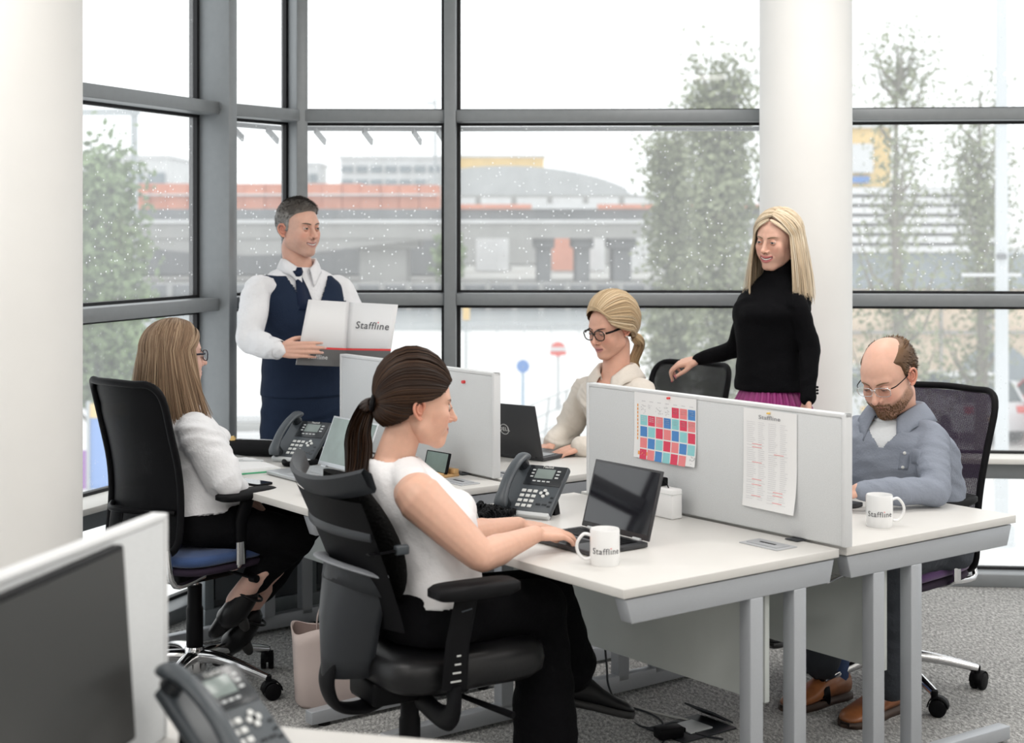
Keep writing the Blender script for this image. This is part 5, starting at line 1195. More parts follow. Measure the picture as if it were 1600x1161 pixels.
# ---------------- hands
def hand(wr, f, back, side, sc=1., curl=(.35, .4, .45, .55), spread=.07, thumb=.5, tcurl=.3, thumb_down=.35):
    """wr wrist centre, f towards the fingers, back = out of the back of the hand, side = +1 when the thumb is on (f x back) side"""
    f = vn(f); b = vn(V3(back) - f * np.dot(f, V3(back))); s = np.cross(f, b) * side; wr = V3(wr); parts = []
    K = []
    for i, (o, l) in enumerate(((.027, .090), (.009, .094), (-.009, .089), (-.026, .080))):
        k = wr + (f * l + s * o - b * (.002 + .002 * abs(i - 1.3))) * sc; K.append(k)
        parts.append(capsule([wr + (f * .0 + s * o * .55 - b * .002) * sc, wr + (f * l * .55 + s * o * .9 - b * .003) * sc, k], [.0140 * sc, .0125 * sc, .0098 * sc], 10))
    parts.append(ellip(wr + (f * .05 - b * .006) * sc, (.036 * sc, .044 * sc, .0125 * sc), np.stack([s, f, b], 1)))
    parts.append(capsule([wr + (s * .018 + f * .012 - b * .006) * sc, wr + (s * .030 + f * .045 - b * .010) * sc], [.015 * sc, .012 * sc], 10))
    L = ((.040, .024, .021), (.045, .028, .022), (.041, .026, .021), (.032, .019, .018)); tips = []
    for i in range(4):
        c = curl[i]; d = vn(f + s * spread * (1.4 - i)); p = K[i]; pts = [p]; a = 0.
        for j, l in enumerate(L[i]):
            a += c * (.9, 1.05, .6)[j]; v = d * math.cos(a) - b * math.sin(a); p = p + v * l * sc; pts.append(p)
        r = (.0086 if i < 3 else .0074) * sc; parts.append(capsule(pts, [r * 1.05, r, r * .93, r * .78], 10, sub=4)); tips.append((p, v, r, b * math.cos(a) + d * math.sin(a)))
    t0 = wr + (s * .026 + f * .022 - b * .006) * sc; d1 = vn(s * .75 * thumb + f * 1. - b * thumb_down); p1 = t0 + d1 * .040 * sc; d2 = vn(d1 - s * tcurl + f * .4); p2 = p1 + d2 * .031 * sc; d3 = vn(d2 - s * tcurl); p3 = p2 + d3 * .024 * sc
    parts.append(capsule([t0, p1, p2, p3], [.0135 * sc, .0108 * sc, .0098 * sc, .0080 * sc], 10, sub=4)); tips.append((p3, d3, .0085 * sc, vn(b + s * .4)))
    return parts, tips
def nails(bag, tips, c):
    for (p, v, r, up) in tips:
        up = vn(up - v * np.dot(up, v)); V_, F_ = ellip(p + v * r * .15 + up * r * .62, (r * .62, r * .95, r * .28), np.stack([np.cross(v, up), v, up], 1), 12); bag.add(V_, F_, c)
def arm_parts(sh, el, wr, r=(.050, .043, .036, .037, .026), up=None):
    sh, el, wr = V3(sh), V3(el), V3(wr)
    A = capsule([sh, sh * .5 + el * .5, el], [r[0], r[1], r[2]], 16); fw = el * .7 + wr * .3
    B = capsule([el, fw, wr * .5 + el * .5, wr], [(r[2], r[2]), (r[3], r[3]), ((r[3] + r[4]) * .5,) * 2, (r[4] * .82, r[4])] if False else [r[2], r[3] * 1.02, (r[3] + r[4]) * .52, r[4] * .92], 16)
    return [A, B]
def body_core(P, k=1., legs=True):
    """hidden core: torso, neck, legs following the pose"""
    parts = [loft(torso_secs([(c, s, f, w * k, a * k, b * k) for (c, s, f, w, a, b) in P['torso']]))]
    parts.append(capsule([P['neck0'], P['neck1']], [P.get('neckr', .058) * 1.06, P.get('neckr', .058) * .96], 20))
    if legs:
        for L in P['legs']: parts.append(capsule([L[0], L[1]], [.070, .050], 14)); parts.append(capsule([L[1], V3(L[1]) * .65 + V3(L[2]) * .35, L[2]], [.048, .050, .032], 14)); parts.append(capsule([L[2], L[3]], [.030, .022], 12))
    return parts

# ---------------- hair
def strands(bag, paths, width, cols, jitter=.0, taper=.35, rnd=None, lift=.0015, centre=None):
    """each path: (k,3) points in world; ribbons arched outwards"""
    rnd = rnd or random.Random(1)
    for P in paths:
        P = np.asarray(P); k = len(P); T = np.gradient(P, axis=0); T /= np.maximum(np.linalg.norm(T, axis=1, keepdims=True), 1e-9)
        out = P - (centre if centre is not None else P.mean(0)); out[:, 2] *= .35; out -= T * (out * T).sum(1, keepdims=True); out /= np.maximum(np.linalg.norm(out, axis=1, keepdims=True), 1e-9)
        S_ = np.cross(T, out); w = width * (.55 + .5 * rnd.random()) * np.interp(np.linspace(0, 1, k), (0, .12, .7, 1), (.6, 1, .9, taper))
        G = np.stack([P - S_ * w[:, None] / 2, P + out * (w[:, None] * .16 + lift * .6), P + S_ * w[:, None] / 2], 1)
        m = MB().grid(G); ca = np.array(rnd.choice(cols)); c = (ca * .55 + np.mean(cols, 0) * .45) * (.88 + .24 * rnd.random()); bag.add(m.v[0], m.f, c)
def tufts(bag, pts, nrm, comb, length, width, cols, rnd, curlv=.4):
    for p, n in zip(pts, nrm):
        d = vn(n * curlv + V3(comb(p)) + np.array([rnd.gauss(0, .18) for _ in range(3)])); l = length * (.7 + .6 * rnd.random()); s = vn(np.cross(d, n)) * width
        q = p - n * .001; V = [q - s, q + s, q + d * l * .6 + n * .001 + s * .7, q + d * l - n * .002, q + d * l * .6 + n * .001 - s * .7]
        bag.add(V, [(0, 1, 2, 4), (4, 2, 3)], np.array(rnd.choice(cols)) * (.75 + .5 * rnd.random()))
M_skin = mat('skin', (.6, .34, .24), .48, attr='Col', sss=.12, spec=.4, noise=.03, nscale=70)
M_hair = mat('hair', (.1, .06, .04), .42, attr='Col', spec=.22)
M_hair.node_tree.nodes['Principled BSDF'].inputs['Anisotropic'].default_value = .5
def cut(V, F, keep):
    """drop faces whose vertices fail keep; returns compacted mesh"""
    F = np.asarray(F); k = keep[F].all(1); F = F[k]; used = np.unique(F); mp = -np.ones(len(V), int); mp[used] = np.arange(len(used)); return V[used], mp[F]
def shirt_collar(c, M, r0, r1, h, drop, name, m, parent, base, gap=.25, tip=.04, back=1., n=41, front_low=.03, th=.003, label=None):
    """folded collar round the neck; M columns side/front/up; c neck base centre"""
    A = np.linspace(gap, 2 * PI - gap, n); G = []
    M = np.array(M)
    def P(a, rx, ry, z): return V3(c) + M @ np.array((math.sin(a) * rx, math.cos(a) * ry, z))
    rows = []
    for (q) in np.linspace(0, 1, 7):
        row = []
        for a in A:
            fr = max(0, math.cos(a)) ** 2; tipd = math.exp(-((min(a, 2 * PI - a) - gap) / .30) ** 2)
            top = h * (1 - .35 * fr) - front_low * fr
            if q < .4: rr = r0 + (.004) * (q / .4); z = top * (q / .4) + (1 - q / .4) * (-.01 - front_low * fr)
            else: t = (q - .4) / .6; rr = r0 + .004 + (r1 - r0) * t + .004 * math.sin(PI * t); z = top - (top + drop * (.6 + .4 * (1 - fr)) + tip * tipd + front_low * fr * .8) * t + .002
            row.append(P(a, rr, rr * 1.04 + (.0 if q < .4 else .012 * tipd * (q - .4)), z))
        rows.append(row)
    m_ = MB().grid(rows); return to_obj(name, m_.v[0], m_.f, m, parent, None, base, solid=th, label=label)
def glasses(parent, base, M, T, h, rim_m, temple_m, w=.026, hh=.019, shape=2.6, r=.0016, top_heavy=0., half=False, lens=True, size=1.):
    M = np.array(M); put = lambda V: (np.asarray(V) * size) @ M.T + V3(T)
    e = bpy.data.objects.new('glasses', None); COL.objects.link(e); e.parent = parent
    y = .1035
    for s in (-1, 1):
        ring = []
        for t in np.linspace(0, 2 * PI, 36, endpoint=False):
            x = math.copysign(abs(math.cos(t)) ** (2 / shape), math.cos(t)) * w; z = math.copysign(abs(math.sin(t)) ** (2 / shape), math.sin(t)) * hh; ring.append((s * (.0325 + x * (1 + .08 * (z > 0))), y - .10 * abs(.0325 + x * 1) ** 1.6 * 2.2, z - .002))
        V_, F_ = tube(put(ring), r * (1 if not half else .7), 8, closed=True); to_obj('rim', V_, F_, rim_m, e, None, base)
        if lens:
            m = MB(); c = np.mean(ring, 0); m.add([c] + ring, [(0, 1 + i, 1 + (i + 1) % 36) for i in range(36)]); to_obj('lens', put(m.v[0]), m.f, M_lens, e, None, base)
        xo = s * (.0325 + w); V_, F_ = tube(put(spline([(xo, y - .012, .006), (s * .071, y - .028, .007), (s * .0765, .03, .006), (s * .079, -.008, .006), (s * .077, -.028, -.010)], 5)), np.tile([[r * .9, r * 1.7]], (21, 1)), 8, up=tuple(M @ np.array((1., 0, 0)))); to_obj('temple', V_, F_, temple_m, e, None, base)
    V_, F_ = tube(put(spline([(-.010, y - .001, .004), (0, y + .003, .007), (.010, y - .001, .004)], 4)), r, 8); to_obj('bridge', V_, F_, rim_m, e, None, base)
    return e
def _lens():
    m = bpy.data.materials.new('spectacle_lens'); m.use_nodes = True; nt = m.node_tree; nt.nodes.clear(); o = nt.nodes.new('ShaderNodeOutputMaterial'); t = nt.nodes.new('ShaderNodeBsdfTransparent'); g = nt.nodes.new('ShaderNodeBsdfGlossy'); g.inputs['Roughness'].default_value = .03
    x = nt.nodes.new('ShaderNodeMixShader'); x.inputs[0].default_value = .08; nt.links.new(t.outputs[0], x.inputs[1]); nt.links.new(g.outputs[0], x.inputs[2]); nt.links.new(x.outputs[0], o.inputs[0]); return m
M_lens = _lens()
from mathutils.bvhtree import BVHTree
def bvh(V, F): return BVHTree.FromPolygons([tuple(v) for v in V], [tuple(int(i) for i in f) for f in F])
def onto(B, pts, d, lift=.002):
    """drop points onto a garment along direction d"""
    out = []
    d = Vector(vn(d))
    for p in pts:
        p = Vector(p); h = B.ray_cast(p - d * .4, d)
        out.append(V3(h[0] - d * lift) if h[0] is not None else V3(p))
    return np.array(out)
M_cloth = {}
def cloth(name, col, rough=.8, bump=.25, bs=90, noise=.04, sheen=.1): return mat(name, col, rough, noise=noise, nscale=12, bump=bump, bscale=bs, sheen=0, spec=.12)
def interp_line(tab): ys = [t[0] for t in tab]; zs = [t[1] for t in tab]; return lambda y: np.interp(y, ys, zs)
def hair_cap(bag, h, M, T, line, thick, col, soft=.012, na=190, ne=140, inset=.0025, noise=.0, colfn=None, bald=None):
    M = np.array(M); t = np.linspace(0, 2 * PI, na, endpoint=False); el = np.linspace(-1.45, 1.55, ne); D = np.array([(math.cos(e) * math.sin(a), math.cos(e) * math.cos(a), math.sin(e)) for e in el for a in t])
    P = surf_dir(h, D, (0, .0, .0)); m = P[:, 2] - line(P[:, 1]) if bald is None else np.minimum(P[:, 2] - line(P[:, 1]), bald(P)); k = np.clip(m / soft, 0, 1); k = k * k * (3 - 2 * k); th = thick(P) * k - inset * (1 - k)
    if noise: th = th + k * noise * np.sin(P[:, 0] * 260 + 3 * np.sin(P[:, 1] * 90)) * np.sin(P[:, 2] * 210 + P[:, 1] * 160)
    Q = P + D * th[:, None]; F = [(i * na + j, i * na + (j + 1) % na, (i + 1) * na + (j + 1) % na, (i + 1) * na + j) for i in range(ne - 1) for j in range(na) if max(k[i * na + j], k[(i + 1) * na + j], k[i * na + (j + 1) % na]) > 0]
    F.append(tuple((ne - 1) * na + j for j in range(na)))
    C = np.tile(np.array(col), (len(Q), 1)) if colfn is None else colfn(P)
    put = (Q * h.get('size', 1.)) @ M.T + V3(T); bag.add(put, F, C)
    keep = k > .6; return P[keep] + D[keep] * th[keep][:, None], D[keep]
def person(label, loc): return empty('person', loc, label, 'person')
def shoe(c, f, up, L, W, H, m, sole_m, parent, base, name='shoe', heel=0., boot=0.):
    """shoe from heel c towards f"""
    f = vn(f); u = vn(V3(up) - f * np.dot(f, V3(up))); s = np.cross(f, u); c = V3(c); G = []
    for (t, w, h0, h1) in ((-.03, .55, .02, .62), (.0, .72, .0, .95), (.12, .80, 0, 1.0), (.30, .80, .0, .98), (.48, .85, 0, .72), (.68, 1.0, 0, .52), (.86, .92, 0, .42), (.97, .6, .02, .30), (1.0, .3, .06, .2)):
        hh = heel * max(0, 1 - t / .55); row = []
        for a in np.linspace(0, 2 * PI, 18, endpoint=False):
            y = math.cos(a); z = math.sin(a); zz = (h0 + (h1 - h0) * (.5 + .5 * math.copysign(abs(z) ** .8, z))) * H; row.append(c + f * t * L + s * y * w * W / 2 * (1 - .25 * max(0, z)) + u * (zz + hh))
        G.append(row)
    m_ = MB().grid(G, closed_v=True); m_.f += [tuple(range(18))[::-1], tuple(range(8 * 18, 9 * 18))]
    o = to_obj(name, m_.v[0], m_.f, m, parent, None, base)
    so = MB(); G2 = []
    for (t, w) in ((-.045, .4), (-.02, .7), (.1, .86), (.35, .82), (.66, 1.06), (.86, 1.0), (.98, .66), (1.02, .3)):
        hh = heel * max(0, 1 - t / .55); G2.append([c + f * t * L + s * q * w * W / 2 + u * (z_ + hh) for q, z_ in ((-1, -.012), (1, -.012), (1, .008), (-1, .008))])
    so.grid(G2, closed_v=True); so.f += [(0, 1, 2, 3), (31, 30, 29, 28)]
    if heel: V_, F_ = capsule([c + u * heel, c + f * .03 - u * .008], [.018, .011], 10); so.add(V_, F_)
    to_obj('sole', so.v[0] if len(so.v) == 1 else np.concatenate(so.v), so.f, sole_m, o, None, base)
    return o
def laces(o, c, f, up, L, W, H, m, base):
    f = vn(f); u = vn(V3(up) - f * np.dot(f, V3(up))); s = np.cross(f, u); mb = MB()
    for k in range(4):
        t = .36 + .07 * k; mb.tube([V3(c) + f * t * L + s * q * W * .30 + u * H * (1.02 - .17 * k - .12 * abs(q)) for q in (-1, -.5, 0, .5, 1)], .0018, 6)
    q = V3(c) + f * .34 * L + u * H * 1.05
    for sg in (-1, 1): mb.tube(spline([q, q + s * sg * .03 + u * .012, q + s * sg * .05 - u * .01, q + s * sg * .02 - u * .01 + f * .01, q], 5), .0018, 6)
    to_obj('laces', np.concatenate(mb.v), mb.f, m, o, None, base)
UP = (0, 0, 1)
M_whiteshirt = cloth('white_shirt_cotton', (.80, .80, .82), .75); M_navy = cloth('navy_wool', (.016, .026, .052), .8, bs=260); M_navyt = cloth('navy_satin', (.010, .018, .045), .45, .1)
M_blackk = cloth('black_knit', (.003, .003, .004), .9, .35, 220); M_blackw = cloth('black_woven_cloth', (.003, .003, .004), .9); M_magenta = mat('magenta_satin', (.27, .008, .15), .38, sheen=.2, noise=.05)
M_cream = cloth('cream_blouse', (.74, .68, .61), .6, .2, 70); M_whitetop = cloth('white_crepe', (.82, .81, .82), .65, .25, 60); M_greyshirt = cloth('grey_cotton_shirt', (.25, .275, .33), .8, .25, 120); M_tee = cloth('pale_tee', (.72, .74, .76), .8)
M_btn = mat('pale_button', (.70, .70, .68), .3); M_greytr = cloth('charcoal_trousers', (.05, .055, .065), .8); M_tan = mat('tan_leather', (.33, .12, .045), .3, noise=.2, nscale=20, coat=.3); M_soleb = mat('brown_rubber', (.06, .035, .025), .6); M_bsole = mat('black_rubber_sole', (.015, .015, .015), .6)
M_shoeb = mat('black_shoe_leather', (.006, .006, .007), .35, spec=.25)

# ---------------------------------------------------------------- 1  man in the waistcoat
def man_waistcoat():
    f = V3((.42, -.907, 0)); s = V3((-.907, -.42, 0)); D = 6.8; base = Wp(474, 357, D); base.z = 0
    e = person('standing man in white shirt, navy waistcoat and tie holding an open folder', base)
    tz = lambda px, py, d=D: V3(Wp(px, py, d))
    T = [(tz(474, 640), s, f, .175, .125, .125), (tz(474, 610), s, f, .18, .13, .125), (tz(473, 570), s, f, .172, .135, .105), (tz(472, 520), s, f, .180, .135, .115), (tz(469, 478), s, f, .195, .13, .12), (tz(467, 448), s, f, .190, .105, .11), (tz(466, 430), s, f, .15, .08, .09), (tz(466, 417), s, f, .075, .065, .07)]
    hT = tz(466, 357, 6.78); h = dict(HP, smile=1.3, open=.0050, jaw=1.10, nose=1.15, brow=1.25, lips=.75, size=1.02, browk=1.15); HM = headM((.76, -.65, -.02))
    sR, eR, wR = tz(402, 452, 6.66), tz(388, 530, 6.52), tz(437, 547, 6.42)
    sL, eL, wL = tz(532, 450, 6.93), tz(560, 515, 6.86), tz(548, 548, 6.66)
    feet = [(tz(440, 640, 6.75), tz(432, 790, 6.70), tz(428, 925, 6.75)), (tz(508, 640, 6.88), tz(512, 790, 6.86), tz(516, 925, 6.9))]
    P = dict(torso=T, neck0=tz(466, 418), neck1=hT + HM @ V3((0, -.024, -.075)), neckr=.062, legs=[(a, b, c, c + f * .12 - V3((0, 0, .03))) for a, b, c in feet])
    b = Bag(); sk = (0.678, 0.394, 0.300)
    V, F, E = remesh(body_core(P, .82), .009, 3); b.add(V, F, sk)
    hR, tR = hand(wR, (1, -.10, .02), (.05, -1, .15), -1, 1.0, curl=(.28, .25, .25, .3), spread=.03, thumb=.9, thumb_down=.5)
    hL, tL = hand(wL, (-.25, -.8, .45), (.9, -.3, 0), -1, 1.0, curl=(.6, .6, .6, .6))
    for hp, sh, el, wr, tp in ((hR, sR, eR, wR, tR), (hL, sL, eL, wL, tL)):
        V, F, E = remesh(arm_parts(sh, el, wr, (.040, .045, .042, .042, .030)) + hp, .0032, 4); b.add(V, F, sk); nails(b, tp, (.66, .42, .36))
    def paint(P): X, Y, Z = P.T; st = (Z < -.035) * (Y > -.01) * np.clip((-.03 - Z) / .03, 0, 1); return [(.22 * st, (.30, .24, .22)), (.25 * np.exp(-((Z - .02) / .05) ** 2) * (np.abs(X) > .055), (.5, .36, .30))]
    make_head(b, HM, hT, h, skin=sk, lipc=(.48, .18, .16), browc=(.13, .09, .07), iris=(.10, .13, .12), lid=.42, look=(.1, 0), paint=paint, teeth=True)
    b.obj('body', M_skin, e, base)
    # short greying hair
    line = interp_line([(-.12, -.066), (-.05, -.055), (-.034, .012), (-.006, .020), (.002, -.016), (.014, -.014), (.020, .036), (.045, .060), (.066, .068), (.08, .078), (.12, .09)])
    hb = Bag(); rnd = random.Random(4)
    def cf(P): k = np.clip((P[:, 2] - .02) / .06, 0, 1)[:, None]; return (1 - k) * np.array((.30, .29, .28)) + k * np.array((.12, .105, .092))
    pts, nr = hair_cap(hb, h, HM, hT, line, lambda P: .004 + .011 * np.clip((P[:, 2] - .03) / .06, 0, 1) + .006 * np.clip((P[:, 1] - .03) / .05, 0, 1) * (P[:, 2] > .06), None, colfn=cf)
    idx = [rnd.randrange(len(pts)) for _ in range(2600)]; pp = pts[idx]; W_ = (pp * h['size']) @ HM.T + hT; NN = nr[idx] @ HM.T
    for p, n, q in zip(W_, NN, pp):
        top = q[2] > .06; comb = HM @ (np.array((-.35, .8, .35)) if top else np.array((0, -.25, -.9)))
        c = [(.11, .095, .085), (.17, .155, .14), (.07, .06, .055)] if q[2] > .05 else [(.33, .32, .31), (.22, .21, .20), (.42, .41, .40)]
        tufts(hb, [p], [n], lambda _: comb, .016 if top else .009, .0020, c, rnd)
    hb.obj('hair', M_hair, e, base)
    # shirt
    SV, SF, E = remesh([loft(torso_secs([(c, a, b_, w * .985, q * .985, r * .985) for c, a, b_, w, q, r in T[2:]]))] + [capsule([sR + (T[5][0] - sR) * .25, sR, sR * .5 + eR * .5, eR], [.052, .060, .066, .062], 18), capsule([eR, eR * .5 + wR * .5, wR - V3((.012, 0, 0))], [.061, .057, .039], 18), capsule([sL + (T[5][0] - sL) * .25, sL, sL * .5 + eL * .5, eL], [.052, .060, .064, .060], 18), capsule([eL, wL], [.058, .042], 18)], .0065, 4)
    SV = wrinkle(SV, SF, .0028, 17, 3, direction=(0, .2, .9)); so = to_obj('shirt', SV, SF, M_whiteshirt, e, None, base)
    cd = vn(wR - eR); V_, F_ = tube([wR - cd * .062, wR - cd * .03, wR - cd * .004], [.043, .0435, .041], 24, cap=False); to_obj('cuff', V_, F_, M_whiteshirt, so, None, base, solid=.003)
    shirt_collar(tz(467, 418, 6.79), np.stack([s * 1., vn(f + V3((.12, 0, 0))), V3(UP)], 1), .064, .092, .048, .022, 'collar', M_whiteshirt, so, base, gap=.27, tip=.050, front_low=.030)
    # waistcoat
    VV, VF, E = remesh([loft(torso_secs([(c - V3((0, 0, .02)) * (i == 0), a, b_, w * (1.03 if i < 4 else (.99 if i == 4 else .97)) + .004, q + .010, r + .008) for i, (c, a, b_, w, q, r) in enumerate(T[1:7])]))], .006, 3)
    VV = wrinkle(VV, VF, .0016, 12, 5); q = VV - T[4][0]; lat = q @ s; fr_ = q @ f; zz = VV[:, 2]; vb = tz(0, 492)[2]; ctr = -.012
    keep = ~((fr_ > -.02) & (zz > vb) & (np.abs(lat - ctr) < (zz - vb) * .52 + .004)) & (zz < tz(0, 424)[2]); keep &= ~((np.abs(lat) > .178) & (zz > tz(0, 470)[2]))
    K, KF = cut(VV, VF, keep); vo = to_obj('waistcoat', K, KF, M_navy, e, None, base, solid=.004)
    B = bvh(SV, SF); BV = bvh(VV, VF)
    tie = MB(); G = []; c0 = tz(477, 419, 6.6); c1 = tz(487, 486, 6.6)
    for t, w in ((0, .017), (.10, .021), (.17, .014), (.22, .014), (.5, .026), (.8, .034), (1., .038)):
        c = c0 * (1 - t) + c1 * t; row = onto(B, [c + s * w * q_ for q_ in (-1, -.4, .4, 1)], -f, .030 if t < .05 else (.022 if t < .2 else .012)); row[1] += f * .004 + (f * .008 if t < .18 else 0); row[2] += f * .004 + (f * .008 if t < .18 else 0); G.append(row)
    tie.grid(G); to_obj('tie', tie.v[0], tie.f, M_navyt, e, None, base, solid=.004)
    for k in range(4): 
        p = onto(BV, [tz(487 - 1 * k, 505 + 22 * k, 6.6)], -f, .003)[0]; V_, F_ = ellip(p, (.006, .003, .006)); to_obj('button', V_, F_, M_black, vo, None, base)
    # trousers
    TV, TF, E = remesh([loft(torso_secs([(T[2][0] - V3((0, 0, .02)), s, f, .170, .125, .105), (T[1][0], s, f, .186, .135, .13), (T[0][0], s, f, .185, .13, .135), (T[0][0] - V3((0, 0, .06)), s, f, .165, .11, .12)]))] + [x for a, b_, c in feet for x in (capsule([a, b_], [.098, .078], 18), capsule([b_, c], [.078, .068], 18))], .009, 4)
    TV = wrinkle(TV, TF, .0026, 9, 8, direction=(0, 0, 1)); to_obj('trousers', TV, TF, M_navy, e, None, base)
    for a, b_, c in feet: shoe((c[0], c[1], .012) - f * .05, f, UP, .28, .10, .08, M_shoeb, M_bsole, e, base)
    # open folder
    fo = empty('folder', (Wp(543, 510, 6.5)), 'open white folder with red stripe, grey foot and grey lettering held by the man', 'folder'); fb = fo.location.copy()
    def leaf(name, a, b_, c, d, w=(0, 1)):
        """a top-left b top-right c bottom-right d bottom-left"""
        return None
    a, b_, c, d = (V3(Wp(482, 468, 6.44)), V3(Wp(546, 472, 6.56)), V3(Wp(539, 573, 6.54)), V3(Wp(462, 570, 6.42))); a2, c2 = V3(Wp(622, 476, 6.50)), V3(Wp(607, 573, 6.48))
    bl = lambda A, B_, C_, D_, u, v: (A * (1 - u) + B_ * u) * (1 - v) + (D_ * (1 - u) + C_ * u) * v
    M_fw = mat('white_card', (.78, .78, .79), .5); M_fg = mat('grey_printed_card', (.12, .12, .12), .55); M_fr = mat('red_printed_stripe', (.75, .05, .05), .5)
    def quad(name, q, u0, u1, v0, v1, m_, lift, par, th=.0):
        A, B_, C_, D_ = q; n_ = vn(np.cross(B_ - A, D_ - A)); n_ = -n_ if n_[1] > 0 else n_
        G = [[bl(A, B_, C_, D_, u, v) + n_ * (lift + .004 * math.sin(PI * u) * (1 if q is Q2 else .5)) for u in np.linspace(u0, u1, 10)] for v in np.linspace(v0, v1, 3)]
        mm = MB().grid(G); return to_obj(name, mm.v[0], mm.f, m_, par, None, fb, solid=th)
    Q1 = (a, b_, c, d); Q2 = (b_, a2, c2, c)
    l1 = quad('left_leaf', Q1, 0, 1, 0, 1, M_fw, 0, fo, .002); l2 = quad('right_leaf', Q2, 0, 1, 0, 1, M_fw, 0, fo, .002)
    for q_, l_ in ((Q1, l1), (Q2, l2)): quad('grey_foot', q_, 0, 1, .74, 1, M_fg, .0018, l_); quad('red_stripe', q_, 0, 1, .715, .745, M_fr, .0024, l_)
    A, B_, C_, D_ = Q2; xx = vn(B_ - A); yy = vn(A - D_); n_ = vn(np.cross(xx, yy)); cc = bl(A, B_, C_, D_, .53, .36) + n_ * .006; yy = np.cross(n_, xx); yy = vn(yy)
    Mx = Matrix(((xx[0], yy[0], n_[0], cc[0] - fb[0]), (xx[1], yy[1], n_[1], cc[1] - fb[1]), (xx[2], yy[2], n_[2], cc[2] - fb[2]), (0, 0, 0, 1)))
    logo(l2, .0430, Mx, None, .010, .15)
    A, B_, C_, D_ = Q1; xx = vn(C_ - D_); yy = vn(A - D_); n_ = vn(np.cross(xx, yy)); cc = bl(A, B_, C_, D_, .41, .87) + n_ * .0045; yy = vn(np.cross(n_, xx))
    Mx = Matrix(((xx[0], yy[0], n_[0], cc[0] - fb[0]), (xx[1], yy[1], n_[1], cc[1] - fb[1]), (xx[2], yy[2], n_[2], cc[2] - fb[2]), (0, 0, 0, 1))); text_obj('small_lettering', 'Staffline', .026, M_fw, l1, Mx, .004)
man_waistcoat()

# ---------------------------------------------------------------- 2  standing woman in black
def fall_hair(bag, hM, hT, size, cen, rad, part, phis, ends, base_cols, width, rnd, n_layers=1, thick=.012, drop_from=-.0, k1=9, k2=9, flare=.02, jit=.004, sheet=True, swing=None, root_dark=None):
    """straight hair: from the parting over the skull then down; phis azimuths (0 = face, + = wearer's right) with end heights (local z) """
    cen = V3(cen); rad = V3(rad); paths = []
    def path(phi, lay, endz, pp, jx=0.):
        R_ = rad + thick * lay; ds = vn((pp - cen) / rad); de = V3((math.sin(phi), math.cos(phi), drop_from)); de = vn(de); pts = []; om = math.acos(max(-1, min(1, ds @ de)))
        for t in np.linspace(0, 1, k1): d = (math.sin((1 - t) * om) * ds + math.sin(t * om) * de) / max(1e-6, math.sin(om)); pts.append(cen + d * R_)
        L = hM @ (pts[-1] * size) + hT; W_ = [hM @ (p * size) + hT for p in pts]; out = hM @ de; out[2] = 0; out = vn(out)
        z1 = hT[2] + endz
        for t in np.linspace(0, 1, k2 + 1)[1:]:
            p = L.copy(); p[2] = L[2] + (z1 - L[2]) * t; p = p + out * (flare * t - .02 * t * t + jx * t); 
            if swing is not None: p = p + swing(phi, t)
            W_.append(p)
        return np.array(W_)
    if sheet:
        for lay in (0, .6):
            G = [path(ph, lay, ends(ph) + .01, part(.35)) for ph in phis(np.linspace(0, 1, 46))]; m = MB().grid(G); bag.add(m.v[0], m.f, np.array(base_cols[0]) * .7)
    return path
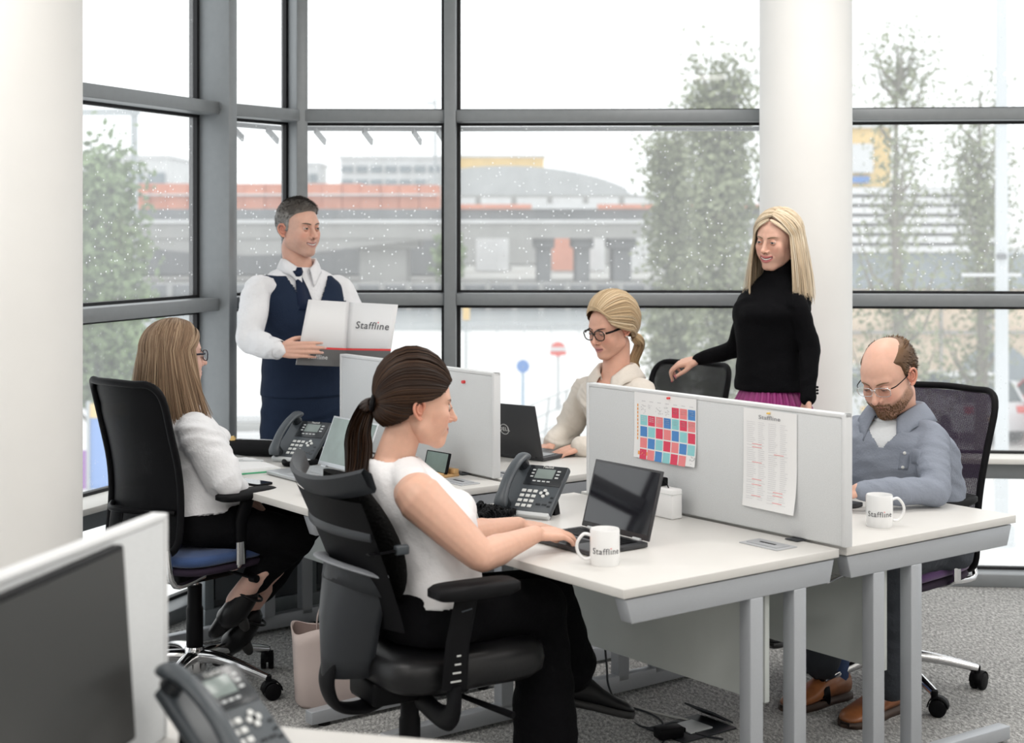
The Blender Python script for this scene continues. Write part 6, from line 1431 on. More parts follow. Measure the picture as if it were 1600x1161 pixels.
def woman_black():
    D = 6.22; f = V3((-.45, -.893, 0)); s = V3((-.893, .45, 0)); base = Wp(1206, 357, D); base.z = 0; tz = lambda px, py, d=D: V3(Wp(px, py, d))
    e = person('standing blonde woman in black roll neck sweater and pleated magenta skirt', base)
    T = [(tz(1207, 640), s, f, .160, .115, .12), (tz(1206, 610), s, f, .150, .105, .11), (tz(1203, 560), s, f, .128, .095, .085), (tz(1203, 520), s, f, .138, .105, .09), (tz(1206, 488), s, f, .152, .115, .10), (tz(1212, 462), s, f, .142, .085, .09), (tz(1214, 445), s, f, .10, .062, .07), (tz(1215, 430), s, f, .056, .054, .055)]
    hT = tz(1215, 375, 6.20); h = dict(HP, smile=1.5, open=.0075, jaw=.93, nose=.75, brow=.7, lips=1.0, size=.975, chin=.9); HM = headM((-.67, -.73, -.12), roll=-.05)
    sR, eR, wR = tz(1176, 462, 6.33), tz(1149, 545, 6.44), tz(1090, 562, 6.52); sL, eL, wL = tz(1247, 476, 6.10), tz(1266, 545, 6.10), tz(1262, 622, 6.04)
    legs = [(tz(1190, 650, 6.26), tz(1190, 800, 6.24), tz(1190, 950, 6.28)), (tz(1226, 650, 6.18), tz(1226, 800, 6.16), tz(1226, 950, 6.2))]
    P = dict(torso=T, neck0=tz(1215, 432), neck1=hT + HM @ V3((0, -.022, -.07)), neckr=.050, legs=[(a, b, c, c + f * .1) for a, b, c in legs])
    b = Bag(); sk = (0.701, 0.418, 0.318); V, F, E = remesh(body_core(P, .76), .009, 3); b.add(V, F, sk)
    hR, tR = hand(wR, (-.93, .30, -.18), (-.1, -.35, .93), -1, .93, curl=(.62, .68, .72, .78), spread=.03, thumb=.6, tcurl=.1, thumb_down=.55)
    hL, tL = hand(wL, (.02, -.1, -1), (.95, .1, 0), -1, .90, curl=(.3, .3, .35, .4))
    for hp, sh, el, wr, tp in ((hR, sR, eR, wR, tR), (hL, sL, eL, wL, tL)): V, F, E = remesh(arm_parts(sh, el, wr, (.028, .030, .030, .030, .023)) + hp, .003, 4); b.add(V, F, sk); nails(b, tp, (.55, .12, .16))
    make_head(b, HM, hT, h, skin=sk, lipc=(.55, .14, .15), browc=(.22, .14, .08), iris=(.10, .14, .18), lid=.42, look=(-.10, 0), teeth=True, ears=False, lash=(.015, .01, .01)); b.obj('body', M_skin, e, base)
    GV, GF, E = remesh([loft(torso_secs([(c, a, b_, w + .006, q + .006, r + .006) for c, a, b_, w, q, r in T[1:]])), ellip(T[4][0] + f * .058 - V3((0, 0, .005)), (.128, .082, .062), np.stack([s, f, V3(UP)], 1)), capsule([tz(1215, 438), hT + HM @ V3((0, -.016, -.088))], [.064, .056], 20),
        capsule([sR + (T[5][0] - sR) * .3, sR, sR * .5 + eR * .5, eR], [.046, .047, .044, .040], 18), capsule([eR, wR], [.041, .030], 18), capsule([sL + (T[5][0] - sL) * .3, sL, sL * .5 + eL * .5, eL], [.040, .042, .044, .042], 18), capsule([eL, wL], [.042, .034], 18)], .006, 9)
    GV = wrinkle(GV, GF, .0018, 14, 2, direction=(.3, 0, .8)); g = to_obj('sweater', GV, GF, M_blackk, e, None, base)
    for k in range(3): V_, F_ = ellip(wL + V3((.036, -.012, .02 + .012 * k)), (.005, .005, .005), None, 10); to_obj('cuff_button', V_, F_, M_black, g, None, base)
    sm = MB(); G = []; n = 150
    for (z, r_) in ((1.045, .105), (1.0, .125), (.93, .158), (.7, .21), (.42, .26)):
        c = T[1][0].copy(); c[2] = z; G.append([c + s * math.cos(t) * (r_ + .008 * math.sin(t * 34) * min(1, (1.06 - z) * 8)) + f * math.sin(t) * (r_ * .80 + .008 * math.sin(t * 34) * min(1, (1.06 - z) * 8)) for t in np.linspace(0, 2 * PI, 340, endpoint=False)])
    sm.grid(G, closed_v=True); to_obj('skirt', sm.v[0], sm.f, M_magenta, e, None, base)
    for a, b_, c in legs: shoe((c[0], c[1], .012) - f * .05, f, UP, .23, .08, .07, M_shoeb, M_bsole, e, base)
    # shoulder length straight blonde hair
    hb = Bag(); rnd = random.Random(9); cols = [(.68, .54, .38), (.76, .64, .48), (.56, .42, .27), (.84, .75, .60), (.42, .29, .16)]
    cen = (0, -.012, .028); rad = (.083, .104, .094); part = lambda t: V3((-.012, .062 - .11 * t, .118 - .012 * (1 - t)))
    phis = lambda u: np.radians(60 + (291 - 60) * np.asarray(u)); ends = lambda ph: -.215 - .015 * math.sin(ph * 2)
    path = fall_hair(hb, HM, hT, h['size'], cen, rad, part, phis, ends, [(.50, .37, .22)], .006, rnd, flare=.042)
    P_ = []
    for k in range(1100):
        u = rnd.random(); u = u if rnd.random() < .6 else (rnd.random() * .28 if rnd.random() < .5 else 1 - rnd.random() * .28); ph = float(phis(u)); P_.append(path(ph + rnd.gauss(0, .03), .3 + 1.1 * rnd.random(), ends(ph) + rnd.gauss(-.006, .014), part(min(1, max(0, (min(ph, 2 * PI - ph) - 1.0) / 2.1 + rnd.gauss(0, .06)))), rnd.gauss(0, .012)))
    strands(hb, P_, .0048, cols, rnd=rnd, centre=hT)
    # front locks that frame the forehead
    for k in range(130):
        sg = 1 if k % 4 else -1; ph = math.radians(rnd.uniform(46, 62) if sg > 0 else rnd.uniform(64, 74)) * sg; P_ = [path(ph, .45 + .5 * rnd.random(), ends(ph) + rnd.gauss(0, .012), V3((-.012 + .004 * sg, .070 + .016 * rnd.random(), .095)), .0)]
        strands(hb, P_, .0055, cols, rnd=rnd, centre=hT)
    hb.obj('hair', M_hair, e, base)
woman_black()

# ---------------------------------------------------------------- pulled-back hair
def pulled(bag, hM, hT, size, cen, rad, ring, tie, cols, width, rnd, n=420, bulge=.012, wave=.0, sheetc=None, via=None, k=14):
    """hair drawn from the hairline ring to the tie point over the skull"""
    cen = V3(cen); rad = V3(rad); tie = V3(tie)
    def path(r, lay, b=1.):
        r = V3(r); ds = vn((r - cen) / rad); de = vn((tie - cen) / rad); rs = np.linalg.norm((r - cen) / rad); re = np.linalg.norm((tie - cen) / rad); pts = []
        dm = vn(ds + de + V3((ds[0] * .5, -.30, 1.7 * max(0, ds[2] + .05) * max(0, 1 - abs(ds[0]) * .6))))
        sl = lambda a_, b_, t_: (lambda o_: (math.sin((1 - t_) * o_) * a_ + math.sin(t_ * o_) * b_) / max(1e-4, math.sin(o_)))(math.acos(max(-.9999, min(.9999, a_ @ b_))))
        for t in np.linspace(0, 1, k):
            d = vn(sl(sl(ds, dm, t), sl(dm, de, t), t) if ds @ de > .3 else (sl(ds, dm, t * 2) if t < .5 else sl(dm, de, t * 2 - 1))); q = (rs * (1 - t) + re * t) + (math.sin(PI * t) ** 1.3) * (bulge * b / .09) * max(.15, d[2] + .35); pts.append(cen + d * (rad * q + lay * .004 * math.sin(PI * min(1, t * 1.6 + .05))))
        return (np.array(pts) * size) @ hM.T + hT
    R = spline(ring, 10)
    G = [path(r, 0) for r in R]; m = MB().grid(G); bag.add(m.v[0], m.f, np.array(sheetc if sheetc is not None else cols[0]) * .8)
    P_ = []
    for _ in range(n): i = rnd.random() * (len(R) - 1); a = int(i); r = R[a] * (1 - i + a) + R[min(a + 1, len(R) - 1)] * (i - a); P_.append(path(r + np.array([rnd.gauss(0, .0015) for _ in range(3)]), .4 + rnd.random()))
    strands(bag, P_, width, cols, rnd=rnd, centre=hT)
    return path
def pony(bag, pts, spread0, spread1, n, width, cols, rnd, centre):
    C = spline(pts, 6); k = len(C); T_, N_, B_ = frames(C); P_ = []; prof = np.interp(np.linspace(0, 1, k), (0, .15, .5, .85, 1), (spread0, spread0 * 1.5, spread1, spread1 * .9, spread1 * .45))
    for _ in range(n):
        a = rnd.random() * 2 * PI; r = math.sqrt(rnd.random()); ln = rnd.uniform(.82, 1.0); L = max(4, int(k * ln)); q = np.array([C[i] + (N_[i] * math.cos(a + .02 * i) + B_[i] * math.sin(a + .02 * i)) * prof[i] * r for i in range(L)]); P_.append(q)
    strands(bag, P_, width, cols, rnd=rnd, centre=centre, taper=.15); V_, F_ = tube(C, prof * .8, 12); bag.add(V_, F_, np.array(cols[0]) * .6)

# ---------------------------------------------------------------- 3  woman with the ponytail
def woman_pony():
    D = 4.31; f = V3((.866, .5, 0)); s = V3((.5, -.866, 0)); base = Wp(660, 357, D); base.z = 0; tz = lambda px, py, d=D: V3(Wp(px, py, d))
    e = person('seated woman in profile with dark ponytail, white sleeveless top and black trousers', base)
    T = [(tz(664, 960, 4.28), s, f, .185, .12, .13), (tz(668, 930, 4.29), s, f, .175, .13, .125), (tz(672, 882, 4.30), s, f, .150, .12, .105), (tz(668, 835, 4.31), s, f, .150, .12, .105), (tz(656, 795, 4.32), s, f, .160, .125, .115), (tz(640, 760, 4.33), s, f, .150, .095, .105), (tz(624, 733, 4.33), s, f, .11, .07, .085), (tz(615, 716, 4.33), s, f, .062, .058, .066)]
    hT = tz(652, 632, 4.33); h = dict(HP, smile=1.3, jaw=.96, nose=.85, brow=.75, lips=.8, size=.99, cheek=1.1); HM = headM((.955, .28, -.10))
    sR, eR, wR = tz(655, 778, 4.15), tz(752, 870, 4.10), tz(838, 834, 4.32); sL, eL, wL = tz(615, 745, 4.49), tz(726, 838, 4.43), tz(812, 820, 4.58)
    hipR, kR, aR = tz(700, 958, 4.22), tz(846, 950, 4.42), tz(852, 1165, 4.40); hipL, kL, aL = tz(675, 950, 4.40), tz(862, 928, 4.60), tz(888, 1052, 4.62)
    P = dict(torso=T, neck0=tz(612, 728, 4.33), neck1=hT + HM @ V3((0, -.030, -.066)), neckr=.054, legs=[(hipR, kR, aR, aR + f * .05), (hipL, kL, aL, aL + f * .05)])
    b = Bag(); sk = (0.723, 0.429, 0.318); V, F, E = remesh(body_core(P, .93) + [capsule([T[5][0], sR], [.06, .062], 16), capsule([T[5][0], sL], [.06, .055], 16)], .006, 6); b.add(V, F, sk)
    hR, tR = hand(wR, (.80, .58, -.06), (-.10, -.35, 1), -1, .98, curl=(.34, .38, .42, .46), spread=.06, thumb_down=.5, tcurl=.4); hL, tL = hand(wL, (.86, .50, -.10), (.05, -.1, 1), 1, .93, curl=(.28, .32, .36, .4), spread=.05, thumb_down=.5, tcurl=.4)
    for hp, sh, el, wr, tp in ((hR, sR, eR, wR, tR), (hL, sL, eL, wL, tL)): V, F, E = remesh(arm_parts(sh, el, wr, (.066, .056, .043, .043, .0265)) + hp, .0032, 6); b.add(V, F, sk); nails(b, tp, (.70, .40, .36))
    make_head(b, HM, hT, h, skin=sk, lipc=(.58, .22, .20), browc=(.14, .08, .05), lid=.12, look=(0, -.3)); b.obj('body', M_skin, e, base)
    # top
    GV, GF, E = remesh([loft(torso_secs([(c, a, b_, w + (.010 if i < 4 else (-.012 if i < 6 else .0)), q + .012, r + .010) for i, (c, a, b_, w, q, r) in enumerate(T[1:])])), ellip(T[4][0] + s * .062 + f * .085, (.058, .055, .055)), ellip(T[4][0] - s * .062 + f * .085, (.058, .055, .055)), capsule([T[6][0], T[6][0] * .45 + sR * .55], [.060, .052], 18), capsule([T[6][0], T[6][0] * .45 + sL * .55], [.060, .052], 18)], .0055, 4)
    GV = wrinkle(GV, GF, .0026, 15, 12, direction=(.5, .3, .7)); q = GV - T[7][0]; keep = (np.linalg.norm(q * np.array((1, 1, .7)), axis=1) > .066) | (GV[:, 2] < T[7][0][2] - .03); GV, GF = cut(GV, GF, keep); to_obj('sleeveless_top', GV, GF, M_whitetop, e, None, base, solid=.003)
    # wide black trousers
    TV, TF, E = remesh([loft(torso_secs([(T[1][0] + V3((0, 0, .03)), s, f, .172, .125, .125), (T[0][0], s, f, .20, .14, .145), (T[0][0] - V3((0, 0, .05)), s, f, .19, .12, .13)])), capsule([hipR, kR], [.098, .082], 18), capsule([kR, kR * .5 + aR * .5, aR], [.082, .084, .098], 18), capsule([hipL, kL], [.096, .078], 18), capsule([kL, kL * .4 + aL * .6, aL - V3((0, 0, -.02))], [.078, .080, .088], 18)], .008, 4)
    TV = wrinkle(TV, TF, .003, 10, 4, direction=(0, 0, 1)); to_obj('trousers', TV, TF, M_blackw, e, None, base)
    fd = vn((.80, .35, -.28)); shoe(tz(884, 1092, 4.60), fd, (.25, .1, 1), .235, .078, .075, M_shoeb, M_bsole, e, base, heel=.0); shoe((aR[0] - .02, aR[1], .06), f, UP, .235, .08, .07, M_shoeb, M_bsole, e, base, heel=.05)
    # hair
    hb = Bag(); rnd = random.Random(21); cols = [(.022, .010, .006), (.036, .017, .009), (.012, .006, .004), (.070, .034, .016)]
    ring = [(-.040, -.083, -.060), (-.062, -.055, -.045), (-.076, -.030, -.020), (-.079, .000, .020), (-.078, .030, .028), (-.070, .056, .045), (-.045, .079, .072), (0, .087, .080), (.045, .079, .072), (.070, .056, .045), (.078, .030, .028), (.079, .000, .020), (.076, -.030, -.020), (.062, -.055, -.045), (.040, -.083, -.060), (0, -.092, -.066), (-.040, -.083, -.060)]
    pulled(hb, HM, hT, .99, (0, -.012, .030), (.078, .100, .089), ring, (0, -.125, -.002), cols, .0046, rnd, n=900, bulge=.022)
    ty = hT + HM @ V3((0, -.128, -.004)); pony(hb, [ty, tz(572, 640, 4.34), tz(560, 675, 4.33), tz(560, 712, 4.31), tz(558, 745, 4.28), tz(544, 775, 4.24)], .015, .040, 380, .0048, cols, rnd, ty)
    ho = hb.obj('hair', M_hair, e, base); V_, F_ = tube(spline([ty + V3((math.cos(t) * .003, math.sin(t) * .019, math.cos(t) * .019)) for t in np.linspace(0, 2 * PI, 9)[:-1]], 4, closed=True), .007, 8, closed=True); to_obj('hair_tie', V_, F_, M_blacksoft, ho, None, base)
woman_pony()

# ---------------------------------------------------------------- 4  woman with glasses
def woman_glasses():
    D = 6.42; f = V3((-.66, -.75, 0)); s = V3((-.75, .66, 0)); base = Wp(1005, 357, 6.5); base.z = 0; tz = lambda px, py, d=D: V3(Wp(px, py, d))
    e = person('seated blonde woman in black framed glasses and cream blouse typing on the black laptop', base)
    T = [(tz(1012, 755, 6.52), s, f, .185, .12, .13), (tz(1004, 725, 6.50), s, f, .175, .13, .12), (tz(990, 692, 6.47), s, f, .160, .125, .11), (tz(978, 655, 6.44), s, f, .165, .13, .11), (tz(969, 628, 6.43), s, f, .168, .13, .115), (tz(962, 608, 6.42), s, f, .150, .095, .105), (tz(962, 594, 6.42), s, f, .11, .07, .08), (tz(962, 584, 6.42), s, f, .062, .056, .06)]
    hT = tz(954, 512, 6.40); h = dict(HP, smile=.35, jaw=1.10, nose=.85, brow=.7, lips=.95, size=.985, cheek=1.1, open=.0012); HM = headM((-.72, -.64, -.26))
    sR, eR, wR = tz(915, 612, 6.55), tz(886, 676, 6.60), tz(862, 692, 6.40); sL, eL, wL = tz(1003, 618, 6.30), tz(985, 705, 6.24), tz(908, 697, 6.20)
    kk = [(tz(985, 760, 6.55), tz(900, 765, 6.25), tz(905, 900, 6.25)), (tz(1030, 765, 6.4), tz(945, 775, 6.1), tz(950, 905, 6.1))]
    P = dict(torso=T, neck0=tz(962, 590, 6.42), neck1=hT + HM @ V3((0, -.022, -.070)), neckr=.057, legs=[(a, b, c, c + f * .1) for a, b, c in kk])
    b = Bag(); sk = (0.723, 0.406, 0.300); V, F, E = remesh(body_core(P, .93), .007, 4); b.add(V, F, sk)
    hR, tR = hand(wR, (-.70, -.66, -.25), (-.2, .1, 1), -1, .92, curl=(.4, .42, .45, .5), thumb_down=.5); hL, tL = hand(wL, (-.93, -.22, -.22), (-.15, -.25, 1), 1, .95, curl=(.30, .34, .38, .42), spread=.08, thumb_down=.5)
    for hp, sh, el, wr, tp in ((hR, sR, eR, wR, tR), (hL, sL, eL, wL, tL)): V, F, E = remesh(arm_parts(sh, el, wr, (.045, .04, .035, .034, .024)) + hp, .003, 4); b.add(V, F, sk); nails(b, tp, (.10, .015, .06))
    make_head(b, HM, hT, h, skin=sk, lipc=(.50, .20, .20), browc=(.06, .035, .03), lid=.20, look=(0, -.35), lash=(.01, .008, .008))
    V_, F_ = ellip(hT + HM @ V3((-.078, -.006, -.036)), (.004, .004, .004), None, 10); b.add(V_, F_, (.8, .8, .78)); b.obj('body', M_skin, e, base)
    glasses(e, base, HM, hT, h, mat('dark_tortoise_acetate', (.03, .018, .012), .2), M_black, w=.0265, hh=.0215, shape=2.4, r=.0026, size=.985)
    GV, GF, E = remesh([loft(torso_secs([(c, a, b_, w + .012, q + .012, r + .010) for c, a, b_, w, q, r in T])), ellip(T[4][0] + s * .065 + f * .085, (.060, .055, .055)), ellip(T[4][0] - s * .065 + f * .085, (.060, .055, .055)),
        capsule([sR + (T[5][0] - sR) * .3, sR, sR * .5 + eR * .5, eR], [.055, .062, .062, .060], 18), capsule([eR, wR], [.058, .040], 18), capsule([sL + (T[5][0] - sL) * .3, sL, sL * .5 + eL * .5, eL], [.055, .062, .062, .060], 18), capsule([eL, wL], [.058, .040], 18)], .0062, 5)
    GV = wrinkle(GV, GF, .0032, 15, 6, direction=(.1, 0, .9)); q = GV - T[5][0]; lat = q @ s; fr_ = q @ f; zb = T[5][0][2] - .075; keep = ~((fr_ > .0) & (GV[:, 2] > zb) & (np.abs(lat) < (GV[:, 2] - zb) * .55 + .003)) & ~((np.linalg.norm((GV - T[7][0])[:, :2], axis=1) < .066) & (GV[:, 2] > T[7][0][2] - .02))
    K, KF = cut(GV, GF, keep); so = to_obj('blouse', K, KF, M_cream, e, None, base, solid=.003)
    shirt_collar(tz(963, 580, 6.42), np.stack([s, f, V3(UP)], 1), .066, .118, .040, .030, 'collar', M_cream, so, base, gap=.42, tip=.062, front_low=.045)
    TV, TF, E = remesh([loft(torso_secs([(T[1][0], s, f, .18, .13, .13), (T[0][0], s, f, .20, .14, .14), (T[0][0] - V3((0, 0, .05)), s, f, .19, .12, .13)]))] + [x for a, b_, c in kk for x in (capsule([a, b_], [.092, .075], 16), capsule([b_, c], [.07, .06], 16))], .010, 3); to_obj('trousers', TV, TF, M_blackw, e, None, base)
    for a, b_, c in kk: shoe((c[0], c[1], .03) - f * .04, f, UP, .235, .08, .07, M_shoeb, M_bsole, e, base)
    hb = Bag(); rnd = random.Random(31); cols = [(.58, .42, .25), (.68, .52, .33), (.46, .31, .17), (.76, .63, .45), (.34, .22, .12)]
    ring = [(-.040, -.083, -.060), (-.062, -.055, -.045), (-.077, -.028, -.012), (-.080, -.004, .022), (-.080, .018, .026), (-.077, .040, .026), (-.070, .058, .040), (-.045, .074, .088), (-.012, .078, .100), (.030, .076, .094), (.058, .064, .072), (.074, .044, .046), (.080, .022, .028), (.079, -.004, .020), (.076, -.030, -.020), (.062, -.055, -.045), (.040, -.083, -.060), (0, -.092, -.066), (-.040, -.083, -.060)]
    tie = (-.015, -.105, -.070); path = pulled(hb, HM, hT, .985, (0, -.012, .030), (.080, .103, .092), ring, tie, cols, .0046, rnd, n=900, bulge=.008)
    # side-swept front hair from the parting across the temple to behind the ear
    P_ = []
    for k in range(330):
        t = rnd.random(); a = V3((.030, .068 - .06 * t, .106 + .010 * t)); m1 = V3((-.018, .076 - .045 * t, .108 + .008 * t)); m2 = V3((-.068, .060 - .040 * t, .066 + .024 * t)); m3 = V3((-.084, .014 - .02 * t, .030 + .02 * t)); m4 = V3((-.082, -.045, -.012 + .02 * t)); m5 = V3((-.045, -.098, -.055))
        q = spline([a, m1, m2, m3, m4, m5], 4); q = q + np.array([rnd.gauss(0, .002) for _ in range(3)]); P_.append((q * .985) @ HM.T + hT)
    strands(hb, P_, .0042, cols, rnd=rnd, centre=hT)
    ty = hT + HM @ V3(tie); pony(hb, [ty, ty + V3((.030, .03, -.035)), tz(990, 566, 6.5), tz(998, 578, 6.5)], .016, .022, 120, .005, cols[:3], rnd, ty); hb.obj('hair', M_hair, e, base)
woman_glasses()

# ---------------------------------------------------------------- 5  bearded man
def man_beard():
    D = 5.36; f = V3((-.66, -.75, 0)); s = V3((-.75, .66, 0)); base = Wp(1432, 357, 5.45); base.z = 0; tz = lambda px, py, d=D: V3(Wp(px, py, d))
    e = person('seated balding bearded man in grey shirt and glasses looking down', base)
    T = [(tz(1434, 850, 5.46), s, f, .19, .13, .14), (tz(1430, 820, 5.45), s, f, .19, .14, .13), (tz(1420, 780, 5.41), s, f, .188, .15, .12), (tz(1410, 735, 5.37), s, f, .198, .145, .125), (tz(1402, 692, 5.35), s, f, .200, .13, .125), (tz(1398, 672, 5.34), s, f, .178, .10, .11), (tz(1398, 658, 5.34), s, f, .13, .075, .085), (tz(1400, 649, 5.34), s, f, .07, .06, .065)]
    hT = tz(1387, 587, 5.28); h = dict(HP, smile=.0, jaw=1.08, nose=1.2, brow=1.1, lips=.75, size=1.06, browk=1.0); HM = headM((-.60, -.66, -.44), roll=.06)
    sR, eR, wR = tz(1337, 682, 5.49), tz(1318, 778, 5.50), tz(1298, 772, 5.26); sL, eL, wL = tz(1455, 684, 5.22), tz(1463, 768, 5.07), tz(1342, 766, 4.99)
    hipR, kR, aR = tz(1400, 845, 5.52), tz(1300, 845, 5.30), tz(1285, 1035, 5.34); hipL, kL, aL = tz(1450, 855, 5.36), tz(1385, 866, 5.02), tz(1392, 1070, 5.12)
    P = dict(torso=T, neck0=tz(1402, 664, 5.35), neck1=hT + HM @ V3((0, -.030, -.072)), neckr=.064, legs=[(hipR, kR, aR, aR + V3((0, 0, -.01))), (hipL, kL, aL, aL + V3((0, 0, -.01)))])
    b = Bag(); sk = (0.712, 0.418, 0.318); V, F, E = remesh(body_core(P, .92), .007, 4); b.add(V, F, sk)
    hR, tR = hand(wR, (-.7, -.7, -.1), (0, 0, 1), -1, 1.0, curl=(.3, .34, .38, .42)); hL, tL = hand(wL, (-.92, .15, -.20), (-.1, -.3, 1), 1, 1.0, curl=(.55, .6, .62, .66), thumb_down=.5)
    for hp, sh, el, wr, tp in ((hR, sR, eR, wR, tR), (hL, sL, eL, wL, tL)): V, F, E = remesh(arm_parts(sh, el, wr, (.045, .042, .036, .034, .028)) + hp, .0033, 4); b.add(V, F, sk); nails(b, tp, (.68, .40, .34))
    n3 = lambda P: np.sin(P[:, 0] * 900 + 2 * np.sin(P[:, 2] * 700)) * np.sin(P[:, 2] * 820 + P[:, 1] * 500)
    def paint(P):
        X, Y, Z = P.T; ax = np.abs(X)
        jawline = np.clip((-.052 - Z + .55 * np.clip(ax - .035, 0, 1) + .2 * np.clip(.05 - Y, 0, .1)) / .012, 0, 1) * (Y > -.01)
        chin = np.clip((-.083 - Z) / .006, 0, 1) * (Y > .03); mo = np.exp(-((Z + .0555 + .10 * ax) / .0055) ** 2) * (ax < .030) * (Y > .06); side = np.exp(-((ax - .031) / .006) ** 2) * (Z < -.052) * (Z > -.1) * (Y > .05); sb = (Z < .02) * (Z > -.06) * np.exp(-((Y - .004) / .012) ** 2) * (ax > .05)
        ch = np.exp(-(X / .010) ** 2) * np.exp(-((Z + .088) / .006) ** 2) * (Y > .06)
        m = np.clip(np.maximum.reduce([jawline * .80, chin * .9, mo, side * .9, sb * .6, ch]), 0, 1) * (.80 + .2 * n3(P)); return [(m, (.16, .085, .045))]
    make_head(b, HM, hT, h, skin=sk, lipc=(.55, .22, .20), browc=(.20, .12, .07), lid=.10, look=(0, -.4), paint=paint); b.obj('body', M_skin, e, base)
    rnd = random.Random(17); hb = Bag(); line = interp_line([(-.12, -.075), (-.05, -.062), (-.034, .010), (-.006, .018), (.002, -.010), (.012, -.008), (.018, .036), (.030, .050), (.040, .075), (.06, .16), (.12, .2)])
    ln = lambda y: line(y)
    cf = lambda P: np.tile(np.array((.11, .062, .034)), (len(P), 1)) * (1 + 1.2 * np.clip((P[:, 2] - .06) / .06, 0, 1))[:, None]
    # crown is bald: hair on sides and back, thin over the top
    def th(P): return .0015 + .008 * np.clip((-.01 - P[:, 1]) / .05, 0, 1) + .006 * (np.abs(P[:, 0]) > .05)
    pts, nr = hair_cap(hb, h, HM, hT, ln, th, None, colfn=cf, soft=.03, bald=lambda P: sd_e(P, (0, .028, .105), (.054, .100, .075)))
    idx = [rnd.randrange(len(pts)) for _ in range(2600)]; pp = pts[idx]; W_ = (pp * h['size']) @ HM.T + hT; NN = nr[idx] @ HM.T
    for p, n, q in zip(W_, NN, pp): tufts(hb, [p], [n], lambda _: HM @ (np.array((0, -.5, -.8)) if q[2] < .08 else np.array((0, -1., .1))), .016, .0016, [(.12, .065, .033), (.08, .042, .022), (.18, .11, .06)], rnd, curlv=.15)
    # beard and moustache tufts
    hs = []
    for _ in range(9000):
        x = rnd.uniform(-.066, .066); z = rnd.uniform(-.125, -.045); hs.append((x, z))
    hs = np.array(hs); Q = surf_front(h, hs[:, 0], hs[:, 1]); ok = (Q[:, 1] > -.0) & (Q[:, 1] < .14); Q = Q[ok]; mk = paint(Q)[0][0]; Q = Q[mk > .62][:1500]
    for q in Q: p = (q * h['size']) @ HM.T + hT; tufts(hb, [p], [HM @ vn(q - np.array((0, .01, -.04)))], lambda _: HM @ np.array((.3 * np.sign(q[0]), .2, -.8)), .006, .0009, [(.17, .09, .045), (.10, .055, .03), (.26, .15, .08)], rnd, curlv=.5)
    hb.obj('hair', M_hair, e, base)
    glasses(e, base, HM, hT, h, M_chrome, M_black, w=.0265, hh=.0155, shape=3.2, r=.0013, size=1.06)
    GV, GF, E = remesh([loft(torso_secs([(c, a, b_, w + .012, q + .012, r + .010) for c, a, b_, w, q, r in T])), capsule([sR + (T[5][0] - sR) * .3, sR, sR * .5 + eR * .5, eR], [.062, .070, .068, .064], 18), capsule([eR, wR], [.062, .044], 18), capsule([sL + (T[5][0] - sL) * .3, sL, sL * .5 + eL * .5, eL], [.055, .062, .058, .052], 18), capsule([eL, eL * .5 + wL * .5, wL + V3((.02, 0, 0))], [.052, .048, .040], 18)], .0062, 4)
    GV = wrinkle(GV, GF, .0036, 15, 9, direction=(.3, 0, .8)); q = GV - T[5][0]; lat = q @ s; fr_ = q @ f; zb = T[5][0][2] - .045
    B = bvh(GV, GF)
    keep = ~((fr_ > .0) & (GV[:, 2] > zb) & (np.abs(lat + .01) < (GV[:, 2] - zb) * .95 + .004)) & ~((np.linalg.norm((GV - T[7][0])[:, :2], axis=1) < .072) & (GV[:, 2] > T[7][0][2] - .03)); K, KF = cut(GV, GF, keep); so = to_obj('shirt', K, KF, M_greyshirt, e, None, base, solid=.003)
    shirt_collar(tz(1402, 643, 5.345), np.stack([s, f, V3(UP)], 1), .078, .128, .040, .030, 'collar', M_greyshirt, so, base, gap=.48, tip=.055, front_low=.035)
    TT, TF_, E = remesh([loft(torso_secs([(c, a, b_, w * (.93, .9, .72, .62, .8)[i], q + .003, r - .01) for i, (c, a, b_, w, q, r) in enumerate(T[3:])]))], .006, 3); to_obj('tee_shirt', TT, TF_, M_tee, e, None, base)
    V_, F_ = tube([V3(T[7][0]) + s * math.cos(t) * .069 + f * (math.sin(t) * .066 + .008) + V3((0, 0, -.004 - .012 * math.sin(t))) for t in np.linspace(0, 2 * PI, 30, endpoint=False)], .009, 8, closed=True); to_obj('tee_collar', V_, F_, M_tee, e, None, base)
    pl_ = []
    for t in np.linspace(0, .42, 8): c = tz(1388 - 14 * t, 712 + 70 * t, 5.1); pl_.append(onto(B, [c + s * w for w in (-.016, .016)], -f, .0025))
    m_ = MB().grid(pl_); to_obj('placket', m_.v[0], m_.f, M_greyshirt, so, None, base, solid=.002)
    for t in (.03, .36): p = onto(B, [tz(1388 - 14 * t, 712 + 70 * t, 5.1)], -f, .005)[0]; V_, F_ = ellip(p, (.006, .003, .006), None, 12); to_obj('button', V_, F_, M_btn, so, None, base)
    G = [[onto(B, [tz(1404 + 26 * u - 4 * v, 706 + 24 * v, 5.1)], -f, .003)[0] for u in np.linspace(0, 1, 6)] for v in np.linspace(0, 1, 6)]; m_ = MB().grid(G); to_obj('chest_pocket', m_.v[0], m_.f, M_greyshirt, so, None, base, solid=.002)
    TV, TF, E = remesh([loft(torso_secs([(T[1][0], s, f, .185, .14, .13), (T[0][0], s, f, .20, .14, .15), (T[0][0] - V3((0, 0, .06)), s, f, .19, .12, .13)])), capsule([hipR, kR], [.095, .078], 18), capsule([kR, aR], [.075, .062], 18), capsule([hipL, kL], [.095, .078], 18), capsule([kL, aL - V3((0, 0, .0))], [.072, .058], 18)], .008, 4)
    TV = wrinkle(TV, TF, .0035, 13, 14, direction=(0, 0, 1)); to_obj('trousers', TV, TF, M_greytr, e, None, base)
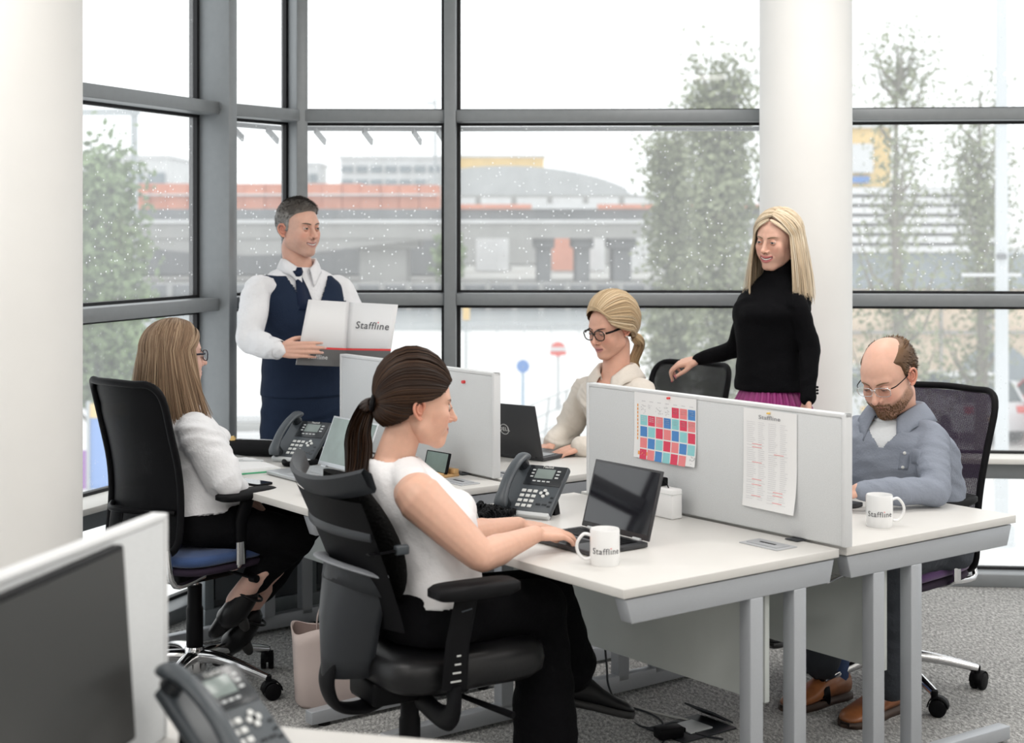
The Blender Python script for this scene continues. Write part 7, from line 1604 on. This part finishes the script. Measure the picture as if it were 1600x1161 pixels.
    M_sock = cloth('blue_sock', (.06, .09, .18), .9)
    for (c, fd, gr) in ((V3((1.205 + .11, 5.28, .012)), V3((-.72, -.70, 0)), 0), (V3((1.17, 5.42, .012)), V3((-.75, -.55, 0)), 1)):
        V_, F_ = capsule([c + V3((0, 0, .05)) + fd * .04, c + V3((0, 0, .16)) + fd * .03], [.042, .042], 14); to_obj('sock', V_, F_, M_sock, e, None, base)
        o = shoe(c, fd, UP, .295, .112, .098, M_tan, M_soleb, e, base); laces(o, c, fd, UP, .295, .112, .098, M_soleb, base)
man_beard()

# ---------------------------------------------------------------- 6  long haired woman on the left
def woman_left():
    D = 5.5; f = V3((.80, .60, 0)); s = V3((.60, -.80, 0)); base = Wp(300, 357, 5.5); base.z = 0; tz = lambda px, py, d=D: V3(Wp(px, py, d))
    e = person('seated woman with very long brown hair and white blouse seen from behind', base)
    T = [(tz(302, 822, 5.48), s, f, .185, .12, .13), (tz(300, 795, 5.48), s, f, .172, .12, .12), (tz(298, 755, 5.49), s, f, .145, .11, .105), (tz(296, 712, 5.5), s, f, .150, .115, .10), (tz(293, 685, 5.5), s, f, .158, .12, .105), (tz(290, 662, 5.5), s, f, .150, .09, .10), (tz(288, 645, 5.5), s, f, .10, .065, .075), (tz(286, 632, 5.5), s, f, .056, .052, .055)]
    hT = tz(274, 556, 5.5); h = dict(HP, smile=.2, jaw=.95, nose=.85, brow=.7, lips=.95, size=.98); HM = headM((.84, .54, .02))
    sR, eR, wR = tz(306, 672, 5.36), tz(352, 752, 5.34), tz(380, 776, 5.50); sL, eL, wL = tz(276, 662, 5.64), tz(322, 742, 5.72), tz(372, 742, 5.92)
    hipR, kR, aR = tz(330, 822, 5.42), tz(462, 838, 5.46), tz(382, 922, 5.52); hipL, kL, aL = tz(322, 815, 5.56), tz(472, 825, 5.66), tz(392, 950, 5.66)
    P = dict(torso=T, neck0=tz(286, 636, 5.5), neck1=hT + HM @ V3((0, -.022, -.07)), neckr=.050, legs=[(hipR, kR, tz(365, 940, 5.5), tz(362, 945, 5.5)), (hipL, kL, tz(372, 975, 5.62), tz(370, 980, 5.62))])
    b = Bag(); sk = (0.678, 0.429, 0.348); V, F, E = remesh(body_core(P, .88), .007, 4); b.add(V, F, sk)
    hR, tR = hand(wR, (.55, .45, -.65), (.5, -.5, .3), -1, .9, curl=(.35, .4, .45, .5)); hL, tL = hand(wL, (.8, .55, -.08), (0, 0, 1), 1, .9, curl=(.3, .3, .35, .4))
    for hp, sh, el, wr, tp in ((hR, sR, eR, wR, tR), (hL, sL, eL, wL, tL)): V, F, E = remesh(arm_parts(sh, el, wr, (.042, .038, .032, .031, .023)) + hp, .0032, 4); b.add(V, F, sk); nails(b, tp, (.55, .10, .08))
    make_head(b, HM, hT, h, skin=sk, lipc=(.55, .2, .2), browc=(.12, .07, .05), lid=.4, ears=False); b.obj('body', M_skin, e, base)
    glasses(e, base, HM, hT, h, mat('navy_acetate', (.015, .015, .03), .2), mat('navy_acetate', (.015, .015, .03), .2), w=.0262, hh=.0195, shape=2.6, r=.0022, size=.98)
    GV, GF, E = remesh([loft(torso_secs([(c, a, b_, w + .016, q + .014, r + .016) for c, a, b_, w, q, r in T[1:]])), ellip(T[4][0] + f * .08, (.09, .055, .055)), capsule([sR + (T[5][0] - sR) * .3, sR, sR * .5 + eR * .5, eR], [.055, .068, .074, .072], 18), capsule([eR, wR], [.068, .040], 18), capsule([sL + (T[5][0] - sL) * .3, sL, sL * .5 + eL * .5, eL], [.055, .066, .07, .066], 18), capsule([eL, wL], [.06, .04], 18)], .0062, 5)
    GV = wrinkle(GV, GF, .0042, 15, 19, direction=(.2, 0, .8)); to_obj('blouse', GV, GF, M_whiteshirt, e, None, base)
    TV, TF, E = remesh([loft(torso_secs([(T[1][0] + V3((0, 0, .01)), s, f, .165, .12, .12), (T[0][0], s, f, .19, .13, .14), (T[0][0] - V3((0, 0, .04)), s, f, .18, .12, .13)])), capsule([hipR, kR], [.088, .072], 18), capsule([kR, kR * .22 + aR * .78], [.070, .056], 18), capsule([hipL, kL], [.088, .072], 18), capsule([kL, kL * .22 + aL * .78], [.068, .055], 18)], .008, 4)
    TV = wrinkle(TV, TF, .003, 12, 24, direction=(0, 0, 1)); to_obj('trousers', TV, TF, M_blackw, e, None, base)
    for (c, fd, u) in ((tz(372, 942, 5.50), (-.38, .3, -.50), (-.5, .0, .8)), (tz(378, 980, 5.62), (-.35, .2, -.50), (-.5, 0, .8))):
        fd = vn(fd); c = V3(c); V_, F_ = capsule([c + V3((.035, 0, .035)), c + V3((-.01, 0, -.03)), c + fd * .09], [.042, .048, .040], 16); a_ = to_obj('ankle_boot', V_, F_, M_shoeb, e, None, base)
        V_, F_ = capsule([c + fd * .05 - V3((0, 0, .01)), c + fd * .17 + V3((0, 0, .0))], [(.038, .046), (.024, .034)], 16); to_obj('toe', V_, F_, M_shoeb, a_, None, base)
        V_, F_ = tube([c + V3((.04, 0, .03)) + V3((math.cos(t) * .045, math.sin(t) * .045, -.02 * math.cos(t))) for t in np.linspace(0, 2 * PI, 20, endpoint=False)], .005, 6, closed=True); to_obj('strap', V_, F_, M_shoeb, a_, None, base)
        V_, F_ = capsule([c + V3((.0, .0, -.035)), c + V3((.025, 0, -.085))], [.026, .018], 10); to_obj('heel', V_, F_, M_bsole, a_, None, base)
    hb = Bag(); rnd = random.Random(40); cols = [(.20, .12, .072), (.27, .17, .105), (.13, .075, .045), (.36, .25, .16), (.44, .32, .21)]
    cen = (0, -.012, .028); rad = (.085, .106, .094); part = lambda t: V3((.0, .055 - .12 * t, .120 - .010 * (1 - t))); phis = lambda u: np.radians(78 + (282 - 78) * np.asarray(u))
    lh = lambda ph: 0.
    def ends(ph):  # wearer's right (near camera) falls in front of the shoulder
        d = math.degrees(ph); return -.24 - .20 * math.exp(-((d - 90) / 28) ** 2) - .10 * math.exp(-((d - 270) / 30) ** 2)
    def swing(ph, t): d = math.degrees(ph); g = math.exp(-((d - 92) / 26) ** 2); return f * (.10 * g * t ** 1.3) + s * (.035 * g * t)
    path = fall_hair(hb, HM, hT, .98, cen, rad, part, phis, ends, [(.22, .13, .07)], .006, rnd, flare=.03, swing=swing)
    P_ = []
    for k in range(1300): u = rnd.random() ** (1.35 if rnd.random() < .6 else 1); ph = float(phis(u)); P_.append(path(ph + rnd.gauss(0, .03), .3 + 1.2 * rnd.random(), ends(ph) + rnd.gauss(-.012, .022), part(min(1, max(0, (min(ph, 2 * PI - ph) - 1.1) / 2.0 + rnd.gauss(0, .06)))), rnd.gauss(0, .014)))
    strands(hb, P_, .0048, cols, rnd=rnd, centre=hT, taper=.2)
    P_ = []
    for k in range(90): ph = math.radians(rnd.uniform(60, 82)) * rnd.choice((1, 1, -1)); P_.append(path(ph, .4 + .6 * rnd.random(), -.20 - .1 * rnd.random(), V3((0, .068, .095)), 0))
    strands(hb, P_, .005, cols, rnd=rnd, centre=hT, taper=.2); hb.obj('hair', M_hair, e, base)
woman_left()
